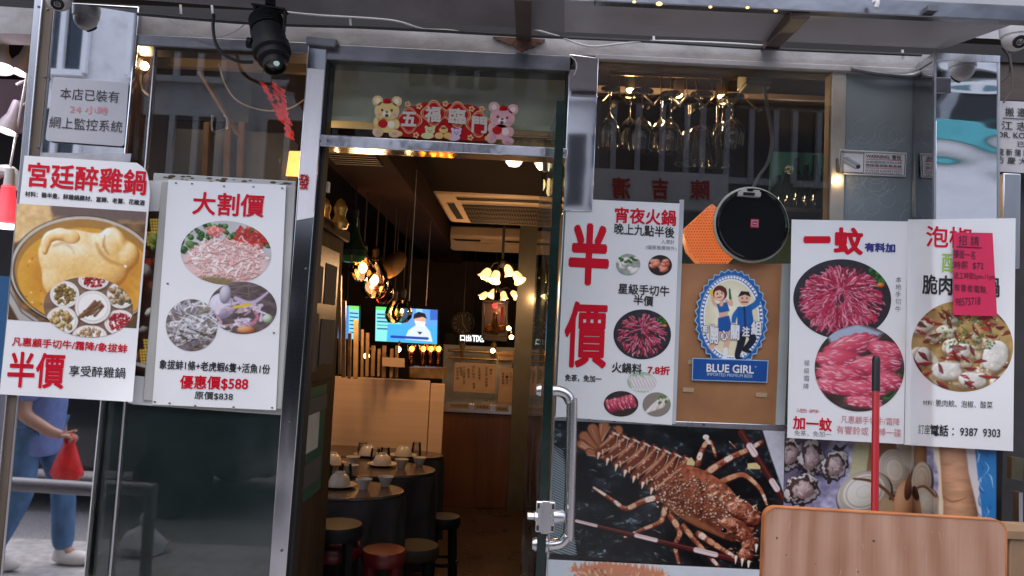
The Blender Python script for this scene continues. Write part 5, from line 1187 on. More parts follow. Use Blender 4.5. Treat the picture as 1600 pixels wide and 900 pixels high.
for k in range(30):
    t = rnd(0, 1); x, y = 1104 + 72 * t, 742 + 46 * t + rnd(-2, 30); c.line([(x, y), (x + rnd(3, 8), y + rnd(-6, -1))], [3.4, .8], random.choice([(216, 160, 124), (170, 90, 60), (236, 200, 170)]))
# head, eye, claw-like feelers' base
c.relief([(1160, 800, 26, 14, .4, 14), (1176, 812, 17, 12, .2, 12), (1146, 822, 22, 12, .3, 12), (1164, 836, 18, 12, .7, 11), (1172, 852, 13, 14, .2, 10), (1166, 868, 13, 12, .4, 9)], ((40, 14, 11), (124, 58, 40), (220, 160, 128)), k=2.2, seed=3, rough=.16, spec=.2, depth=.9)
for k in range(90): x, y = rnd(1138, 1188), rnd(786, 878); c.line([(x, y), (x + rnd(-5, 7), y + rnd(-5, 4))], [2.2, .6], random.choice([(236, 206, 180), (206, 140, 104), (84, 30, 22), (120, 54, 36)]), 1, .8)
c.ell(1132, 829, 7.5, 5, (150, 84, 56), .4); c.ell(1131, 828.5, 5, 3.8, (10, 8, 8), .4); c.ell(1129, 827, 1.2, 1, (240, 240, 240))
for (x, y) in ((1160, 880), (1170, 884), (1150, 876), (1182, 858)): c.line([(x, y - 6), (x - 1, y + 5)], [5, 1], (244, 228, 214))
c.poly([(1072, 726), (1074, 719), (1080, 714), (1086, 722), (1085, 728)], (212, 190, 140)); c.poly([(1168, 724), (1182, 723), (1188, 729), (1188, 733), (1168, 733)], (214, 196, 140))
c.poly([(860, 864), (900, 868), (1050, 880), (1230, 892), (1230, 905), (852, 905)], (30, 26, 26), 2)
photo_quad('lobster_photo', c, qL, sL, L1, .001, 1.2, pm_gloss)

# lower print of a spiky shellfish
random.seed(62)
qS = [(857, 874), (1222, 892), (1218, 1010), (852, 1000)]
sS = surf_fn(-.009, .0006)
S1 = thing('shellfish_print', 'white printed panel with a spiky orange shellfish at the bottom edge under the lobster', 'print', P(1045, 950, 0))
panel('backing', qS, -.006, .004, m_backing, S1)
c = Canvas(850, 868, 1224, 1012, (208, 214, 222)); c.mottle(.03, 20)
c.poly([(896, 900), (908, 890), (940, 880), (980, 884), (1020, 894), (1050, 906), (1060, 1012), (880, 1012)], (196, 132, 100), 2)
for k in range(420):
    x, y = rnd(890, 1050), rnd(884, 1010)
    if y < 880 + abs(x - 945) * .16: continue
    L = rnd(5, 11); a = math.atan2(y - 960, x - 960) + rnd(-.4, .4); b = random.choice([(206, 140, 104), (176, 104, 74), (224, 170, 134), (150, 84, 60)])
    c.line([(x, y), (x + L * math.cos(a), y + L * math.sin(a))], [rnd(3, 5), .6], b); c.line([(x, y - .7), (x + L * .8 * math.cos(a), y + L * .8 * math.sin(a) - .6)], [1.2, .4], (244, 214, 190), 1, .8)
for k in range(40): x = 895 + k * 3.6; c.line([(x, 884 + abs(x - 945) * .15), (x + rnd(-4, 4), 873 + abs(x - 945) * .15 + rnd(-2, 3))], [4, .8], (206, 130, 96))
photo_quad('shellfish_photo', c, qS, sS, S1, .001, .9, pm_gloss)

# oysters and geoduck print
random.seed(63)
qO = [(1227, 680), (1567, 699), (1563, 905), (1222, 890)]
sO = surf_fn(-.010, .0008, 120, 120, 0, lambda px, py: .126 * max(0, min(1, (px - 1425) / 34)))
O1 = thing('seafood_print', 'large printed panel of oysters on ice and geoducks, behind the wooden table top', 'print', P(1395, 780, 0))
c = Canvas(1218, 676, 1572, 910, (176, 172, 200), 1.2)
n = fbm(c.X / 14, c.Y / 12, 4, 5)[..., None]; c.a = np.array([128, 122, 152]) / 255. + (n - .35) * np.array([.75, .75, .72])
c.poly([(1218, 676), (1300, 676), (1290, 730), (1250, 750), (1218, 770)], (84, 72, 96), 10, .75)
def oyster(x, y, rx, ry, a, sd):
    c.lump(x, y + 2, rx + 3, ry + 3, (30, 24, 30), (60, 50, 56), (90, 78, 80), a, rough=.3, seed=sd); c.lump(x, y, rx, ry, (150, 140, 140), (214, 206, 204), (244, 240, 240), a, rough=.4, seed=sd)
    c.lump(x, y, rx * .82, ry * .82, (36, 24, 24), (64, 46, 44), (100, 76, 70), a, rough=.4, seed=sd + 1); c.lump(x + 1, y + 2, rx * .66, ry * .66, (120, 96, 96), (184, 158, 156), (230, 214, 212), a, rough=.35, seed=sd + 2)
    for k in range(16): t = rnd(0, 6.28); c.curve([(x + rx * .5 * math.cos(t), y + ry * .5 * math.sin(t)), (x + rx * .3 * math.cos(t + .4), y + ry * .3 * math.sin(t + .4)), (x + rx * .4 * math.cos(t + .9), y + ry * .4 * math.sin(t + .9))], [.6, 1.6, .5], random.choice([(96, 70, 72), (226, 210, 206), (150, 120, 116)]), 4, al=.7)
oyster(1234, 710, 17, 24, .4, 1); oyster(1268, 714, 18, 27, .1, 2); oyster(1304, 726, 18, 23, .5, 3); oyster(1253, 764, 27, 21, -.35, 4)
c.poly([(1300, 702), (1306, 694), (1312, 700), (1324, 694), (1318, 704), (1310, 706)], (36, 34, 40))
c.poly([(1336, 682), (1366, 682), (1352, 740), (1326, 750)], (196, 188, 146), 4)
c.poly([(1362, 680), (1400, 680), (1402, 730), (1396, 810), (1350, 760)], (150, 104, 70), 3); c.mottle(.04, 4)
def shell(x, y, rx, ry, a, cols=((120, 104, 88), (200, 184, 164), (238, 232, 222))):
    c.lump(x + 1, y + 2, rx + 2, ry + 2, (50, 34, 24), (90, 64, 46), (110, 84, 60), a); c.lump(x, y, rx, ry, *cols, ang=a, soft=1.5)
    for k in range(9):
        s_ = .28 + .08 * k; c.ell(x, y - ry * .1, rx * s_, ry * s_, random.choice([(176, 158, 138), (232, 226, 216), (150, 130, 110)]), a, 1.2, .5, inner=.93)
shell(1398, 738, 27, 36, -.2); shell(1350, 772, 44, 34, -.45, ((140, 130, 118), (210, 204, 192), (242, 240, 234)))
c.curve([(1334, 748), (1362, 752), (1386, 768), (1398, 786)], [3, 5, 5, 4], (110, 66, 40), 6); c.poly([(1378, 776), (1398, 784), (1396, 812), (1370, 812)], (170, 140, 106), 3)
c.lump(1412, 790, 16, 40, (130, 78, 50), (192, 136, 96), (224, 178, 140), .1); c.lump(1421, 760, 7, 22, (60, 32, 22), (96, 56, 40), (140, 90, 66), .2); c.poly([(1402, 690), (1430, 690), (1426, 736), (1410, 724)], (196, 184, 164), 4)
c.lump(1438, 715, 10, 40, (104, 62, 36), (160, 106, 68), (196, 146, 104), .0); shell(1440, 752, 16, 30, .05, ((120, 94, 76), (188, 160, 134), (226, 208, 188))); shell(1448, 790, 20, 30, -.15, ((110, 96, 84), (180, 168, 152), (228, 222, 210))); c.curve([(1426, 766), (1444, 760), (1462, 776)], [2, 4, 4], (110, 64, 40), 6)
c.poly([(1456, 692), (1476, 692), (1478, 810), (1466, 810), (1466, 740)], (216, 196, 164), 4)
def gd(X, Y):
    u = np.clip((X - 1468 - (Y - 700) * .06) / 52., 0, 1); l = np.clip(1 - ((u - .42) / .62) ** 2, 0, 1)[..., None]; nn = fbm(X / 20, Y / 5, 5, 4)[..., None]
    return (np.array([104, 68, 46]) + np.array([92, 78, 66]) * l) * (.86 + .28 * nn)
c.poly([(1470, 690), (1506, 692), (1514, 740), (1528, 800), (1534, 910), (1468, 910), (1474, 800), (1472, 770), (1470, 730)], gd, 2, 1, 3); c.curve([(1474, 776), (1488, 784), (1510, 778)], [1, 2.4, 1], (130, 80, 50), 6, 2, .8)
c.poly([(1508, 690), (1524, 692), (1536, 800), (1534, 910), (1528, 800), (1514, 740)], (206, 196, 196), 3); c.poly([(1522, 690), (1560, 692), (1560, 910), (1536, 910), (1534, 800)], (40, 116, 178), 2)
for k in range(46): x, y = rnd(1524, 1546), rnd(700, 900); c.curve([(x, y), (x + rnd(-6, 6), y + rnd(4, 12)), (x + rnd(-8, 8), y + rnd(8, 22))], [.6, rnd(1, 3), .5], random.choice([(210, 220, 236), (90, 130, 190), (30, 60, 130), (150, 180, 214)]), 4, al=.7)
c.poly([(1557, 690), (1572, 690), (1572, 910), (1556, 910)], (18, 14, 18), 1)
photo_quad('seafood_photo', c, qO, sO, O1, .001, 1.1, pm_gloss)
# ------------------------------------------------------------------ dining room
m_floor = mat('brown_floor_tile', (0.045, 0.026, 0.017), .28, var=.3, scale=4, bump=.04)
m_ceil = mat('dark_ceiling', (0.010, 0.007, 0.006), .9, var=.3, spec=.05)
m_wall_brown = mat('brown_wall', (0.07, 0.04, 0.026), .6, var=.25, scale=5)
m_wall_teal = mat('teal_wall', (0.05, 0.20, 0.24), .5, var=.15)
m_wall_grey = mat('greygreen_wall', (0.09, 0.09, 0.075), .6, var=.15)
m_bluewhite = mat('bluish_white_wall', (0.38, 0.41, 0.46), .6, var=.1)
mb = MB(); mb.box2((-4.2, -.05, -.12), (1.9, 8.8, 0)); fl = tag(mb.build('floor', m_floor), kind='structure')
mb = MB(); mb.box2((-4.2, .06, 2.62), (1.9, 8.8, 2.66)); tag(mb.build('ceiling', m_ceil), kind='structure')
def wall(label, a, b, m): o = MB().box2(a, b).build('wall', m, origin=((a[0] + b[0]) / 2, (a[1] + b[1]) / 2, min(a[2], b[2]))); return tag(o, label, 'wall')
wall('dark brown back wall of the dining room behind the counter', (-4.2, 8.6, 0), (1.9, 8.8, 2.62), m_wall_brown)
wall('brown side wall along the left of the dining room', (-4.3, .1, 0), (-4.2, 8.6, 2.62), m_wall_brown)
wall('teal side wall seen through the right window', (1.9, .1, 0), (2.0, 8.6, 2.62), m_wall_teal)
wall('bluish white wall piece behind the paper menus', (P(694, 540, 5.4).x, 5.4, .6), (P(806, 540, 5.4).x, 5.44, P(750, 541, 5.4).z), m_bluewhite)
p = P(806, 500, 4.3); q = P(836, 500, 4.3)
wall('grey green pillar at the right of the counter', (p.x, 4.3, 0), (q.x, 4.6, 2.62), m_wall_grey)
wall('beige narrow panel between the pillar and the open door', (q.x, 3.4, 0), (q.x + .25, 3.45, 2.62), mat('beige_panel', (.22, .19, .15), .5, var=.2))
du = thing('ceiling_duct', 'dark brown boxed duct under the ceiling inside the door', 'duct', (-.8, 3, 2.4))
mb = MB(); mb.box2((-.98, .75, 2.40), (-.62, 6.6, 2.6)); mb.build('casing', mat('duct_brown', (.016, .007, .006), .9, var=.2, spec=.05), du, bevel=.01)
mb = MB()
for k in range(7): mb.box2((-.92, 1.0 + k * .045, 2.388), (-.68, 1.018 + k * .045, 2.399))
mb.build('grille', m_black, du)
def lamp(loc, watts, col=(1, .55, .25), r=.05):
    l = bpy.data.lights.new('lamp_or_fill_light', 'POINT'); l.energy = watts; l.color = col; l.shadow_soft_size = r
    o = bpy.data.objects.new('lamp_or_fill_light', l); COL.objects.link(o); o.location = loc; return o
m_glow = mat('frosted_glow', (.9, .8, .6), .4, emit=(1, .55, .20), estr=.9)
m_glow2 = mat('bulb_glow', (.9, .8, .6), .4, emit=(1, .55, .18), estr=14)
m_glow3 = mat('white_glow', (.9, .85, .8), .4, emit=(1, .82, .62), estr=3.5)
m_bulbwhite = mat('bulb_white', (.9, .85, .8), .4, emit=(1, .80, .55), estr=9)
# air conditioners
m_ac = mat('cream_plastic', (.62, .48, .34), .4, var=.06)
def aircon(label, q, y0, y1, grille, group):
    """underside slab between picture corners (tl, tr, br, bl); near edge at y0, far lower edge at y1"""
    w_ = [P(*q[0], y0), P(*q[1], y0), P(*q[2], y1), P(*q[3], y1)]
    t = thing('air_conditioner', label, 'air conditioner', sum(w_, Vector()) / 4, group)
    mb = MB(); mb.slab(w_[::-1], (0, .06, .13)); mb.build('casing', m_ac, t, bevel=.03)
    U = lambda u, v, e=0.004: (w_[0] * (1 - u) + w_[1] * u) * (1 - v) + (w_[3] * (1 - u) + w_[2] * u) * v + Vector((0, -e * .5, -e))
    if grille:
        mb = MB(); mb.slab([U(.20, .36), U(.97, .36), U(.97, .92), U(.20, .92)][::-1], (0, -.002, -.002)); mb.build('intake', m_black, t)
        mb = MB()
        for k in range(34): u = .205 + k * .0225; mb.bar(U(u, .37, .012), U(u, .91, .012), .0026, .003)
        for k in range(5): v = .38 + k * .13; mb.bar(U(.20, v, .014), U(.97, v, .014), .005, .004)
        mb.build('grille', mat('cream_grille', (.15, .11, .08), .6, spec=.1), t)
        mb = MB(); mb.slab([U(.08, .34), U(.14, .34), U(.15, .82), U(.09, .82)][::-1], (0, -.002, -.002)); mb.slab([U(.18, .15), U(.98, .15), U(.98, .22), U(.18, .22)][::-1], (0, -.002, -.002)); mb.build('outlet', m_black, t)
    else:
        mb = MB(); mb.slab([U(.12, .12), U(.40, .12), U(.38, .22), U(.14, .22)][::-1], (0, -.002, -.002)); mb.slab([U(.62, .12), U(.92, .12), U(.90, .22), U(.64, .22)][::-1], (0, -.002, -.002)); mb.build('outlet', m_black, t)
        mb = MB(); mb.slab([U(.22, .34), U(.86, .34), U(.86, .86), U(.22, .86)][::-1], (0, -.004, -.004)); mb.build('front_panel', m_ac, t, bevel=.004)
aircon('large cream air conditioner with a slatted intake, the nearer one under the ceiling', [(673, 299), (872, 306), (876, 357), (703, 349)], 3.1, 3.45, True, 'ceiling air conditioners')
aircon('smooth cream air conditioner, the farther one above the chandelier', [(686, 369), (846, 375), (850, 399), (706, 393)], 4.7, 4.95, False, 'ceiling air conditioners')
lamp((.05, 2.7, 1.9), 6); lamp((.2, 4.3, 1.9), 6)  # added fill lights below the air conditioners, without any fixture
# downlights above the door glass
for k, (px, py, w_) in enumerate([(803, 254, 13), (850, 260, 15)]):
    y = 1.7; c = P(px, py, y)
    t = thing('ceiling_lamp', ['small glowing ceiling lamp left of the door hinge', 'small glowing ceiling lamp seen through the door glass'][k], 'lamp', c, 'ceiling lamps above the entrance')
    mb = MB(); mb.lathe([(.0, -.02), (.03, -.018), (.045, 0), (.04, .02)], c, 18); mb.build('bulb', m_glow3, t)
    mb = MB(); mb.lathe([(.04, .012), (.055, .012), (.06, .03), (.03, .06), (.02, 2.62 - c.z)], c, 18); mb.build('fitting', m_ac, t)
    lamp(c + Vector((0, -.02, -.12)), .5)
# chandeliers
def chandelier(label, cx, cy, y, spots, r):
    c = P(cx, cy, y); t = thing('chandelier', label, 'chandelier', c, 'four light chandeliers')
    mb = MB(); mb.tube([(c.x, c.y, 2.62), c], .012, 8); mb.ball(c, .04); mb.build('stem', m_black, t)
    for i, (px, py) in enumerate(spots):
        p = P(px, py, y - .12 * (i % 2)); d = (p - c); d.z -= .1; d.normalize()
        mb = MB(); mb.tube([c, c + (p - c) * .5 + Vector((0, 0, .05)), p - d * r], .008, 8, 4); a = mb.build('arm', m_black, t)
        mb = MB(); mb.lathe([(.25 * r, -1.1 * r), (.55 * r, -.9 * r), (.75 * r, -.2 * r), (.8 * r, .5 * r), (1.1 * r, .95 * r), (1.0 * r, .95 * r), (.0, .3 * r)], p, 16, d); mb.build('shade', m_glow, a)
        mb = MB(); mb.ball(p + d * r * .55, r * .55, 12, 8); mb.build('bulb', m_bulbwhite, a)
    lamp(c + Vector((0, -.25, -.25)), 8, r=.12)
chandelier('chandelier with four glowing bell shades below the air conditioners', 785, 412, 3.9, [(759, 428), (774, 432), (795, 422), (809, 433)], .05)
chandelier('mirror reflection of the chandelier, built as four small glowing shades just above the red shrine', 782, 452, 6.4, [(756, 462), (770, 458), (787, 462), (804, 460)], .05)  # second cluster is built in place of a mirror reflection
# screens
m_bezel = mat('black_plastic', (.012, .012, .013), .35, var=.1, spec=.3)
def screen_mat(name):
    m = bpy.data.materials.new(name); m.use_nodes = True; n = m.node_tree.nodes; b = n['Principled BSDF']; at = n.new('ShaderNodeAttribute'); at.attribute_name = 'ink'
    b.inputs['Base Color'].default_value = (.01, .01, .01, 1); m.node_tree.links.new(at.outputs['Color'], b.inputs['Emission Color']); b.inputs['Emission Strength'].default_value = .95; return m
m_screen = screen_mat('lit_screen')
def tv(label, q, y, paint, res=2.0):
    t = thing('television', label, 'television', P(sum(a for a, b in q) / 4, sum(b for a, b in q) / 4, y), 'wall televisions')
    mb = MB(); mb.slab(quadpx(q, y), (0, .06, 0)); mb.build('bezel', m_bezel, t, bevel=.006)
    xs = [a for a, b in q]; ys = [b for a, b in q]; c = Canvas(min(xs), min(ys), max(xs), max(ys), (40, 120, 190), res); paint(c)
    cx, cy_ = sum(xs) / 4, sum(ys) / 4; qi = [(cx + (a - cx) * .955, cy_ + (b - cy_) * .91) for a, b in q]
    photo_quad('screen', c, qi, lambda a, b, e: P(a, b, y - .003 - e), t, .001, res, m_screen)
    c0 = P(cx, min(ys), y + .05); mb = MB(); mb.tube([c0, (c0.x, c0.y, 2.62)], .015, 8); mb.build('ceiling_mount', m_black, t)
def tv1(c):
    c.poly([(586, 478), (628, 480), (628, 536), (586, 536)], (120, 200, 196)); c.poly([(586, 478), (624, 480), (624, 486), (586, 484)], (90, 190, 100))
    for k in range(5): c.line([(590, 491 + k * 5.6), (590 + rnd(18, 28), 492 + k * 5.6)], 2.2, (30, 60, 110) if k != 3 else (50, 150, 140), al=.85)
    c.poly([(606, 506), (690, 509), (690, 538), (604, 536)], (60, 150, 220)); c.poly([(630, 480), (690, 482), (690, 510), (630, 508)], (86, 140, 210)); c.poly([(650, 482), (660, 482), (660, 500), (650, 500)], (130, 180, 230)); c.poly([(672, 484), (684, 484), (684, 500), (672, 500)], (50, 90, 170))
    c.poly([(632, 530), (638, 516), (650, 508), (664, 508), (672, 518), (676, 534)], (186, 196, 220)); c.ell(656, 499, 9, 10, (196, 146, 128)); c.poly([(646, 498), (647, 491), (654, 487), (664, 490), (667, 498), (660, 495)], (24, 24, 34)); c.poly([(648, 501), (665, 503), (663, 510), (650, 509)], (206, 216, 230)); c.poly([(652, 518), (660, 519), (656, 523)], (40, 40, 60))
    c.line([(612, 526), (668, 529)], 4, (30, 60, 140)); c.line([(588, 534), (684, 538)], 2, (60, 160, 80))
def tv2(c):
    c.poly([(527, 476), (565, 478), (565, 532), (527, 530)], (120, 190, 200)); c.poly([(527, 476), (545, 478), (545, 532), (527, 530)], (50, 120, 190))
    c.poly([(545, 478), (562, 478), (562, 484), (545, 483)], (110, 200, 90))
    for k in range(6): c.line([(547, 489 + k * 6), (559, 490 + k * 6)], 1.8, (30, 60, 110))
tv('wide television showing a masked doctor, hanging over the partition', [(585, 476), (686, 482), (685, 541), (584, 535)], 5.6, tv1)
tv('narrow television partly hidden at the left behind hanging strips', [(522, 474), (562, 476), (561, 533), (521, 531)], 5.2, tv2)
# clock
cc = P(723, 505, 6.2); t = thing('wall_clock', 'round black wall clock with pale numerals beside the shrine', 'clock', cc)
R_ = 18 * m_per_px(6.2)
mb = MB(); mb.lathe([(0, -.03), (R_, -.03), (R_ * 1.03, 0), (R_ * .98, .03), (R_ * .88, .03), (R_ * .86, .012), (0, .012)], cc, 32, (0, -1, 0)); mb.build('case', m_bezel, t)
m_cream_ink = mat('cream_ink', (.78, .68, .52), .5)
text_px([(str(h_), 723 + 13 * math.sin(h_ * math.pi / 6) - 1.9, 505 - 13 * math.cos(h_ * math.pi / 6), 723 + 13 * math.sin(h_ * math.pi / 6) + 1.9, 505 - 13 * math.cos(h_ * math.pi / 6), 4.4, .02) for h_ in range(1, 13)], lambda a, b, e: P(a, b, 6.2 - .016), 'numerals', m_cream_ink, t, join=True)
mb = MB(); mb.bar(P(723, 505, 6.178), P(727.5, 514, 6.178), .014, .004); mb.bar(P(723, 505, 6.174), P(722, 492.5, 6.174), .01, .004); mb.build('hand', m_cream_ink, t)
mb = MB(); mb.tube([(cc.x, cc.y + .04, cc.z), (cc.x, cc.y + .04, 2.62)], .006, 6); mb.build('hanger', m_black, t)
# shrine
sh = thing('shrine', 'dark red household shrine with a red lamp and two oranges', 'shrine', P(773, 530, 5.9)); m_shr = mat('shrine_lacquer', (.022, .006, .005), .3, var=.2); ys = 5.9
mb = MB(); mb.slab(quadpx([(754, 470), (793, 472), (792, 528), (753, 526)], ys + .25), (0, .02, 0))
for q in ([(753, 468), (795, 470), (795, 474), (753, 472)], [(752, 524), (794, 526), (792, 534), (755, 532)], [(753, 470), (757, 470), (756, 528), (752, 528)], [(790, 472), (794, 472), (793, 528), (789, 528)]): mb.slab(quadpx(q, ys), (0, .25, 0))
mb.build('cabinet', m_shr, sh, bevel=.004)
mb = MB(); mb.ball(P(773.5, 478, ys + .08), .030); mb.build('red_lamp', mat('red_glow', (.5, .02, .02), .4, emit=(1, .03, .03), estr=2), sh)
for px in (764, 784): mb = MB(); mb.ball(P(px, 513, ys + .06), (.042, .042, .04)); mb.build('orange', mat('orange_peel', (.55, .20, .03), .5), sh)
mb = MB(); mb.lathe([(.04, 0), (.05, .02), (.03, .06), (.045, .10), (.03, .15), (.02, .19), (.028, .22), (.0, .25)], P(772.5, 521, ys + .10), 14); mb.build('figure', mat('old_gold', (.40, .26, .08), .35, metal=.7, var=.3), sh)
mb = MB(); mb.slab(quadpx([(783, 480), (787, 480), (786, 508), (782, 508)], ys + .2), (0, .004, 0)); mb.build('red_banner', mat('red_cloth', (.35, .03, .02), .7), sh)
lamp(P(773, 500, ys - .25), .05, (1, .35, .15))
mb = MB(); a = P(773, 470, ys + .2); mb.tube([a, (a.x, a.y, 2.62)], .012, 6); mb.build('hanger', m_black, sh)
# exit sign built back to front in place of its mirror reflection
ex = thing('exit_sign_reflection', 'white lit exit sign built reversed as its mirror reflection, under the clock', 'sign', P(737, 529, 6.0))
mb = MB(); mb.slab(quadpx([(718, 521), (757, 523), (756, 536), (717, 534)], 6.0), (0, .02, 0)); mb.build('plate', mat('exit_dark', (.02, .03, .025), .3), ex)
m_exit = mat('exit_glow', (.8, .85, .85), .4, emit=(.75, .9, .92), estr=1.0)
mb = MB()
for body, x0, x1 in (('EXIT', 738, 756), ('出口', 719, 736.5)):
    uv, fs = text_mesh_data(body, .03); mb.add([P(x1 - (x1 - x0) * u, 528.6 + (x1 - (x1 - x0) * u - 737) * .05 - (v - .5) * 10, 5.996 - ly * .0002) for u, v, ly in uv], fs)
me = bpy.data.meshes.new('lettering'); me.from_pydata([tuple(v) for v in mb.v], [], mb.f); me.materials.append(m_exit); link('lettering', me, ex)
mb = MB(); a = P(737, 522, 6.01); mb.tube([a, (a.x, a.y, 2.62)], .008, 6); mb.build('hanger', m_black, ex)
# rail and shelf over the pass
m_brass = mat('aged_brass', (.30, .19, .08), .35, metal=.6, var=.3, scale=20)
t = thing('serving_rail', 'brass and wood rail with finials over the counter', 'rail', P(735, 552, 5.1))
mb = MB()
for y in (548, 559): mb.tube([P(700, y - 1, 5.1), P(776, y + 3, 5.1)], .014, 10)
mb.build('bar', m_brass, t)
for px in (722, 771): mb = MB(); mb.lathe([(.012, -.08), (.018, -.05), (.018, .04), (.028, .06), (.03, .085), (.02, .10), (0, .11)], P(px, 551, 5.1), 14); mb.build('finial', m_brass, t)
tag(MB().slab(quadpx([(696, 520), (716, 521), (716, 546), (695, 545)], 6.3), (0, .3, 0)).build('speaker', m_black, origin=P(705, 545, 6.3)), 'small dark speaker box left of the exit sign', 'speaker')
# counter
m_counterwood = wood_mat('counter_veneer', (.085, .034, .016), (.15, .065, .030), .3, 9, (1, 1, .06), 1.5)
t = thing('counter', 'reddish wood counter with a steel top at the end of the aisle', 'counter', P(745, 800, 4.36))
a = P(660, 641, 4.36); b = P(799, 648, 4.36)
mb = MB(); mb.box2((a.x - .6, 4.36, 0), (b.x, 4.9, b.z)); mb.build('front', m_counterwood, t, bevel=.004)
mb = MB(); mb.box2((a.x - .62, 4.33, b.z + .001), (b.x + .01, 4.92, b.z + .085)); tp = mb.build('top', m_steel, t, bevel=.004)
for (x0, x1, y, s_) in ((701, 733, 634, '香港法例禁止吸煙'), (741, 766, 636, '多謝惠顧'), (774, 795, 639, '歡迎光臨')):
    mb = MB(); mb.slab(quadpx([(x0, y - 6), (x1, y - 5), (x1, y + 5), (x0, y + 4)], 4.322), (0, .006, 0)); mb.build('plaque', mat('plaque', (.30, .26, .22), .5), tp)
    text_px([(s_, x0 + 3, y - .7, x1 - 3, y, 5, 0)], lambda a, b, e: P(a, b, 4.318), 'plaque_text', ink_black, tp)
# paper menus
m_oldpaper = mat('warm_paper', (.44, .31, .22), .7, var=.08)
def menu(label, q, y, cols):
    t = thing('paper_menu', label, 'menu', P(q[3][0], q[3][1], y)); mb = MB(); mb.slab(quadpx(q, y), (0, .003, 0)); mb.build('sheet', m_oldpaper, t)
    text_px([(s_, x, y_, x + 4, y_ + .2, h, .0) for (x, y0, ss, h, m_) in cols for k, s_ in enumerate(ss) for y_ in [y0 + k * (h + .8)]], lambda a, b, e: P(a, b, y - .003 - e), 'lettering', ink_black, t, join=True)
menu('wide warm paper menu with vertical writing above the counter', [(711, 566), (776, 569), (773, 615), (708, 611)], 4.6,
     [(713, 576, '招牌牛肉', 4.2, 0), (718.5, 575, '鮮蝦滑', 4.2, 0), (723, 574, '手打四寶丸拼', 4, 0), (730, 578, '墨魚滑', 4.2, 0), (738, 574, '豆卜枝竹', 4.4, 0), (738.5, 600, '時價', 4.2, 0), (747, 576, '生菜唐蒿', 4.2, 0), (758, 575, '冬瓜盅', 4.2, 0), (758, 592, '海鮮價', 4.2, 0), (765, 578, '響鈴', 4.2, 0)])
menu('narrow warm paper notice to the right of the wide menu', [(781, 574), (803, 576), (800, 633), (778, 630)], 4.65, [(784, 584, '營業時間', 4, 0), (790, 584, '十一時至', 4, 0), (796, 584, '午夜止', 4, 0)])
wall('white tiled ledge piece beside the narrow notice', (P(776, 560, 5.0).x, 5.0, P(776, 640, 5.0).z), (P(800, 560, 5.0).x, 5.05, P(776, 562, 5.0).z), mat('ledge_white', (.45, .45, .46), .4))
bk = thing('basket', 'pale slatted wooden basket on the ledge right of the rail', 'basket', P(792, 560, 4.9)); mb = MB()
for k in range(7): mb.slab(quadpx([(778 + k * 3.6, 550), (781 + k * 3.6, 550), (780.6 + k * 3.6, 563), (777.6 + k * 3.6, 563)], 4.9), (0, .15, 0))
mb.build('slats', mat('pale_wood', (.45, .27, .13), .6, var=.2), bk); mb = MB(); mb.slab(quadpx([(776, 552), (804, 554), (804, 557), (776, 555)], 4.89), (0, .01, 0)); mb.build('band', m_brass, bk)
# partition panel
m_part = mat('pale_partition', (.68, .48, .33), .6, var=.10, scale=2.5, stretch=(.25, 1, 9))
t = thing('partition', 'pale beige partition panel behind the set tables', 'partition', P(600, 705, 2.85))
a = P(505, 587, 2.85); b = P(672, 593, 2.85); b2 = P(695, 600, 2.87)
mb = MB(); mb.box2((a.x - .6, 2.85, 0), (b.x, 2.89, a.z)); mb.build('panel', m_part, t, bevel=.006)
mb = MB(); mb.box2((b.x + .002, 2.87, 0), (b2.x, 2.90, b2.z)); mb.build('end_panel', m_part, t, bevel=.006)
lamp((-.95, 2.0, 1.75), 9, r=.15)  # added fill light that brightens the partition, without a fixture
# round tables with cloths and place settings
m_cloth = mat('black_cloth', (.020, .018, .020), .75, var=.3, bump=.1); m_ttop = mat('dark_tabletop', (.06, .04, .03), .2, var=.25); m_china = mat('white_china', (.44, .40, .36), .2, var=.04); m_glassware = glass_mat('clear_glass', (.93, .94, .93), 1.55, 1.6)
def make_table(x, y, rx, ry, label):
    t = thing('dining_table', label, 'table', (x, y, 0), 'round dining tables set for a meal'); N = 104
    mb = MB()
    for k in range(N): pass
    ring = lambda s, z, w=0: [(x + (rx * s + w * math.sin(k * 13 * 2 * math.pi / N)) * math.cos(k * 2 * math.pi / N), y + (ry * s + w * math.sin(k * 13 * 2 * math.pi / N)) * math.sin(k * 2 * math.pi / N), z) for k in range(N)]
    rows = [ring(1.005, .735), ring(1.01, .70, .006), ring(.985, .55, .026), ring(.96, .36, .042), ring(.95, .20, .055)]
    mb.add(sum(rows, []), [(i * N + k, i * N + (k + 1) % N, (i + 1) * N + (k + 1) % N, (i + 1) * N + k) for i in range(4) for k in range(N)]); mb.build('cloth', m_cloth, t)
    mb = MB(); r0 = ring(1.0, .736); r1 = ring(1.0, .752); mb.add(r0 + r1, [list(range(N - 1, -1, -1)), list(range(N, 2 * N))] + [(k, (k + 1) % N, N + (k + 1) % N, N + k) for k in range(N)]); mb.build('tabletop', m_ttop, t, bevel=.003)
    mb = MB(); mb.lathe([(.22, 0), (.22, .02), (.04, .05), (.04, .73)], (x, y, 0), 20); mb.build('pedestal', m_black, t)
tabs = [(-1.0, 1.42, .50, .25, 'nearest dark clothed round table set with upturned bowls'), (-.92, 2.02, .52, .28, 'middle dark clothed table behind the nearest one'), (-.98, 2.55, .58, .22, 'farthest dark clothed table against the pale partition')]
for a in tabs: make_table(*a)
protos = {}
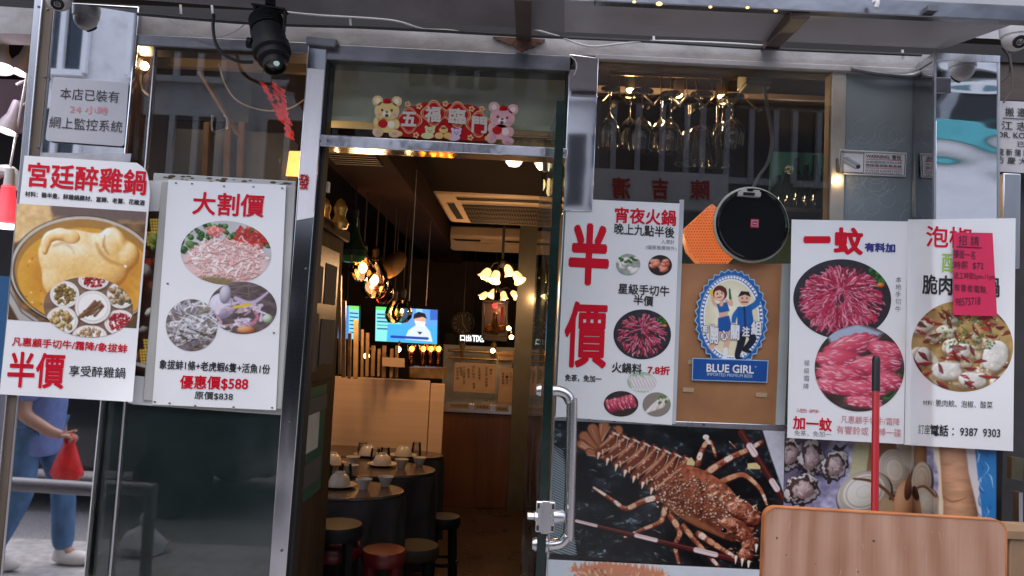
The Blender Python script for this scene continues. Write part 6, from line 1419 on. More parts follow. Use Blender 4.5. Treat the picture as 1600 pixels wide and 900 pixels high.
def bowl(loc):
    if 'bowl' not in protos:
        t = thing('bowl_setting', 'upturned white bowl on a white saucer', 'bowl', loc); L = Vector(loc)
        mb = MB(); mb.lathe([(.0, .004), (.05, .002), (.085, .012), (.088, .016), (.05, .010), (.0, .010)], L, 28); mb.build('saucer', m_china, t)
        mb = MB(); mb.lathe([(.055, .012), (.054, .03), (.044, .055), (.026, .07), (.024, .078), (.02, .078), (.02, .072), (.0, .07)], L, 28); mb.build('bowl', m_china, t); protos['bowl'] = t; return t
    return copy_tree(protos['bowl'], loc)
def cup(loc):
    if 'cup' not in protos:
        t = thing('tea_cup', 'small flared white tea cup', 'cup', loc); mb = MB(); mb.lathe([(.0, .002), (.02, .0), (.022, .01), (.042, .052), (.040, .052), (.02, .012), (.0, .01)], loc, 22); mb.build('cup', m_china, t); protos['cup'] = t; return t
    return copy_tree(protos['cup'], loc)
def tumbler(loc):
    if 'tum' not in protos:
        t = thing('tumbler', 'upturned clear tumbler', 'glass', loc); mb = MB(); mb.lathe([(.034, 0), (.032, .04), (.027, .085), (.0, .088), (.0, .08), (.024, .08), (.030, .03), (.032, .0)], loc, 20); mb.build('glass', m_glassware, t); protos['tum'] = t; return t
    return copy_tree(protos['tum'], loc)
places = [('bowl', 530, 761, 'upturned white bowl on a saucer at the front of the nearest table', 0), ('cup', 568, 764, 'small flared white cup right of the nearest upturned bowl', 0), ('tum', 524, 752, 'clear tumbler standing just behind the nearest bowl', 0), ('tum', 508, 750, 'clear tumbler at the left edge of the nearest table by the cabinet', 0),
          ('bowl', 519, 727, 'upturned white bowl at the left end of the middle table', 0), ('bowl', 597, 728, 'upturned white bowl at the centre of the middle table', 0), ('cup', 627, 731, 'small white cup right of the bowl on the middle table', 0), ('cup', 551, 727, 'small white cup between the two bowls of the middle table', 0), ('tum', 601, 720, 'clear tumbler behind the central bowl of the middle table', 0),
          ('tum', 540, 748, 'clear tumbler between the front bowl and the cup beside it', 0), ('tum', 586, 722, 'clear tumbler to the left behind the central bowl', 0), ('cup', 655, 728, 'small white cup at the right end of the middle table', 0), ('bowl', 574, 713, 'upturned white bowl at the left of the farthest table', 0), ('tum', 650, 711, 'clear tumbler at the right end of the farthest table', 0), ('cup', 602, 760, 'small white cup at the bare right side of the nearest table', 0),
          ('bowl', 630, 714, 'upturned white bowl at the right of the farthest table', 0), ('tum', 566, 712, 'clear tumbler on the farthest table before the partition', 0), ('cup', 548, 741, 'small cup on the dark tray between the nearest two tables', 0)]
for kind, px, py, label, _ in places:
    p = PZ(px, py, .7525); o = {'bowl': bowl, 'cup': cup, 'tum': tumbler}[kind](p); o['label'] = label; o['group'] = {'bowl': 'upturned bowls on the tables', 'cup': 'tea cups on the tables', 'tum': 'tumblers on the tables'}[kind]
# stools
m_stoolblack = mat('black_vinyl', (.008, .008, .009), .5, spec=.2); m_stoolred = mat('red_plastic_stool', (.10, .006, .007), .35, var=.1); m_olive = mat('olive_cushion', (.028, .022, .013), .7, spec=.2)
def stool(label, x, y, h, m_seat, m_leg, r=.17):
    t = thing('stool', label, 'stool', (x, y, 0), 'stools round the tables'); mb = MB(); mb.lathe([(0, h - .06), (r * .95, h - .06), (r, h - .045), (r, h - .015), (r * .93, h), (0, h + .004)], (x, y, 0), 28); mb.build('seat', m_seat, t)
    for k in range(4):
        a = math.pi / 4 + k * math.pi / 2; mb = MB(); mb.bar((x + r * .75 * math.cos(a), y + r * .75 * math.sin(a), h - .06), (x + r * 1.05 * math.cos(a), y + r * 1.05 * math.sin(a), 0), .032, .032); mb.build('leg', m_leg, t)
    mb = MB(); mb.tube([(x + r * .92 * math.cos(a), y + r * .92 * math.sin(a), h * .42) for a in np.linspace(0, 6.283, 21)[:-1]], .011, 8, closed=True); mb.build('foot_ring', m_leg, t)
def at(px, py, y): p = P(px, py, y); return p.x, p.y, p.z
x, y, z = at(527, 818, .92); stool('high black round stool at the bottom left before the nearest table', x, y, z, m_stoolblack, m_stoolblack, .115)
x, y, z = at(520, 848, 1.02); stool('red topped stool tucked behind the high black stool', x, y, z, m_stoolred, m_stoolblack, .13)
p = PZ(648, 851, .46); stool('black stool with an olive cushion beside the table cloth', p.x, p.y, .46, m_olive, m_stoolblack, .13)
x, y, z = at(600, 858, 1.0); stool('low red plastic stool in front of the nearest table cloth', x, y, z, m_stoolred, m_stoolred, .10)
p = PZ(694, 806, .46); stool('black stool by the aisle beyond the olive cushioned one', p.x, p.y, .46, m_stoolblack, m_stoolblack, .10)
# pendants by the left wall
def pendant(label, px, py, y, prof, m, bulb=None, w=0, rod=.005, sc=1.0, axis=None):
    c = P(px, py, y); t = thing('pendant_lamp', label, 'pendant lamp', c, 'glass pendant lamps by the left wall')
    mb = MB(); mb.lathe([(a * sc, b * sc) for a, b in prof], c, 24, axis); mb.build('shade', m, t)
    top = max(b for a, b in prof) * sc
    mb = MB(); mb.tube([c + Vector((0, 0, top - .01)), (c.x, c.y, 2.62)], rod, 6); mb.lathe([(.02, top - .02), (.024, top + .05), (.008, top + .07)], c, 12); mb.build('flex', m_black, t)
    if bulb:
        mb = MB(); mb.ball(c + Vector((0, 0, .01)), (bulb, bulb, bulb * 1.25)); mb.build('bulb', m_glow2, t)
        if w: lamp(c + Vector((0, -.12, -.05)), w, (1, .55, .2), .03)
m_gg = mat('green_smoked_glass', (.01, .035, .02), .06, coat=.5); m_amber = glass_mat('amber_glass', (.95, .62, .30), 1.5, 1.2); m_pinkglass = glass_mat('rose_glass', (.9, .35, .32), 1.5, 1.4); m_smoke = glass_mat('smoked_glass', (.62, .54, .45), 1.5, 1.4)
egg = [(.0, -.11), (.05, -.10), (.085, -.05), (.09, .0), (.075, .06), (.045, .11), (.025, .15)]
pendant('dark green pear shaped pendant lamp hanging highest on the left', 551, 395, 1.9, [(0, -.06), (.05, -.055), (.082, -.02), (.085, .015), (.06, .055), (.035, .12), (.028, .2)], m_gg)
pendant('amber cone pendant lamp with a glowing bulb under the green one', 567, 421, 2.1, [(.0, -.075), (.04, -.07), (.085, -.005), (.05, .05), (.02, .09)], m_amber, .026, 1.5)
pendant('clear egg shaped pendant lamp with a glowing bulb in the middle of the cluster', 585, 440, 2.2, egg, m_smoke, .026, 3)
pendant('rose tinted egg pendant lamp lowest at the right of the cluster', 597, 455, 2.35, [(a * .85, b * .75) for a, b in egg], m_pinkglass, .018)
pendant('amber globe pendant lamp in front of the television, left of its twin', 615, 489, 3.0, [(a * .7, b * .7) for a, b in egg], m_amber, .026)
pendant('smoked globe pendant lamp in front of the television screen', 628, 488, 2.9, [(a * .85, b * .7) for a, b in egg], m_smoke, .012)
c = P(615, 414, 2.3); t = thing('wok_lid', 'tilted round metal wok lid hanging behind the egg pendant', 'lid', c); mb = MB(); mb.lathe([(.0, .03), (.05, .025), (.10, .0), (.104, .004), (.05, .034), (.0, .04)], c, 28, (-.5, -.75, .45)); mb.build('lid', mat('bronze', (.28, .20, .13), .35, metal=.8, var=.2), t)
mb = MB(); mb.tube([c, (c.x, c.y, 2.62)], .004, 6); mb.build('hanger', m_black, t)
# hanging strips and brass pieces beyond the cabinet
m_strip = mat('brass_strip', (.36, .22, .10), .4, metal=.3, var=.3, scale=15)
random.seed(77)
sc_ = thing('slat_screen', 'row of thin brass coloured slats standing behind the pale partition', 'screen', P(570, 590, 2.6))
for k, (px, y0, y1, y, w_) in enumerate([(531, 430, 585, 1.6, 4), (537, 470, 590, 1.75, 6), (546, 520, 592, 1.9, 5), (556, 500, 592, 2.2, 7), (566, 515, 590, 2.3, 4), (574, 520, 588, 2.5, 5), (583, 540, 588, 2.6, 6), (592, 545, 588, 2.6, 4), (600, 540, 590, 2.7, 6), (612, 545, 590, 2.7, 5), (620, 540, 590, 2.75, 5)]):
    MB().slab(quadpx([(px - w_ / 2, y0), (px + w_ / 2, y0), (px + w_ / 2 - 1, y1), (px - w_ / 2 - 1, y1)], y), (0, .02, 0)).build('slat', m_strip, sc_, bevel=.002)
c = P(612, 566, 2.7); o = MB().slab(quadpx([(597, 558), (632, 560), (632, 574), (597, 572)], 2.65), (0, .01, 0)).build('card_sign', m_oldpaper, origin=c); tag(o, 'small warm paper sign propped above the partition', 'sign')
for k, (px, lab) in enumerate([(642, 'amber glass vase by the left end of the shelf under the television'), (684, 'amber glass vase by the right end of the shelf under the television'), (660, 'amber glass vase at the left on the shelf under the television'), (672, 'amber glass vase at the right on the shelf under the television')]):
    c = P(px, 573, 3.0); t = thing('glass_vase', lab, 'vase', c, 'amber vases under the television'); mb = MB(); mb.lathe([(.02, 0), (.022, .02), (.016, .06), (.03, .13), (.035, .16), (.031, .16), (.014, .06), (.0, .015)], c, 18); mb.build('vase', m_amber, t); mb = MB(); mb.ball(c + Vector((0, 0, .13)), .018); mb.build('glint_ball', m_glow2, t)  # glowing ball added inside each vase for its amber glint
o = MB().slab(quadpx([(640, 574), (694, 576), (694, 592), (640, 590)], 2.98), (0, .25, 0)).build('shelf', m_brass, origin=P(660, 590, 3)); tag(o, 'low brown shelf carrying the amber vases', 'shelf')
for px, y0, y1, y, lab in ((651, 266, 470, 2.0, 'thin steel wire hanging from the ceiling left of the air conditioner'), (673, 345, 478, 3.0, 'thin steel wire hanging above the right end of the television')):
    o = MB().tube([P(px, y0, y), P(px - (y1 - y0) * .055, y1, y)], .003, 6).build('hanging_wire', m_steel, origin=P(px, y0, y)); tag(o, lab, 'wire')
for px, py, y, lab in ((795, 513, 5.0, 'small warm wall bulb just right of the shrine'), (799, 527, 4.9, 'small warm wall bulb below and right of the shrine'), (573, 556, 3.2, 'small warm bulb glowing between the brass slats'), (622, 546, 3.3, 'small warm bulb glowing below the left of the television'), (770, 548, 4.8, 'small warm bulb at the right finial of the rail')):
    c = P(px, py, y); t = thing('wall_bulb', lab, 'lamp', c, 'small warm bulbs at the back'); mb = MB(); mb.ball(c, .022); mb.build('bulb', m_glow2, t); mb = MB(); mb.tube([c + Vector((0, 0, .02)), c + Vector((0, .05, .06)), c + Vector((0, .12, .05))], .007, 6); mb.build('arm', m_brass, t)
# menu cabinet inside the left jamb
XK = -.735; mk = thing('menu_cabinet', 'tall wooden menu cabinet just inside the left door jamb', 'cabinet', (-.9, .4, 0))
m_cab = wood_mat('cabinet_wood', (.035, .022, .014), (.085, .052, .030), .75, 10, (1, 1, .1), 2, spec=.08)
mb = MB(); mb.box2((-1.05, .14, 0), (XK, .78, 1.96)); mb.build('carcass', m_cab, mk, bevel=.008)
def face(u0, u1, z0, z1, m, nm, e=.002): # u along depth
    mb = MB(); mb.slab([(XK + e, u0, z0), (XK + e, u1, z0), (XK + e, u1, z1), (XK + e, u0, z1)], (.002, 0, 0)); return mb.build(nm, m, mk)
face(.18, .70, 1.36, 1.88, m_bezel, 'display'); m_papr = mat('grey_paper', (.10, .098, .10), .8, var=.1, spec=.1)
m_greenp = mat('green_print', (.02, .10, .07), .4, var=.15)
for k, (a, b, z0, z1) in enumerate([(.2, .42, 1.40, 1.62), (.46, .68, 1.42, 1.60), (.2, .44, 1.66, 1.8), (.48, .66, 1.66, 1.82)]): face(a, b, z0, z1, m_papr, 'menu_sheet', .005)
face(.18, .62, .92, 1.34, m_greenp, 'green_leaflet'); face(.22, .58, .97, 1.06, m_papr, 'leaflet_label', .005); face(.30, .52, 1.1, 1.26, mat('pale_square', (.5, .5, .48), .5), 'leaflet_panel', .005); face(.18, .62, 1.24, 1.30, m_papr, 'leaflet_label', .006)
mb = MB(); mb.box2((XK, .12, 1.94), (XK + .02, .80, 1.985)); mb.build('cornice', m_cab, mk, bevel=.005)
for px, py, r, lab in ((506, 348, .026, 'gold ornament at the left on top of the menu cabinet'), (529, 362, .03, 'gold lucky figure at the right on top of the menu cabinet')):
    c = P(px, py + 12, .5); c.z = 1.96; t = thing('ornament', lab, 'ornament', c, 'gold ornaments on the cabinet'); mb = MB(); mb.lathe([(r, 0), (r * 1.2, .02), (r * .7, .05), (r * .95, .08), (r * .5, .11), (0, .12)], c, 12); mb.build('figure', mat('gold_figure', (.55, .36, .12), .3, metal=.8, var=.3, scale=40), t)

o = MB().slab(quadpx([(499, 289), (513, 287), (513, 291), (499, 293)], .1), (0, .02, 0)).slab(quadpx([(510, 284), (514, 284), (513, 300), (509, 300)], .1), (0, .02, 0)).build('door_stop', m_white_plastic, origin=P(506, 291, .1)); tag(o, 'small white door catch on the left jamb', 'catch')
# ------------------------------------------------------------------ door charm with four characters
m_charm_red = mat('charm_red', (.40, .006, .010), .5, var=.08, spec=.1); m_charm_edge = mat('charm_gold_edge', (.66, .34, .17), .5, var=.06, spec=.15)
m_charm_char = mat('charm_glitter', (.50, .44, .38), .4, var=.25, scale=300)
ctag = thing('door_charm', 'red new year charm with four characters and two tiger cubs on the transom', 'sticker', P(695, 195, -.01))
sT = lambda a, b, e: P(a, b, -.006 - e)
def disc_px(mb, cx, cy, rx, ry, e, n=24, ang=0, fn=sT, th=.0006):
    pts = []
    for k in range(n):
        t = 2 * math.pi * k / n; x, y = rx * math.cos(t), ry * math.sin(t); pts.append(fn(cx + x * math.cos(ang) - y * math.sin(ang), cy + x * math.sin(ang) + y * math.cos(ang), e))
    mb.slab(pts[::-1], (0, th, 0))
def quatre(cx, cy, r, n=48): return [(cx + (r + r * .10 * abs(math.sin(2 * t)) ** .6 * 1.0 - r * .05) * math.cos(t) * 1.02, cy + (r + r * .10 * abs(math.sin(2 * t)) ** .6 - r * .05) * math.sin(t)) for t in np.linspace(0, 2 * math.pi, n + 1)[:-1]]
cents = [(639, 188), (678, 177), (715, 179), (748, 194)]
mb = MB(); mb.slab([sT(a, b, 0) for a, b in [(614, 208), (622, 196), (634, 166), (650, 166), (662, 160), (740, 164), (752, 172), (764, 190), (770, 212), (766, 221), (700, 218), (616, 212)]][::-1], (0, .001, 0)); mb.build('backing', m_charm_red, ctag, smooth=0)
mb = MB(); mr = MB()
for i, (cx, cy_) in enumerate(cents):
    f = lambda r, e, th=.0006: [sT(a, b, e) for a, b in [(cx + (r * (1 + .13 * math.cos(4 * t))) * math.cos(t), cy_ + (r * (1 + .13 * math.cos(4 * t))) * math.sin(t)) for t in np.linspace(0, 2 * math.pi, 49)[:-1]]][::-1]
    mb.slab(f(18.6, .002 + .0001 * i), (0, .0004, 0)); mr.slab(f(16.8, .003), (0, .0004, 0)); mb.slab(f(15.6, .004), (0, .0003, 0)); mr.slab(f(14.8, .005), (0, .0003, 0))
mb.build('gold_border', m_charm_edge, ctag, smooth=0); mr.build('red_lobe', m_charm_red, ctag, smooth=0)
text_px([('五', 627, 185.5, 651, 186.5, 23, .04), ('福', 664, 178, 689, 179, 25, .035), ('臨', 701, 181, 728, 182, 25, .035), ('門', 737, 194, 761, 196, 26, .035)], lambda a, b, e: sT(a, b, e + .0055), 'lettering', m_charm_char, ctag)
def cub(nm, cx, cy, s, fur, belly, tilt):
    M_ = lambda k, c: mat(nm + k, c, .4, var=.05)
    def part(n, m, shapes, e):
        mb = MB()
        for (x, y, rx, ry) in shapes:
            X, Y = x * math.cos(tilt) - y * math.sin(tilt), x * math.sin(tilt) + y * math.cos(tilt); disc_px(mb, cx + X * s, cy + Y * s, rx * s, ry * s, e)
        mb.build(n, m, ctag, smooth=0)
    edge = mat('cub_outline', (.55, .42, .28), .4)
    part('cub_outline', edge, [(0, 0, 21, 18.5), (-16, -16, 9, 9), (16, -16, 9, 9), (0, 22, 18, 15), (-14, 36, 9, 9), (14, 38, 10, 7), (-17, 20, 5, 9), (17, 22, 5, 8)], .0065)
    part('cub_fur', M_('_fur', fur), [(0, 0, 19.5, 17), (-16, -16, 7.5, 7.5), (16, -16, 7.5, 7.5), (-14, 36, 7.8, 7.8), (14, 38, 9, 6), (0, 24, 15, 13), (-17, 20, 4, 8), (17, 22, 4, 7)], .0072)
    part('cub_muzzle', M_('_pale', belly), [(0, 5, 7, 5), (8, 23, 6, 6), (-16, -16, 4.5, 4.5), (16, -16, 4.5, 4.5)], .0078)
    part('cub_jacket', m_charm_red, [(-6, 22, 8, 7), (0, -17, 7, 4), (-14, 36, 4.5, 4.5) if nm == 'none' else (0, -14, 8, 2)], .0082)
    part('cub_face', mat('cub_dark', (.03, .02, .02), .4), [(-8, -1, 2, 2.2), (8, -1, 2, 2.2), (0, 2, 2.4, 1.6), (0, 8, 3, 2.6)], .0086)
    part('cub_paw', mat('cub_paw_pink', (.52, .25, .34), .4), [(-14, 36, 4, 4), (14, 38, 4.5, 3), (-13, 6, 3, 2.4), (13, 6, 3, 2.4)], .0087)
cub('yellow_cub', 604.5, 173, .93, (.62, .44, .14), (.70, .60, .46), .03); cub('pink_cub', 785, 184, .93, (.60, .30, .32), (.70, .55, .52), .12)
for (cx, cy_, col, nm) in ((672, 204, (.48, .46, .22), 'small_cub_green'), (713, 207, (.52, .36, .50), 'small_cub_lilac')):
    mb = MB(); disc_px(mb, cx, cy_, 7.5, 6, .0065); disc_px(mb, cx - 6, cy_ - 5, 2.4, 2.6, .0064); disc_px(mb, cx + 6, cy_ - 5, 2.4, 2.6, .0064); disc_px(mb, cx - 4, cy_ + 8, 10, 5, .0063); mb.build('small_cub', mat(nm, col, .4), ctag, smooth=0)
    mb = MB(); disc_px(mb, cx - 2.5, cy_, .9, 1, .0072); disc_px(mb, cx + 2.5, cy_, .9, 1, .0072); disc_px(mb, cx, cy_ + 2.5, 1.2, 1, .0072); mb.build('cub_face', mat('cub_dark', None), ctag, smooth=0)
for (x, y, rx, ry) in ((693, 203, 7, 5), (686, 212, 7, 5), (700, 212, 7, 5), (693, 199, 4, 3), (624, 209, 5, 4), (762, 216, 5, 4)): mb = MB(); disc_px(mb, x, y, rx, ry, .0066); mb.build('gold_ingot', mat('charm_gold', (.60, .36, .12), .5, var=.1, spec=.2), ctag, smooth=0)
mb = MB()
for (x, y) in ((650, 211), (735, 215), (655, 166), (737, 170), (637, 163), (753, 170), (696, 162)):
    for k in range(5): disc_px(mb, x + 3.2 * math.cos(k * 1.257), y + 3.2 * math.sin(k * 1.257), 1.9, 1.9, .0066 + .00002 * k, 10)
mb.build('blossom', m_charm_edge, ctag, smooth=0)

# torn red character left on the jamb film
t = thing('paper_remnant', 'torn red calligraphy remnant on the white jamb film', 'paper', P(476, 283, -.04))
text_px([('發', 467, 283, 483, 285, 24, .02)], lambda a, b, e: P(a, b, -.0375 - e), 'lettering', m_charm_red, t)

# ------------------------------------------------------------------ display behind the left window
m_beige = mat('beige_header', (.30, .22, .13), .6, var=.12, scale=4)
def simple(name, label, cat, q, y, th, m, group=None, bevel=0.0):
    o = panel(name, q, y, th, m, None, bevel, origin=P(q[-1][0], q[-1][1], y)); return tag(o, label, cat, group)
simple('wall', 'dark brown wall at the back of the left display window', 'wall', [(150, 0), (500, 10), (470, 420), (100, 400)], .62, .05, mat('display_brown', (.075, .042, .022), .6, var=.4, scale=3))
simple('valance', 'beige valance board across the top of the left display window', 'board', [(200, 55), (500, 70), (494, 114), (200, 100)], .35, .03, m_beige)
simple('wall', 'brown end wall of the display beside the mirror pillar', 'wall', [(196, 60), (240, 62), (206, 330), (160, 330)], .16, .02, mat('copper_brown', (.13, .07, .035), .25, metal=.5, var=.5, scale=4, bump=.3, bscale=7))
m_greybox = mat('grey_board', (.13, .135, .15), .4, var=.08)
simple('display_board', 'wide dark grey board standing in for a reflection in the left display window', 'case', [(274, 200), (446, 207), (436, 300), (262, 292)], .40, .18, m_greybox, None, .005)  # grey board built in place of a reflection in the window
simple('display_board', 'bluish dark pane leaning at the back of the left display', 'case', [(268, 118), (392, 126), (388, 192), (262, 186)], .55, .02, mat('blue_grey_board', (.07, .08, .10), .2, var=.25))
for k, px in enumerate((318, 352, 372)):
    o = MB().slab(quadpx([(px, 190), (px + 9, 190), (px + 4, 300), (px - 5, 300)], .37), (0, .02, 0)).build('wooden_upright', mat('warm_slat', (.22, .13, .07), .5, var=.2), origin=P(px, 300, .37), bevel=.002); tag(o, ['wooden upright at the left of the three in the display window', 'wooden upright in the middle of the display window', 'wooden upright nearest the projector in the display window'][k], 'upright', 'wooden uprights in the display')
o = MB().bar(P(312, 112, .30), P(372, 210, .20), .016, .012).build('wooden_stick', mat('warm_slat', None), origin=P(312, 112, .3)); tag(o, 'tilted pale wooden stick hanging inside the left window', 'stick')
o = MB().tube([P(332, 180, .2), P(331, 200, .2), P(335, 207, .2), P(345, 204, .2), P(354, 200, .2), P(355, 186, .2), P(350, 180, .2)], .004, 8, 4).build('steel_hook', m_steel, origin=P(340, 200, .2)); tag(o, 'curved steel hook hanging in the left display window', 'hook')
wire('cable', 'pale cable looping down inside the left display window', [(342, 100, .3), (352, 132, .3), (372, 158, .3), (410, 172, .3), (450, 170, .3), (476, 155, .3)], .003, m_wire_white)
bl = P(226, 103, .10); t = thing('wall_bulb', 'glaring small bulb on a curved black arm at the left of the display', 'lamp', bl)
mb = MB(); mb.ball(bl, .014); mb.build('bulb', mat('bulb_bright', (.9, .8, .6), .4, emit=(1, .66, .30), estr=26), t)
mb = MB(); mb.tube([bl + Vector((-.002, .01, -.012)), P(220, 118, .11), P(222, 140, .11), P(233, 152, .11), P(238, 158, .11)], .009, 8, 5); mb.build('arm', m_bezel, t); lamp(bl + Vector((0, -.05, 0)), .45, (1, .6, .28), .02)
gl_ = P(460, 258, .22); t = thing('table_lamp', 'warm glowing shade low at the right of the left display window', 'lamp', P(460, 276, .22))
mb = MB(); mb.slab(quadpx([(452, 236), (470, 236), (466, 277), (446, 277)], .22), (0, .03, 0)); mb.build('shade', mat('warm_shade', (.6, .35, .12), .5, var=.4, scale=25, emit=(1, .5, .14), estr=.75), t); mb = MB(); mb.box(P(456, 284, .235), (.05, .05, .03)); mb.build('base', m_black, t); lamp(P(455, 255, .12), .8, (1, .55, .2))
# red strands that glow in place of a reflected LED sign
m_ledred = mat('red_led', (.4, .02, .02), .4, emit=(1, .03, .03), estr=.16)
random.seed(14); t = thing('red_sign_reflection', 'red glowing strands standing in for a reflected LED sign under the projector', 'sign reflection', P(430, 215, .15)); 
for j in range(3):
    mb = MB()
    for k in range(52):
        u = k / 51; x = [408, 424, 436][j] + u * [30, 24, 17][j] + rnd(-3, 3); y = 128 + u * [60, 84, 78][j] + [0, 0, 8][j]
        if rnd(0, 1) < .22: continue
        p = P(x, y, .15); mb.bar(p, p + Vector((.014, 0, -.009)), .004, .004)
    mb.build('glow_strand', m_ledred, t)
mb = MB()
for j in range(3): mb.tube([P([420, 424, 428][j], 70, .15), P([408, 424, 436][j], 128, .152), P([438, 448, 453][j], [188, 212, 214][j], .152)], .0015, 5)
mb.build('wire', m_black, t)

# ------------------------------------------------------------------ projector under the canopy
m_proj = mat('black_metal', (.006, .006, .007), .5, var=.2, bump=.1, bscale=80, spec=.22)
A0, A1 = P(414, 26, -.17), P(433, 122, -.25); ax = (A1 - A0).normalized()
pj = thing('projector', 'black sign projector hanging in a yoke under the canopy', 'projector', P(418, 12, -.18))
mb = MB(); mb.lathe([(.0, 0), (.040, .0), (.046, .012), (.046, .06), (.050, .065), (.050, .115), (.056, .12), (.056, .15), (.046, .155), (.046, .175), (.034, .18), (.034, .205), (.030, .205), (.028, .19), (.0, .188)], A0, 28, ax)
for k in range(7): mb.lathe([(.0475, 0), (.0515, .001), (.0515, .004), (.0475, .005)], A0 + ax * (.014 + k * .0065), 28, ax)
mb.build('body', m_proj, pj)
L_ = (A1 - A0).length; mb = MB(); mb.lathe([(.0, .006), (.015, .004), (.027, 0)], A0 + ax * .192, 24, ax); mb.build('lens', mat('lens_glass', (.05, .05, .05), .04, coat=1), pj)
mb = MB()
for (a, b_, c_) in (((399, 12), (396, 44), (402, 72)), ((446, 20), (443, 52), (437, 84))): mb.bar(P(*a, -.18), P(*b_, -.19), .006, .035); mb.bar(P(*b_, -.19), P(*c_, -.21), .006, .035)
mb.bar(P(396, 10, -.18), P(448, 18, -.18), .04, .006); mb.bar(P(422, 12, -.18), P(423, -10, -.16), .03, .03); mb.build('yoke', m_proj, pj, bevel=.001)
for p in (P(390, 67, -.2), P(447, 82, -.2)): mb = MB(); mb.lathe([(.0, -.008), (.016, -.006), (.016, .008), (0, .01)], p, 14, (1, 0, -.1)); mb.build('knob', m_proj, pj)
mb = MB(); mb.slab([P(417, 52, -.245), P(432, 52, -.245), P(432, 63, -.25), P(417, 63, -.25)][::-1], (0, .002, 0)); mb.build('label_plate', mat('grey_label', (.25, .25, .25), .5), pj)
mb = MB(); disc_px(mb, 432, 99, 5, 4, 0, 14, .2, lambda a, b, e: P(a, b, -.288)); mb.build('round_sticker', mat('pale_green_sticker', (.35, .5, .45), .4), pj)
wire('cable', 'thick black power cable looping from the gap to the projector', [(334, 22), (333, 45), (338, 70), (352, 86), (374, 96), (395, 97)], .0055, m_wire_black, -.10)

# ------------------------------------------------------------------ right window: glass rack and hanging glasses
m_rackm = mat('bronze_rack', (.12, .085, .05), .3, metal=.9, var=.2)
YR = .24; rk = thing('glass_rack', 'bronze wire rack for stemmed glasses at the top of the right window', 'rack', P(1060, 115, YR))
mb = MB(); mb.tube([P(953, 113, YR), P(1155, 121, YR)], .004, 8); mb.tube([P(950, 116, YR + .16), P(1150, 124, YR + .16)], .004, 8)
for px in (963, 1147): mb.tube([P(px, 70, YR), P(px, 117, YR)], .003, 6)
mb.build('frame', m_rackm, rk)
for k in range(6):
    px = 953 + k * 40; mb = MB()
    for dx in (0, 15):
        top = P(px + dx, 114 + k * 1.6, YR); bot = P(px + dx, 146 + k * 1.8, YR)
        mb.tube([top, bot], .0025, 6)
    mb.tube([P(px - 12, 158 + k * 2, YR - .03), P(px + 2, 143 + k * 1.8, YR + .16)], .004, 6); mb.tube([P(px + 30, 163 + k * 1.5, YR - .03), P(px + 13, 146 + k * 1.8, YR + .16)], .004, 6)
    mb.build('wire_hanger', m_rackm, rk)
m_wine = glass_mat('wine_glass', (.95, .95, .95), 1.6, 2.4, rim=.9, smear_haze=.14)  # milky haze mixed in to lighten the clear glasses
lamp(P(1235, 262, 1.0), 1.2, (1, .7, .4), .02)  # added warm light for highlights on the hanging glasses, without a fixture
for px, py, y, lab in ((985, 140, .45, 'warm spot bulb behind the left of the hanging glasses'), (1060, 148, .42, 'warm spot bulb behind the middle of the hanging glasses'), (1128, 150, .40, 'warm spot bulb behind the goblets by the junction box')):
    c = P(px, py, y); t = thing('spot_bulb', lab, 'lamp', c, 'warm bulbs over the glass rack'); mb = MB(); mb.ball(c, (.016, .016, .012)); mb.build('bulb', mat('rack_bulb', (.9, .8, .6), .4, emit=(1, .6, .25), estr=22), t); mb = MB(); mb.lathe([(.02, .0), (.022, .05), (.012, .06), (.01, .30)], c, 14); mb.build('holder', m_rackm, t); lamp(c + Vector((0, -.03, -.03)), 1.6, (1, .6, .3), .02)
def hglass(label, px, ytop, yrim, w_px, kind, y):
    top = P(px, ytop, y); s_ = m_per_px(y); H = (yrim - ytop) * s_; r = w_px / 2 * s_; z = lambda f: -H * f
    b = (w_px) and {'wine': [(r * .82, -.0), (r * .85, -.004), (r * .1, -.012), (.0042, -.022), (.0038, z(.42)), (r * .25, z(.455)), (r * .72, z(.56)), (r * .98, z(.70)), (r, z(.78)), (r * .9, z(.93)), (r * .82, z(1)), (r * .80, z(1)), (r * .87, z(.93)), (r * .97, z(.78)), (r * .95, z(.70)), (r * .69, z(.57)), (.0, z(.475))],
         'beer': [(r * .62, 0), (r * .65, -.004), (r * .1, -.012), (.006, -.02), (.005, z(.46)), (r * .55, z(.50)), (r * .70, z(.58)), (r * .88, z(.85)), (r, z(1)), (r * .97, z(1)), (r * .85, z(.85)), (r * .66, z(.60)), (0, z(.53))]}[kind]
    t = thing('wine_glass' if kind == 'wine' else 'goblet', label, 'glass', top, 'stemmed glasses hanging from the rack')
    mb = MB(); mb.lathe(b, top, 26); mb.build('glass', m_wine, t)
hg = [('stemmed glass hanging at the far left end of the rack', 954, 138, 236, 36, 'wine', .22), ('stemmed glass second from the left, in the front row of the rack', 1004, 142, 239, 42, 'wine', .20), ('stemmed glass tucked behind the second one from the left', 985, 150, 232, 38, 'wine', .34),
      ('stemmed glass hanging just left of the wide goblets', 1048, 146, 241, 40, 'wine', .20), ('stemmed glass partly hidden behind the one left of the goblets', 1034, 152, 236, 38, 'wine', .34), ('wide goblet with a reddish base in the middle of the rack', 1096, 146, 259, 54, 'beer', .20),
      ('wide goblet behind and left of the front goblet', 1078, 158, 260, 42, 'beer', .34), ('wide goblet behind and right of the front goblet', 1122, 158, 262, 42, 'beer', .34), ('stemmed glass hanging beside the white junction box', 1146, 150, 231, 40, 'wine', .22), ('stemmed glass partly behind the right-hand one beside the goblets', 1130, 158, 236, 38, 'wine', .33)]
for a in hg: hglass(*a)
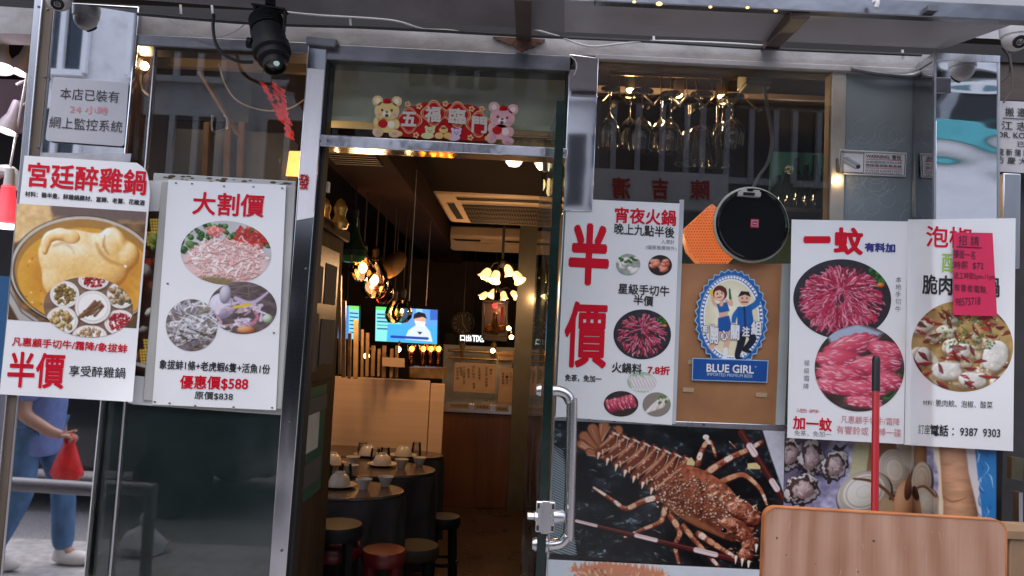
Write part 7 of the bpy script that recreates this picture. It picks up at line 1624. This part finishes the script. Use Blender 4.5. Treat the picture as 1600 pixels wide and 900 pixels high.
simple('valance', 'pale beige ceiling board above the hanging glasses', 'board', [(928, 88), (1310, 106), (1306, 158), (924, 142)], .60, .02, mat('beige_header_right', (.26, .20, .15), .6, var=.1))
t = thing('junction_box', 'yellowed white emergency box at the ceiling of the right window', 'box', P(1185, 125, .12)); m_yw = mat('yellowed_plastic', (.46, .47, .36), .4, var=.08)
mb = MB(); a = P(1164, 126, .10); b = P(1206, 112, .10); mb.box(((a.x + b.x) / 2, .14, (a.z + b.z) / 2), (b.x - a.x, .10, .05)); mb.build('case', m_yw, t, bevel=.004); mb = MB(); mb.box(((a.x + b.x) / 2, .135, (a.z + b.z) / 2 - .032), (b.x - a.x - .006, .085, .012)); mb.build('lid', m_yw, t, bevel=.003)
mb = MB(); mb.tube([P(1206, 122, .14), P(1302, 128, .14)], .004, 6); mb.build('conduit', m_rackm, t)
wire('cable', 'white cable hanging from the junction box down to the black disc', [(1194, 134, .08), (1198, 160, .06), (1204, 195, .05), (1206, 225, .04), (1199, 255, .03), (1184, 278, .02), (1176, 296, .015)], .0055, m_wire_white, n=10)
t = thing('round_display', 'round black disc with a small red label, clipped at the top of a white rim', 'display', P(1171, 352, -.03)); m_rim = mat('ivory_rim', (.42, .41, .37), .35, var=.1)
ctr_ = P(1172, 352, -.018); R0 = 58.5 * m_per_px(-.018); ax2 = (.05, -1, .02)
mb = MB(); mb.lathe([(.0, -.008), (R0 * .97, -.008), (R0 * 1.03, .004), (R0 * 1.03, .012), (R0 * .93, .022), (R0 * .92, .016)], ctr_, 56, ax2); mb.build('rim', m_rim, t)
mb = MB(); mb.lathe([(R0 * 1.0, .009), (R0 * .965, .026), (R0 * .93, .0262), (R0 * .90, .021), (R0 * .5, .020), (0, .0195)], ctr_, 56, ax2); mb.build('black_face', mat('gloss_black', (.006, .006, .007), .06, coat=.6, var=.1), t)
mb = MB(); mb.slab(quadpx([(1154, 298), (1190, 300), (1189, 308), (1153, 306)], -.052), (0, .03, 0)); mb.slab(quadpx([(1158, 295), (1168, 295), (1168, 301), (1158, 301)], -.05), (0, .03, 0)); mb.slab(quadpx([(1178, 296), (1188, 297), (1188, 302), (1178, 301)], -.05), (0, .03, 0)); cl_ = mb.build('clip', m_rim, t, bevel=.003)
mb = MB(); mb.slab(quadpx([(1162, 300), (1180, 301), (1179, 306), (1161, 305)], -.054), (0, .002, 0)); mb.build('clip_button', m_bezel, cl_)
mb = MB(); mb.slab(quadpx([(1173, 342), (1186, 342.5), (1185.5, 356), (1172.5, 355.5)], -.0415), (0, .001, 0)); lb_ = mb.build('red_label', mat('label_red', (.42, .03, .05), .4), t)
mb = MB(); pts = [P(a, b, -.0425) for a, b in ((1175, 344.5), (1184, 345), (1183.5, 353.5), (1174.5, 353))]; mb.tube(pts, .0012, 4, closed=True); mb.bar(P(1176.5, 349, -.0425), P(1182, 349.3, -.0425), .006, .0015); mb.build('label_mark', m_ink_pale, lb_)
# orange honeycomb shade
m_or = mat('orange_plastic', (.62, .17, .05), .35, var=.2, scale=20, emit=(1, .25, .06), estr=.42)
t = thing('orange_lamp_shade', 'folded translucent orange shade with a honeycomb pattern left of the black disc', 'lamp shade', P(1095, 418, .1)); oq = [(1113, 318), (1140, 340), (1150, 400), (1128, 421), (1098, 418), (1076, 392), (1067, 360)]
mb = MB(); mb.slab(quadpx(oq, .06), (0, .05, 0)); sh_ = mb.build('shade', m_or, t, bevel=.004); mb = MB()
m_or2 = mat('orange_deep', (.48, .10, .03), .4, emit=(1, .18, .03), estr=.22)
def inside(px, py):
    s_ = False
    for i in range(len(oq)):
        (ax_, ay), (bx, by) = oq[i], oq[i - 1]
        if (ay > py) != (by > py) and px < (bx - ax_) * (py - ay) / (by - ay) + ax_: s_ = not s_
    return s_
for i in range(22):
    for j in range(24):
        px, py = 1064 + i * 4.2 + (j % 2) * 2.1, 318 + j * 4.4
        if inside(px, py) and inside(px + 2, py) and inside(px - 2, py): disc_px(mb, px, py, 1.5, 1.6, 0, 6, 0, lambda a, b, e: P(a, b, .0565), .002)
mb.build('honeycomb', m_or2, sh_, smooth=0); mb = MB(); p_ = P(1113, 318, .09); mb.tube([p_, (p_.x, p_.y, 2.45)], .002, 5); mb.build('cord', m_black, t)
# shelf of bottles deep in the right window, lit bulb at its edge
t = thing('bottle_shelf', 'dark shelf against the teal wall at the right window', 'shelf', P(1250, 340, 1.2)); mb = MB(); a = P(1195, 322, 1.2); b = P(1330, 322, 1.2); mb.box2((a.x, 1.2, a.z - .02), (b.x, 1.45, a.z)); mb.build('board', m_black, t)
simple('wall', 'teal panel behind the dark bottles in the right window', 'wall', [(1207, 236), (1330, 242), (1325, 370), (1200, 365)], 1.5, .03, m_wall_teal)
simple('wall', 'near black panel above the teal one in the right window', 'wall', [(1207, 150), (1335, 156), (1330, 241), (1205, 236)], 1.49, .03, m_black)
simple('board', 'leaning beige board below the bottles in the right window', 'board', [(1196, 345), (1240, 272), (1262, 290), (1230, 350)], 1.46, .01, m_beige)
m_bottle = mat('dark_bottle', (.008, .014, .016), .08, coat=.5)
for k, (px, h_, lab) in enumerate([(1215, .17, 'short dark bottle at the left end of the teal shelf'), (1229, .21, 'dark bottle second from the left on the teal shelf'), (1243, .26, 'tall dark bottle in the middle of the teal shelf'), (1258, .23, 'dark bottle second from the right on the teal shelf'), (1272, .28, 'tallest dark bottle at the right of the teal shelf')]):
    c = P(px, 322, 1.3); c.z = P(1250, 322, 1.2).z; t = thing('bottle', lab, 'bottle', c, 'dark bottles on the teal shelf'); mb = MB(); mb.lathe([(.0, 0), (.034, .0), (.036, .01), (.036, h_ * .55), (.014, h_ * .75), (.013, h_), (.0, h_)], c, 18); mb.build('body', m_bottle, t)
bl = P(1309, 281, .05); t = thing('wall_bulb', 'small bright bulb beside the beige frame of the right window', 'lamp', bl); mb = MB(); mb.ball(P(1309, 281, -.014), .011); mb.build('bulb', mat('bulb_bright', None), t); mb = MB(); mb.tube([P(1309, 270, -.014), P(1309, 258, -.012), P(1308, 248, -.008)], .004, 6); mb.build('stem', m_rackm, t)

# ------------------------------------------------------------------ cameras
m_camw = mat('camera_plastic', (.52, .50, .50), .35, var=.05)
def dome(label, c, r, look):
    c = Vector(c); look = Vector(look).normalized(); t = thing('security_camera', label, 'camera', c, 'dome security cameras')
    mb = MB(); mb.lathe([(0, r * 1.15), (r * 1.05, r * 1.15), (r * 1.08, r * .8), (r * 1.02, r * .15), (r * .9, r * .05)], c, 28); mb.build('housing', m_camw, t)
    mb = MB(); mb.ball(c, (r * .93, r * .93, r * .93), 22, 14); mb.build('eyeball', m_camw, t)
    mb = MB(); mb.lathe([(r * .48, r * .80), (r * .46, r * .93), (r * .36, r * .97), (r * .34, r * .9), (0, r * .88)], c, 22, look); mb.build('lens_ring', m_bezel, t)
    mb = MB(); mb.lathe([(r * .2, r * .9), (r * .12, r * .98), (0, r * .99)], c, 16, look); mb.build('lens', mat('lens_glass', None), t)
cm = P(134, 30, .045); dome('white dome camera by the top of the mirror pillar at the left', (cm.x, -.105, cm.z), .040, (.3, -.6, -.7))
cm = P(1587, 60, -.26); dome('white dome camera at the top right corner under the canopy', cm, .040, (-.15, -.75, -.6))
wire('cable', 'black cable curling behind the right-hand dome camera', [(1566, 74), (1576, 90), (1578, 112), (1568, 124), (1560, 130)], .004, m_wire_black, -.02)
wire('cable', 'brownish cable dropping from the right-hand dome camera', [(1577, 84), (1581, 110), (1580, 140), (1568, 160)], .003, m_brown_bracket, -.03)

# ------------------------------------------------------------------ right edge
simple('shutter', 'dark brown slatted shutter at the right edge above the moving notice', 'shutter', [(1550, 78), (1720, 84), (1718, 160), (1550, 156)], .03, .03, mat('brown_shutter', (.07, .05, .04), .6, var=.25, stretch=(1, 1, 8)))
simple('wall', 'dark neighbouring wall at the right edge behind the crate', 'wall', [(1550, 156), (1760, 160), (1760, 1000), (1550, 1000)], .06, .05, mat('dark_side_wall', (.035, .032, .032), .6, var=.3))
simple('steel_box', 'pale steel letter box at the right edge under the moving notice', 'box', [(1568, 270), (1596, 271), (1594, 420), (1568, 420)], -.04, .06, m_steel, None, .004)
simple('steel_post', 'thin grey upright at the lower right edge beside the mirror column', 'post', [(1592, 770), (1598, 770), (1599, 910), (1593, 910)], -.02, .03, m_steel)
simple('bracket', 'old brass coloured bracket on the mirror column at the right edge', 'bracket', [(1581, 714), (1600, 716), (1598, 752), (1580, 748)], -.03, .02, mat('verdigris', (.12, .11, .07), .5, metal=.6, var=.3))
# broom handle
bt = P(1369, 556, -.34); bb = P(1366, 880, -.46); dirn = (bb - bt).normalized(); end = bt + dirn * ((bt.z + .05) / -dirn.z)
t = thing('broom', 'red broom handle with a black tip standing upright before the posters', 'broom', end)
hh = bt + dirn * .10; mb = MB(); mb.tube([hh, end], .0095, 14); mb.build('handle', mat('red_enamel', (.40, .008, .014), .35, var=.12, dirt=.35), t)
mb = MB(); mb.tube([bt, bt + dirn * .004, bt + dirn * .008, bt + dirn * .014, hh], [.006, .0095, .0105, .0108, .0108], 14); mb.build('tip', m_bezel, t)
mb = MB(); mb.box(end + Vector((0, 0, .02)), (.30, .05, .05)); hd = mb.build('broom_head', m_bezel, t, bevel=.01); mb = MB()
for k in range(28): x = -.14 + k * .0104; mb.tube([end + Vector((x, 0, 0)), end + Vector((x * 1.1, 0, -.068))], .005, 5)
mb.build('bristles', m_bezel, hd)
# folded table top
m_ply = grain_mat('worn_plywood', (.17, .075, .040), (.34, .175, .108), (.52, .325, .235), .52)
YT = -.56; TL, TR = P(1195, 791, YT), P(1574, 813, YT); u_ = (TR - TL).normalized(); dn = Vector((u_.z, 0, -u_.x)); hgt = (TL.z + .10)
tt = thing('folding_table', 'worn wooden folding table top with rounded corners and an orange edge, standing on end', 'table', TL + dn * hgt)
W_ = (TR - TL).length
def rrect(ins, r):
    pts = []
    for (cx_, cy_, a0) in ((W_ - ins - r, ins + r, -90), (W_ - ins - r, hgt - ins - r, 0), (ins + r, hgt - ins - r, 90), (ins + r, ins + r, 180)):
        for k in range(9): a = rad(a0 + k * 11.25); pts.append(TL + u_ * (cx_ + r * math.cos(a)) + dn * (cy_ + r * math.sin(a)))
    return pts
mb = MB(); mb.slab(rrect(.0028, .028)[::-1], (0, .018, 0)); mb.build('tabletop', m_ply, tt)
mb = MB(); o_ = rrect(0, .03); i_ = rrect(.0028, .028); n = len(o_); back = Vector((0, .021, 0)); fr_ = Vector((0, -.0012, 0))
mb.add([p + fr_ for p in o_] + [p + fr_ for p in i_] + [p + back for p in o_] + [p + back for p in i_], [f for k in range(n) for k2 in [(k + 1) % n] for f in ((k, k2, n + k2, n + k), (2 * n + k, 3 * n + k, 3 * n + k2, 2 * n + k2), (k, 2 * n + k, 2 * n + k2, k2), (n + k, n + k2, 3 * n + k2, 3 * n + k))])
mb.build('edge_band', mat('orange_edge', (.46, .16, .05), .5, var=.3, scale=12, dirt=.5), tt)
mb = MB(); random.seed(3)
for k in range(34):
    a, b = rnd(.03, W_ - .05), rnd(.03, .34); L = rnd(.004, .05); t_ = rnd(-.5, .5); q = TL + u_ * a + dn * b + Vector((0, -.0003, 0)); d_ = (u_ * math.sin(t_) + dn * math.cos(t_)) * L; n_ = (u_ * math.cos(t_) - dn * math.sin(t_)) * rnd(.0004, .0011)
    mb.add([q - n_, q + d_, q + n_, q - d_ * .1], [(0, 1, 2, 3)])
mb.build('scratches', mat('scratch_pale', (.50, .34, .25), .7, var=.3), tt, smooth=0)['kind'] = 'stuff'
mb = MB()
for k in range(16):
    q = TL + u_ * rnd(.03, W_ - .05) + dn * rnd(.03, .34) + Vector((0, -.0004, 0)); r = rnd(.0012, .0035); mb.add([q + u_ * r * math.cos(a) * rnd(.8, 1.3) + dn * r * math.sin(a) for a in np.linspace(0, 6.28, 9)[:-1]], [list(range(8))])
mb.build('stains', mat('stain_dark', (.09, .05, .035), .7, var=.3), tt, smooth=0)['kind'] = 'stuff'
for sx in (.15, W_ - .15): mb = MB(); mb.tube([TL + u_ * sx + dn * .15 + Vector((0, .03, 0)), TL + u_ * sx + dn * (hgt - .12) + Vector((0, .035, 0))], .012, 8); mb.build('leg', m_steel, tt)
# crate at the right
m_crate = mat('crate_wood', (.26, .16, .09), .7, var=.3, scale=8, stretch=(1, 1, .2)); YC = -.40
ck = thing('wooden_crate', 'slatted wooden crate behind the table top at the lower right corner', 'crate', P(1590, 1100, YC)); x0 = P(1578, 850, YC).x; zt = P(1590, 828, YC).z
mb = MB()
for k in range(6): mb.box2((x0 + k * .075, YC, .0), (x0 + k * .075 + .055, YC + .018, zt - .02))
mb.build('slats', m_crate, ck, bevel=.003); mb = MB(); mb.box2((x0 - .03, YC - .006, zt - .025), (x0 + .45, YC + .10, zt)); mb.build('top', m_crate, ck, bevel=.003); mb = MB(); mb.bar((x0, YC - .016, zt - .18), (x0 + .2, YC - .016, zt - .04), .03, .012); mb.build('brace', m_crate, ck)
mb = MB(); mb.box2((x0, YC + .02, -.12), (x0 + .43, YC + .09, .01)); mb.build('base', m_crate, ck)

# ------------------------------------------------------------------ neighbouring stall at the left
m_pinkwall = mat('pinkish_white_wall', (.56, .42, .51), .6, var=.06); m_blue = mat('blue_board', (.02, .10, .24), .5, var=.1)
XW = P(60, 100, 1.0).x
simple('wall', 'pinkish white lit wall of the neighbouring stall at the left edge', 'wall', [(-260, -60), (60, -60), (50, 210), (-260, 170)], .9, .05, m_pinkwall)
simple('wall', 'dark lower wall of the neighbouring stall at the left edge', 'wall', [(-260, 170), (58, 214), (-20, 1000), (-260, 1000)], .92, .05, mat('stall_dark', (.02, .018, .02), .6, var=.4))
simple('soffit_board', 'pink lit ceiling board over the neighbouring stall', 'board', [(-260, -80), (62, -60), (58, 40), (-260, 26)], .30, .02, m_pinkwall)
simple('blue_board', 'blue board at the left edge below the red lamp', 'board', [(-120, 424), (16, 432), (-8, 1000), (-160, 1000)], .30, .02, m_blue)
o = MB().bar(P(-60, 36, .12), P(52, 44, .12), .03, .02).build('lighting_track', m_white_plastic, origin=P(0, 40, .12)); tag(o, 'white lighting track across the top left corner', 'track')
def spot(label, px, py, y, ang, s, group='spot lamps of the neighbouring stall'):
    c = P(px, py, y); d = Vector((math.sin(ang), -.25, -math.cos(ang))).normalized(); t = thing('spot_lamp', label, 'lamp', c, group)
    mb = MB(); mb.lathe([(.0, -.10 * s), (.022 * s, -.10 * s), (.024 * s, -.03 * s), (.036 * s, .0), (.046 * s, .05 * s), (.043 * s, .05 * s), (.03 * s, .0), (.0, -.01)], c, 24, d); mb.build('shade', mat('lamp_grey', (.40, .36, .39), .35), t)
    mb = MB(); mb.lathe([(.041 * s, .038 * s), (.0, .045 * s)], c, 20, d); mb.build('bulb', mat('cool_glow', (.9, .9, .9), .4, emit=(1, .93, .97), estr=1.6), t)
    mb = MB(); mb.tube([c - d * .06 * s, c - d * .08 * s + Vector((.05 * s, 0, .03 * s)), c - d * .12 * s + Vector((.03 * s, 0, .08 * s)), c + Vector((.01, 0, .17 * s))], .006 * s, 7, 4); mb.build('bracket', m_white_plastic, t)
    lamp(c + d * .10 * s, .22, (1, .80, .92), .03)
spot('large white spot lamp cut by the left edge at the top', 3, 92, .12, .25, .85); spot('white spot lamp hanging right beside the rusty post', 34, 98, .2, -.2, .78); spot('white spot lamp below the other two at the left edge', 16, 190, .15, -.12, .78)
c = P(9, 335, .15); t = thing('heat_lamp', 'red shaded lamp hanging on a white flex at the left edge', 'lamp', c); s_ = 1.2
mb = MB(); mb.lathe([(.02, .10), (.026, .06), (.05, .0), (.062, -.03), (.06, -.03), (.045, .0), (.0, .04)], c, 24); mb.build('shade', mat('red_translucent', (.62, .03, .05), .3, emit=(1, .06, .08), estr=.5), t)
mb = MB(); mb.lathe([(.0, .17), (.014, .16), (.016, .10), (.022, .095)], c, 16); mb.tube([c + Vector((0, 0, .16)), c + Vector((.03, 0, .50))], .004, 6); mb.build('flex', m_white_plastic, t)
mb = MB(); mb.lathe([(.05, -.035), (.03, -.05), (.0, -.052)], c, 18); mb.build('bulb', mat('cool_glow', None), t)
o = MB().tube([P(-30, 290, .18), P(0, 268, .18), P(20, 272, .18), P(30, 300, .18)], .022, 10, 5).build('white_pipe', m_white_plastic, origin=P(0, 280, .18)); tag(o, 'curved white pipe at the left edge above the red lamp', 'pipe')
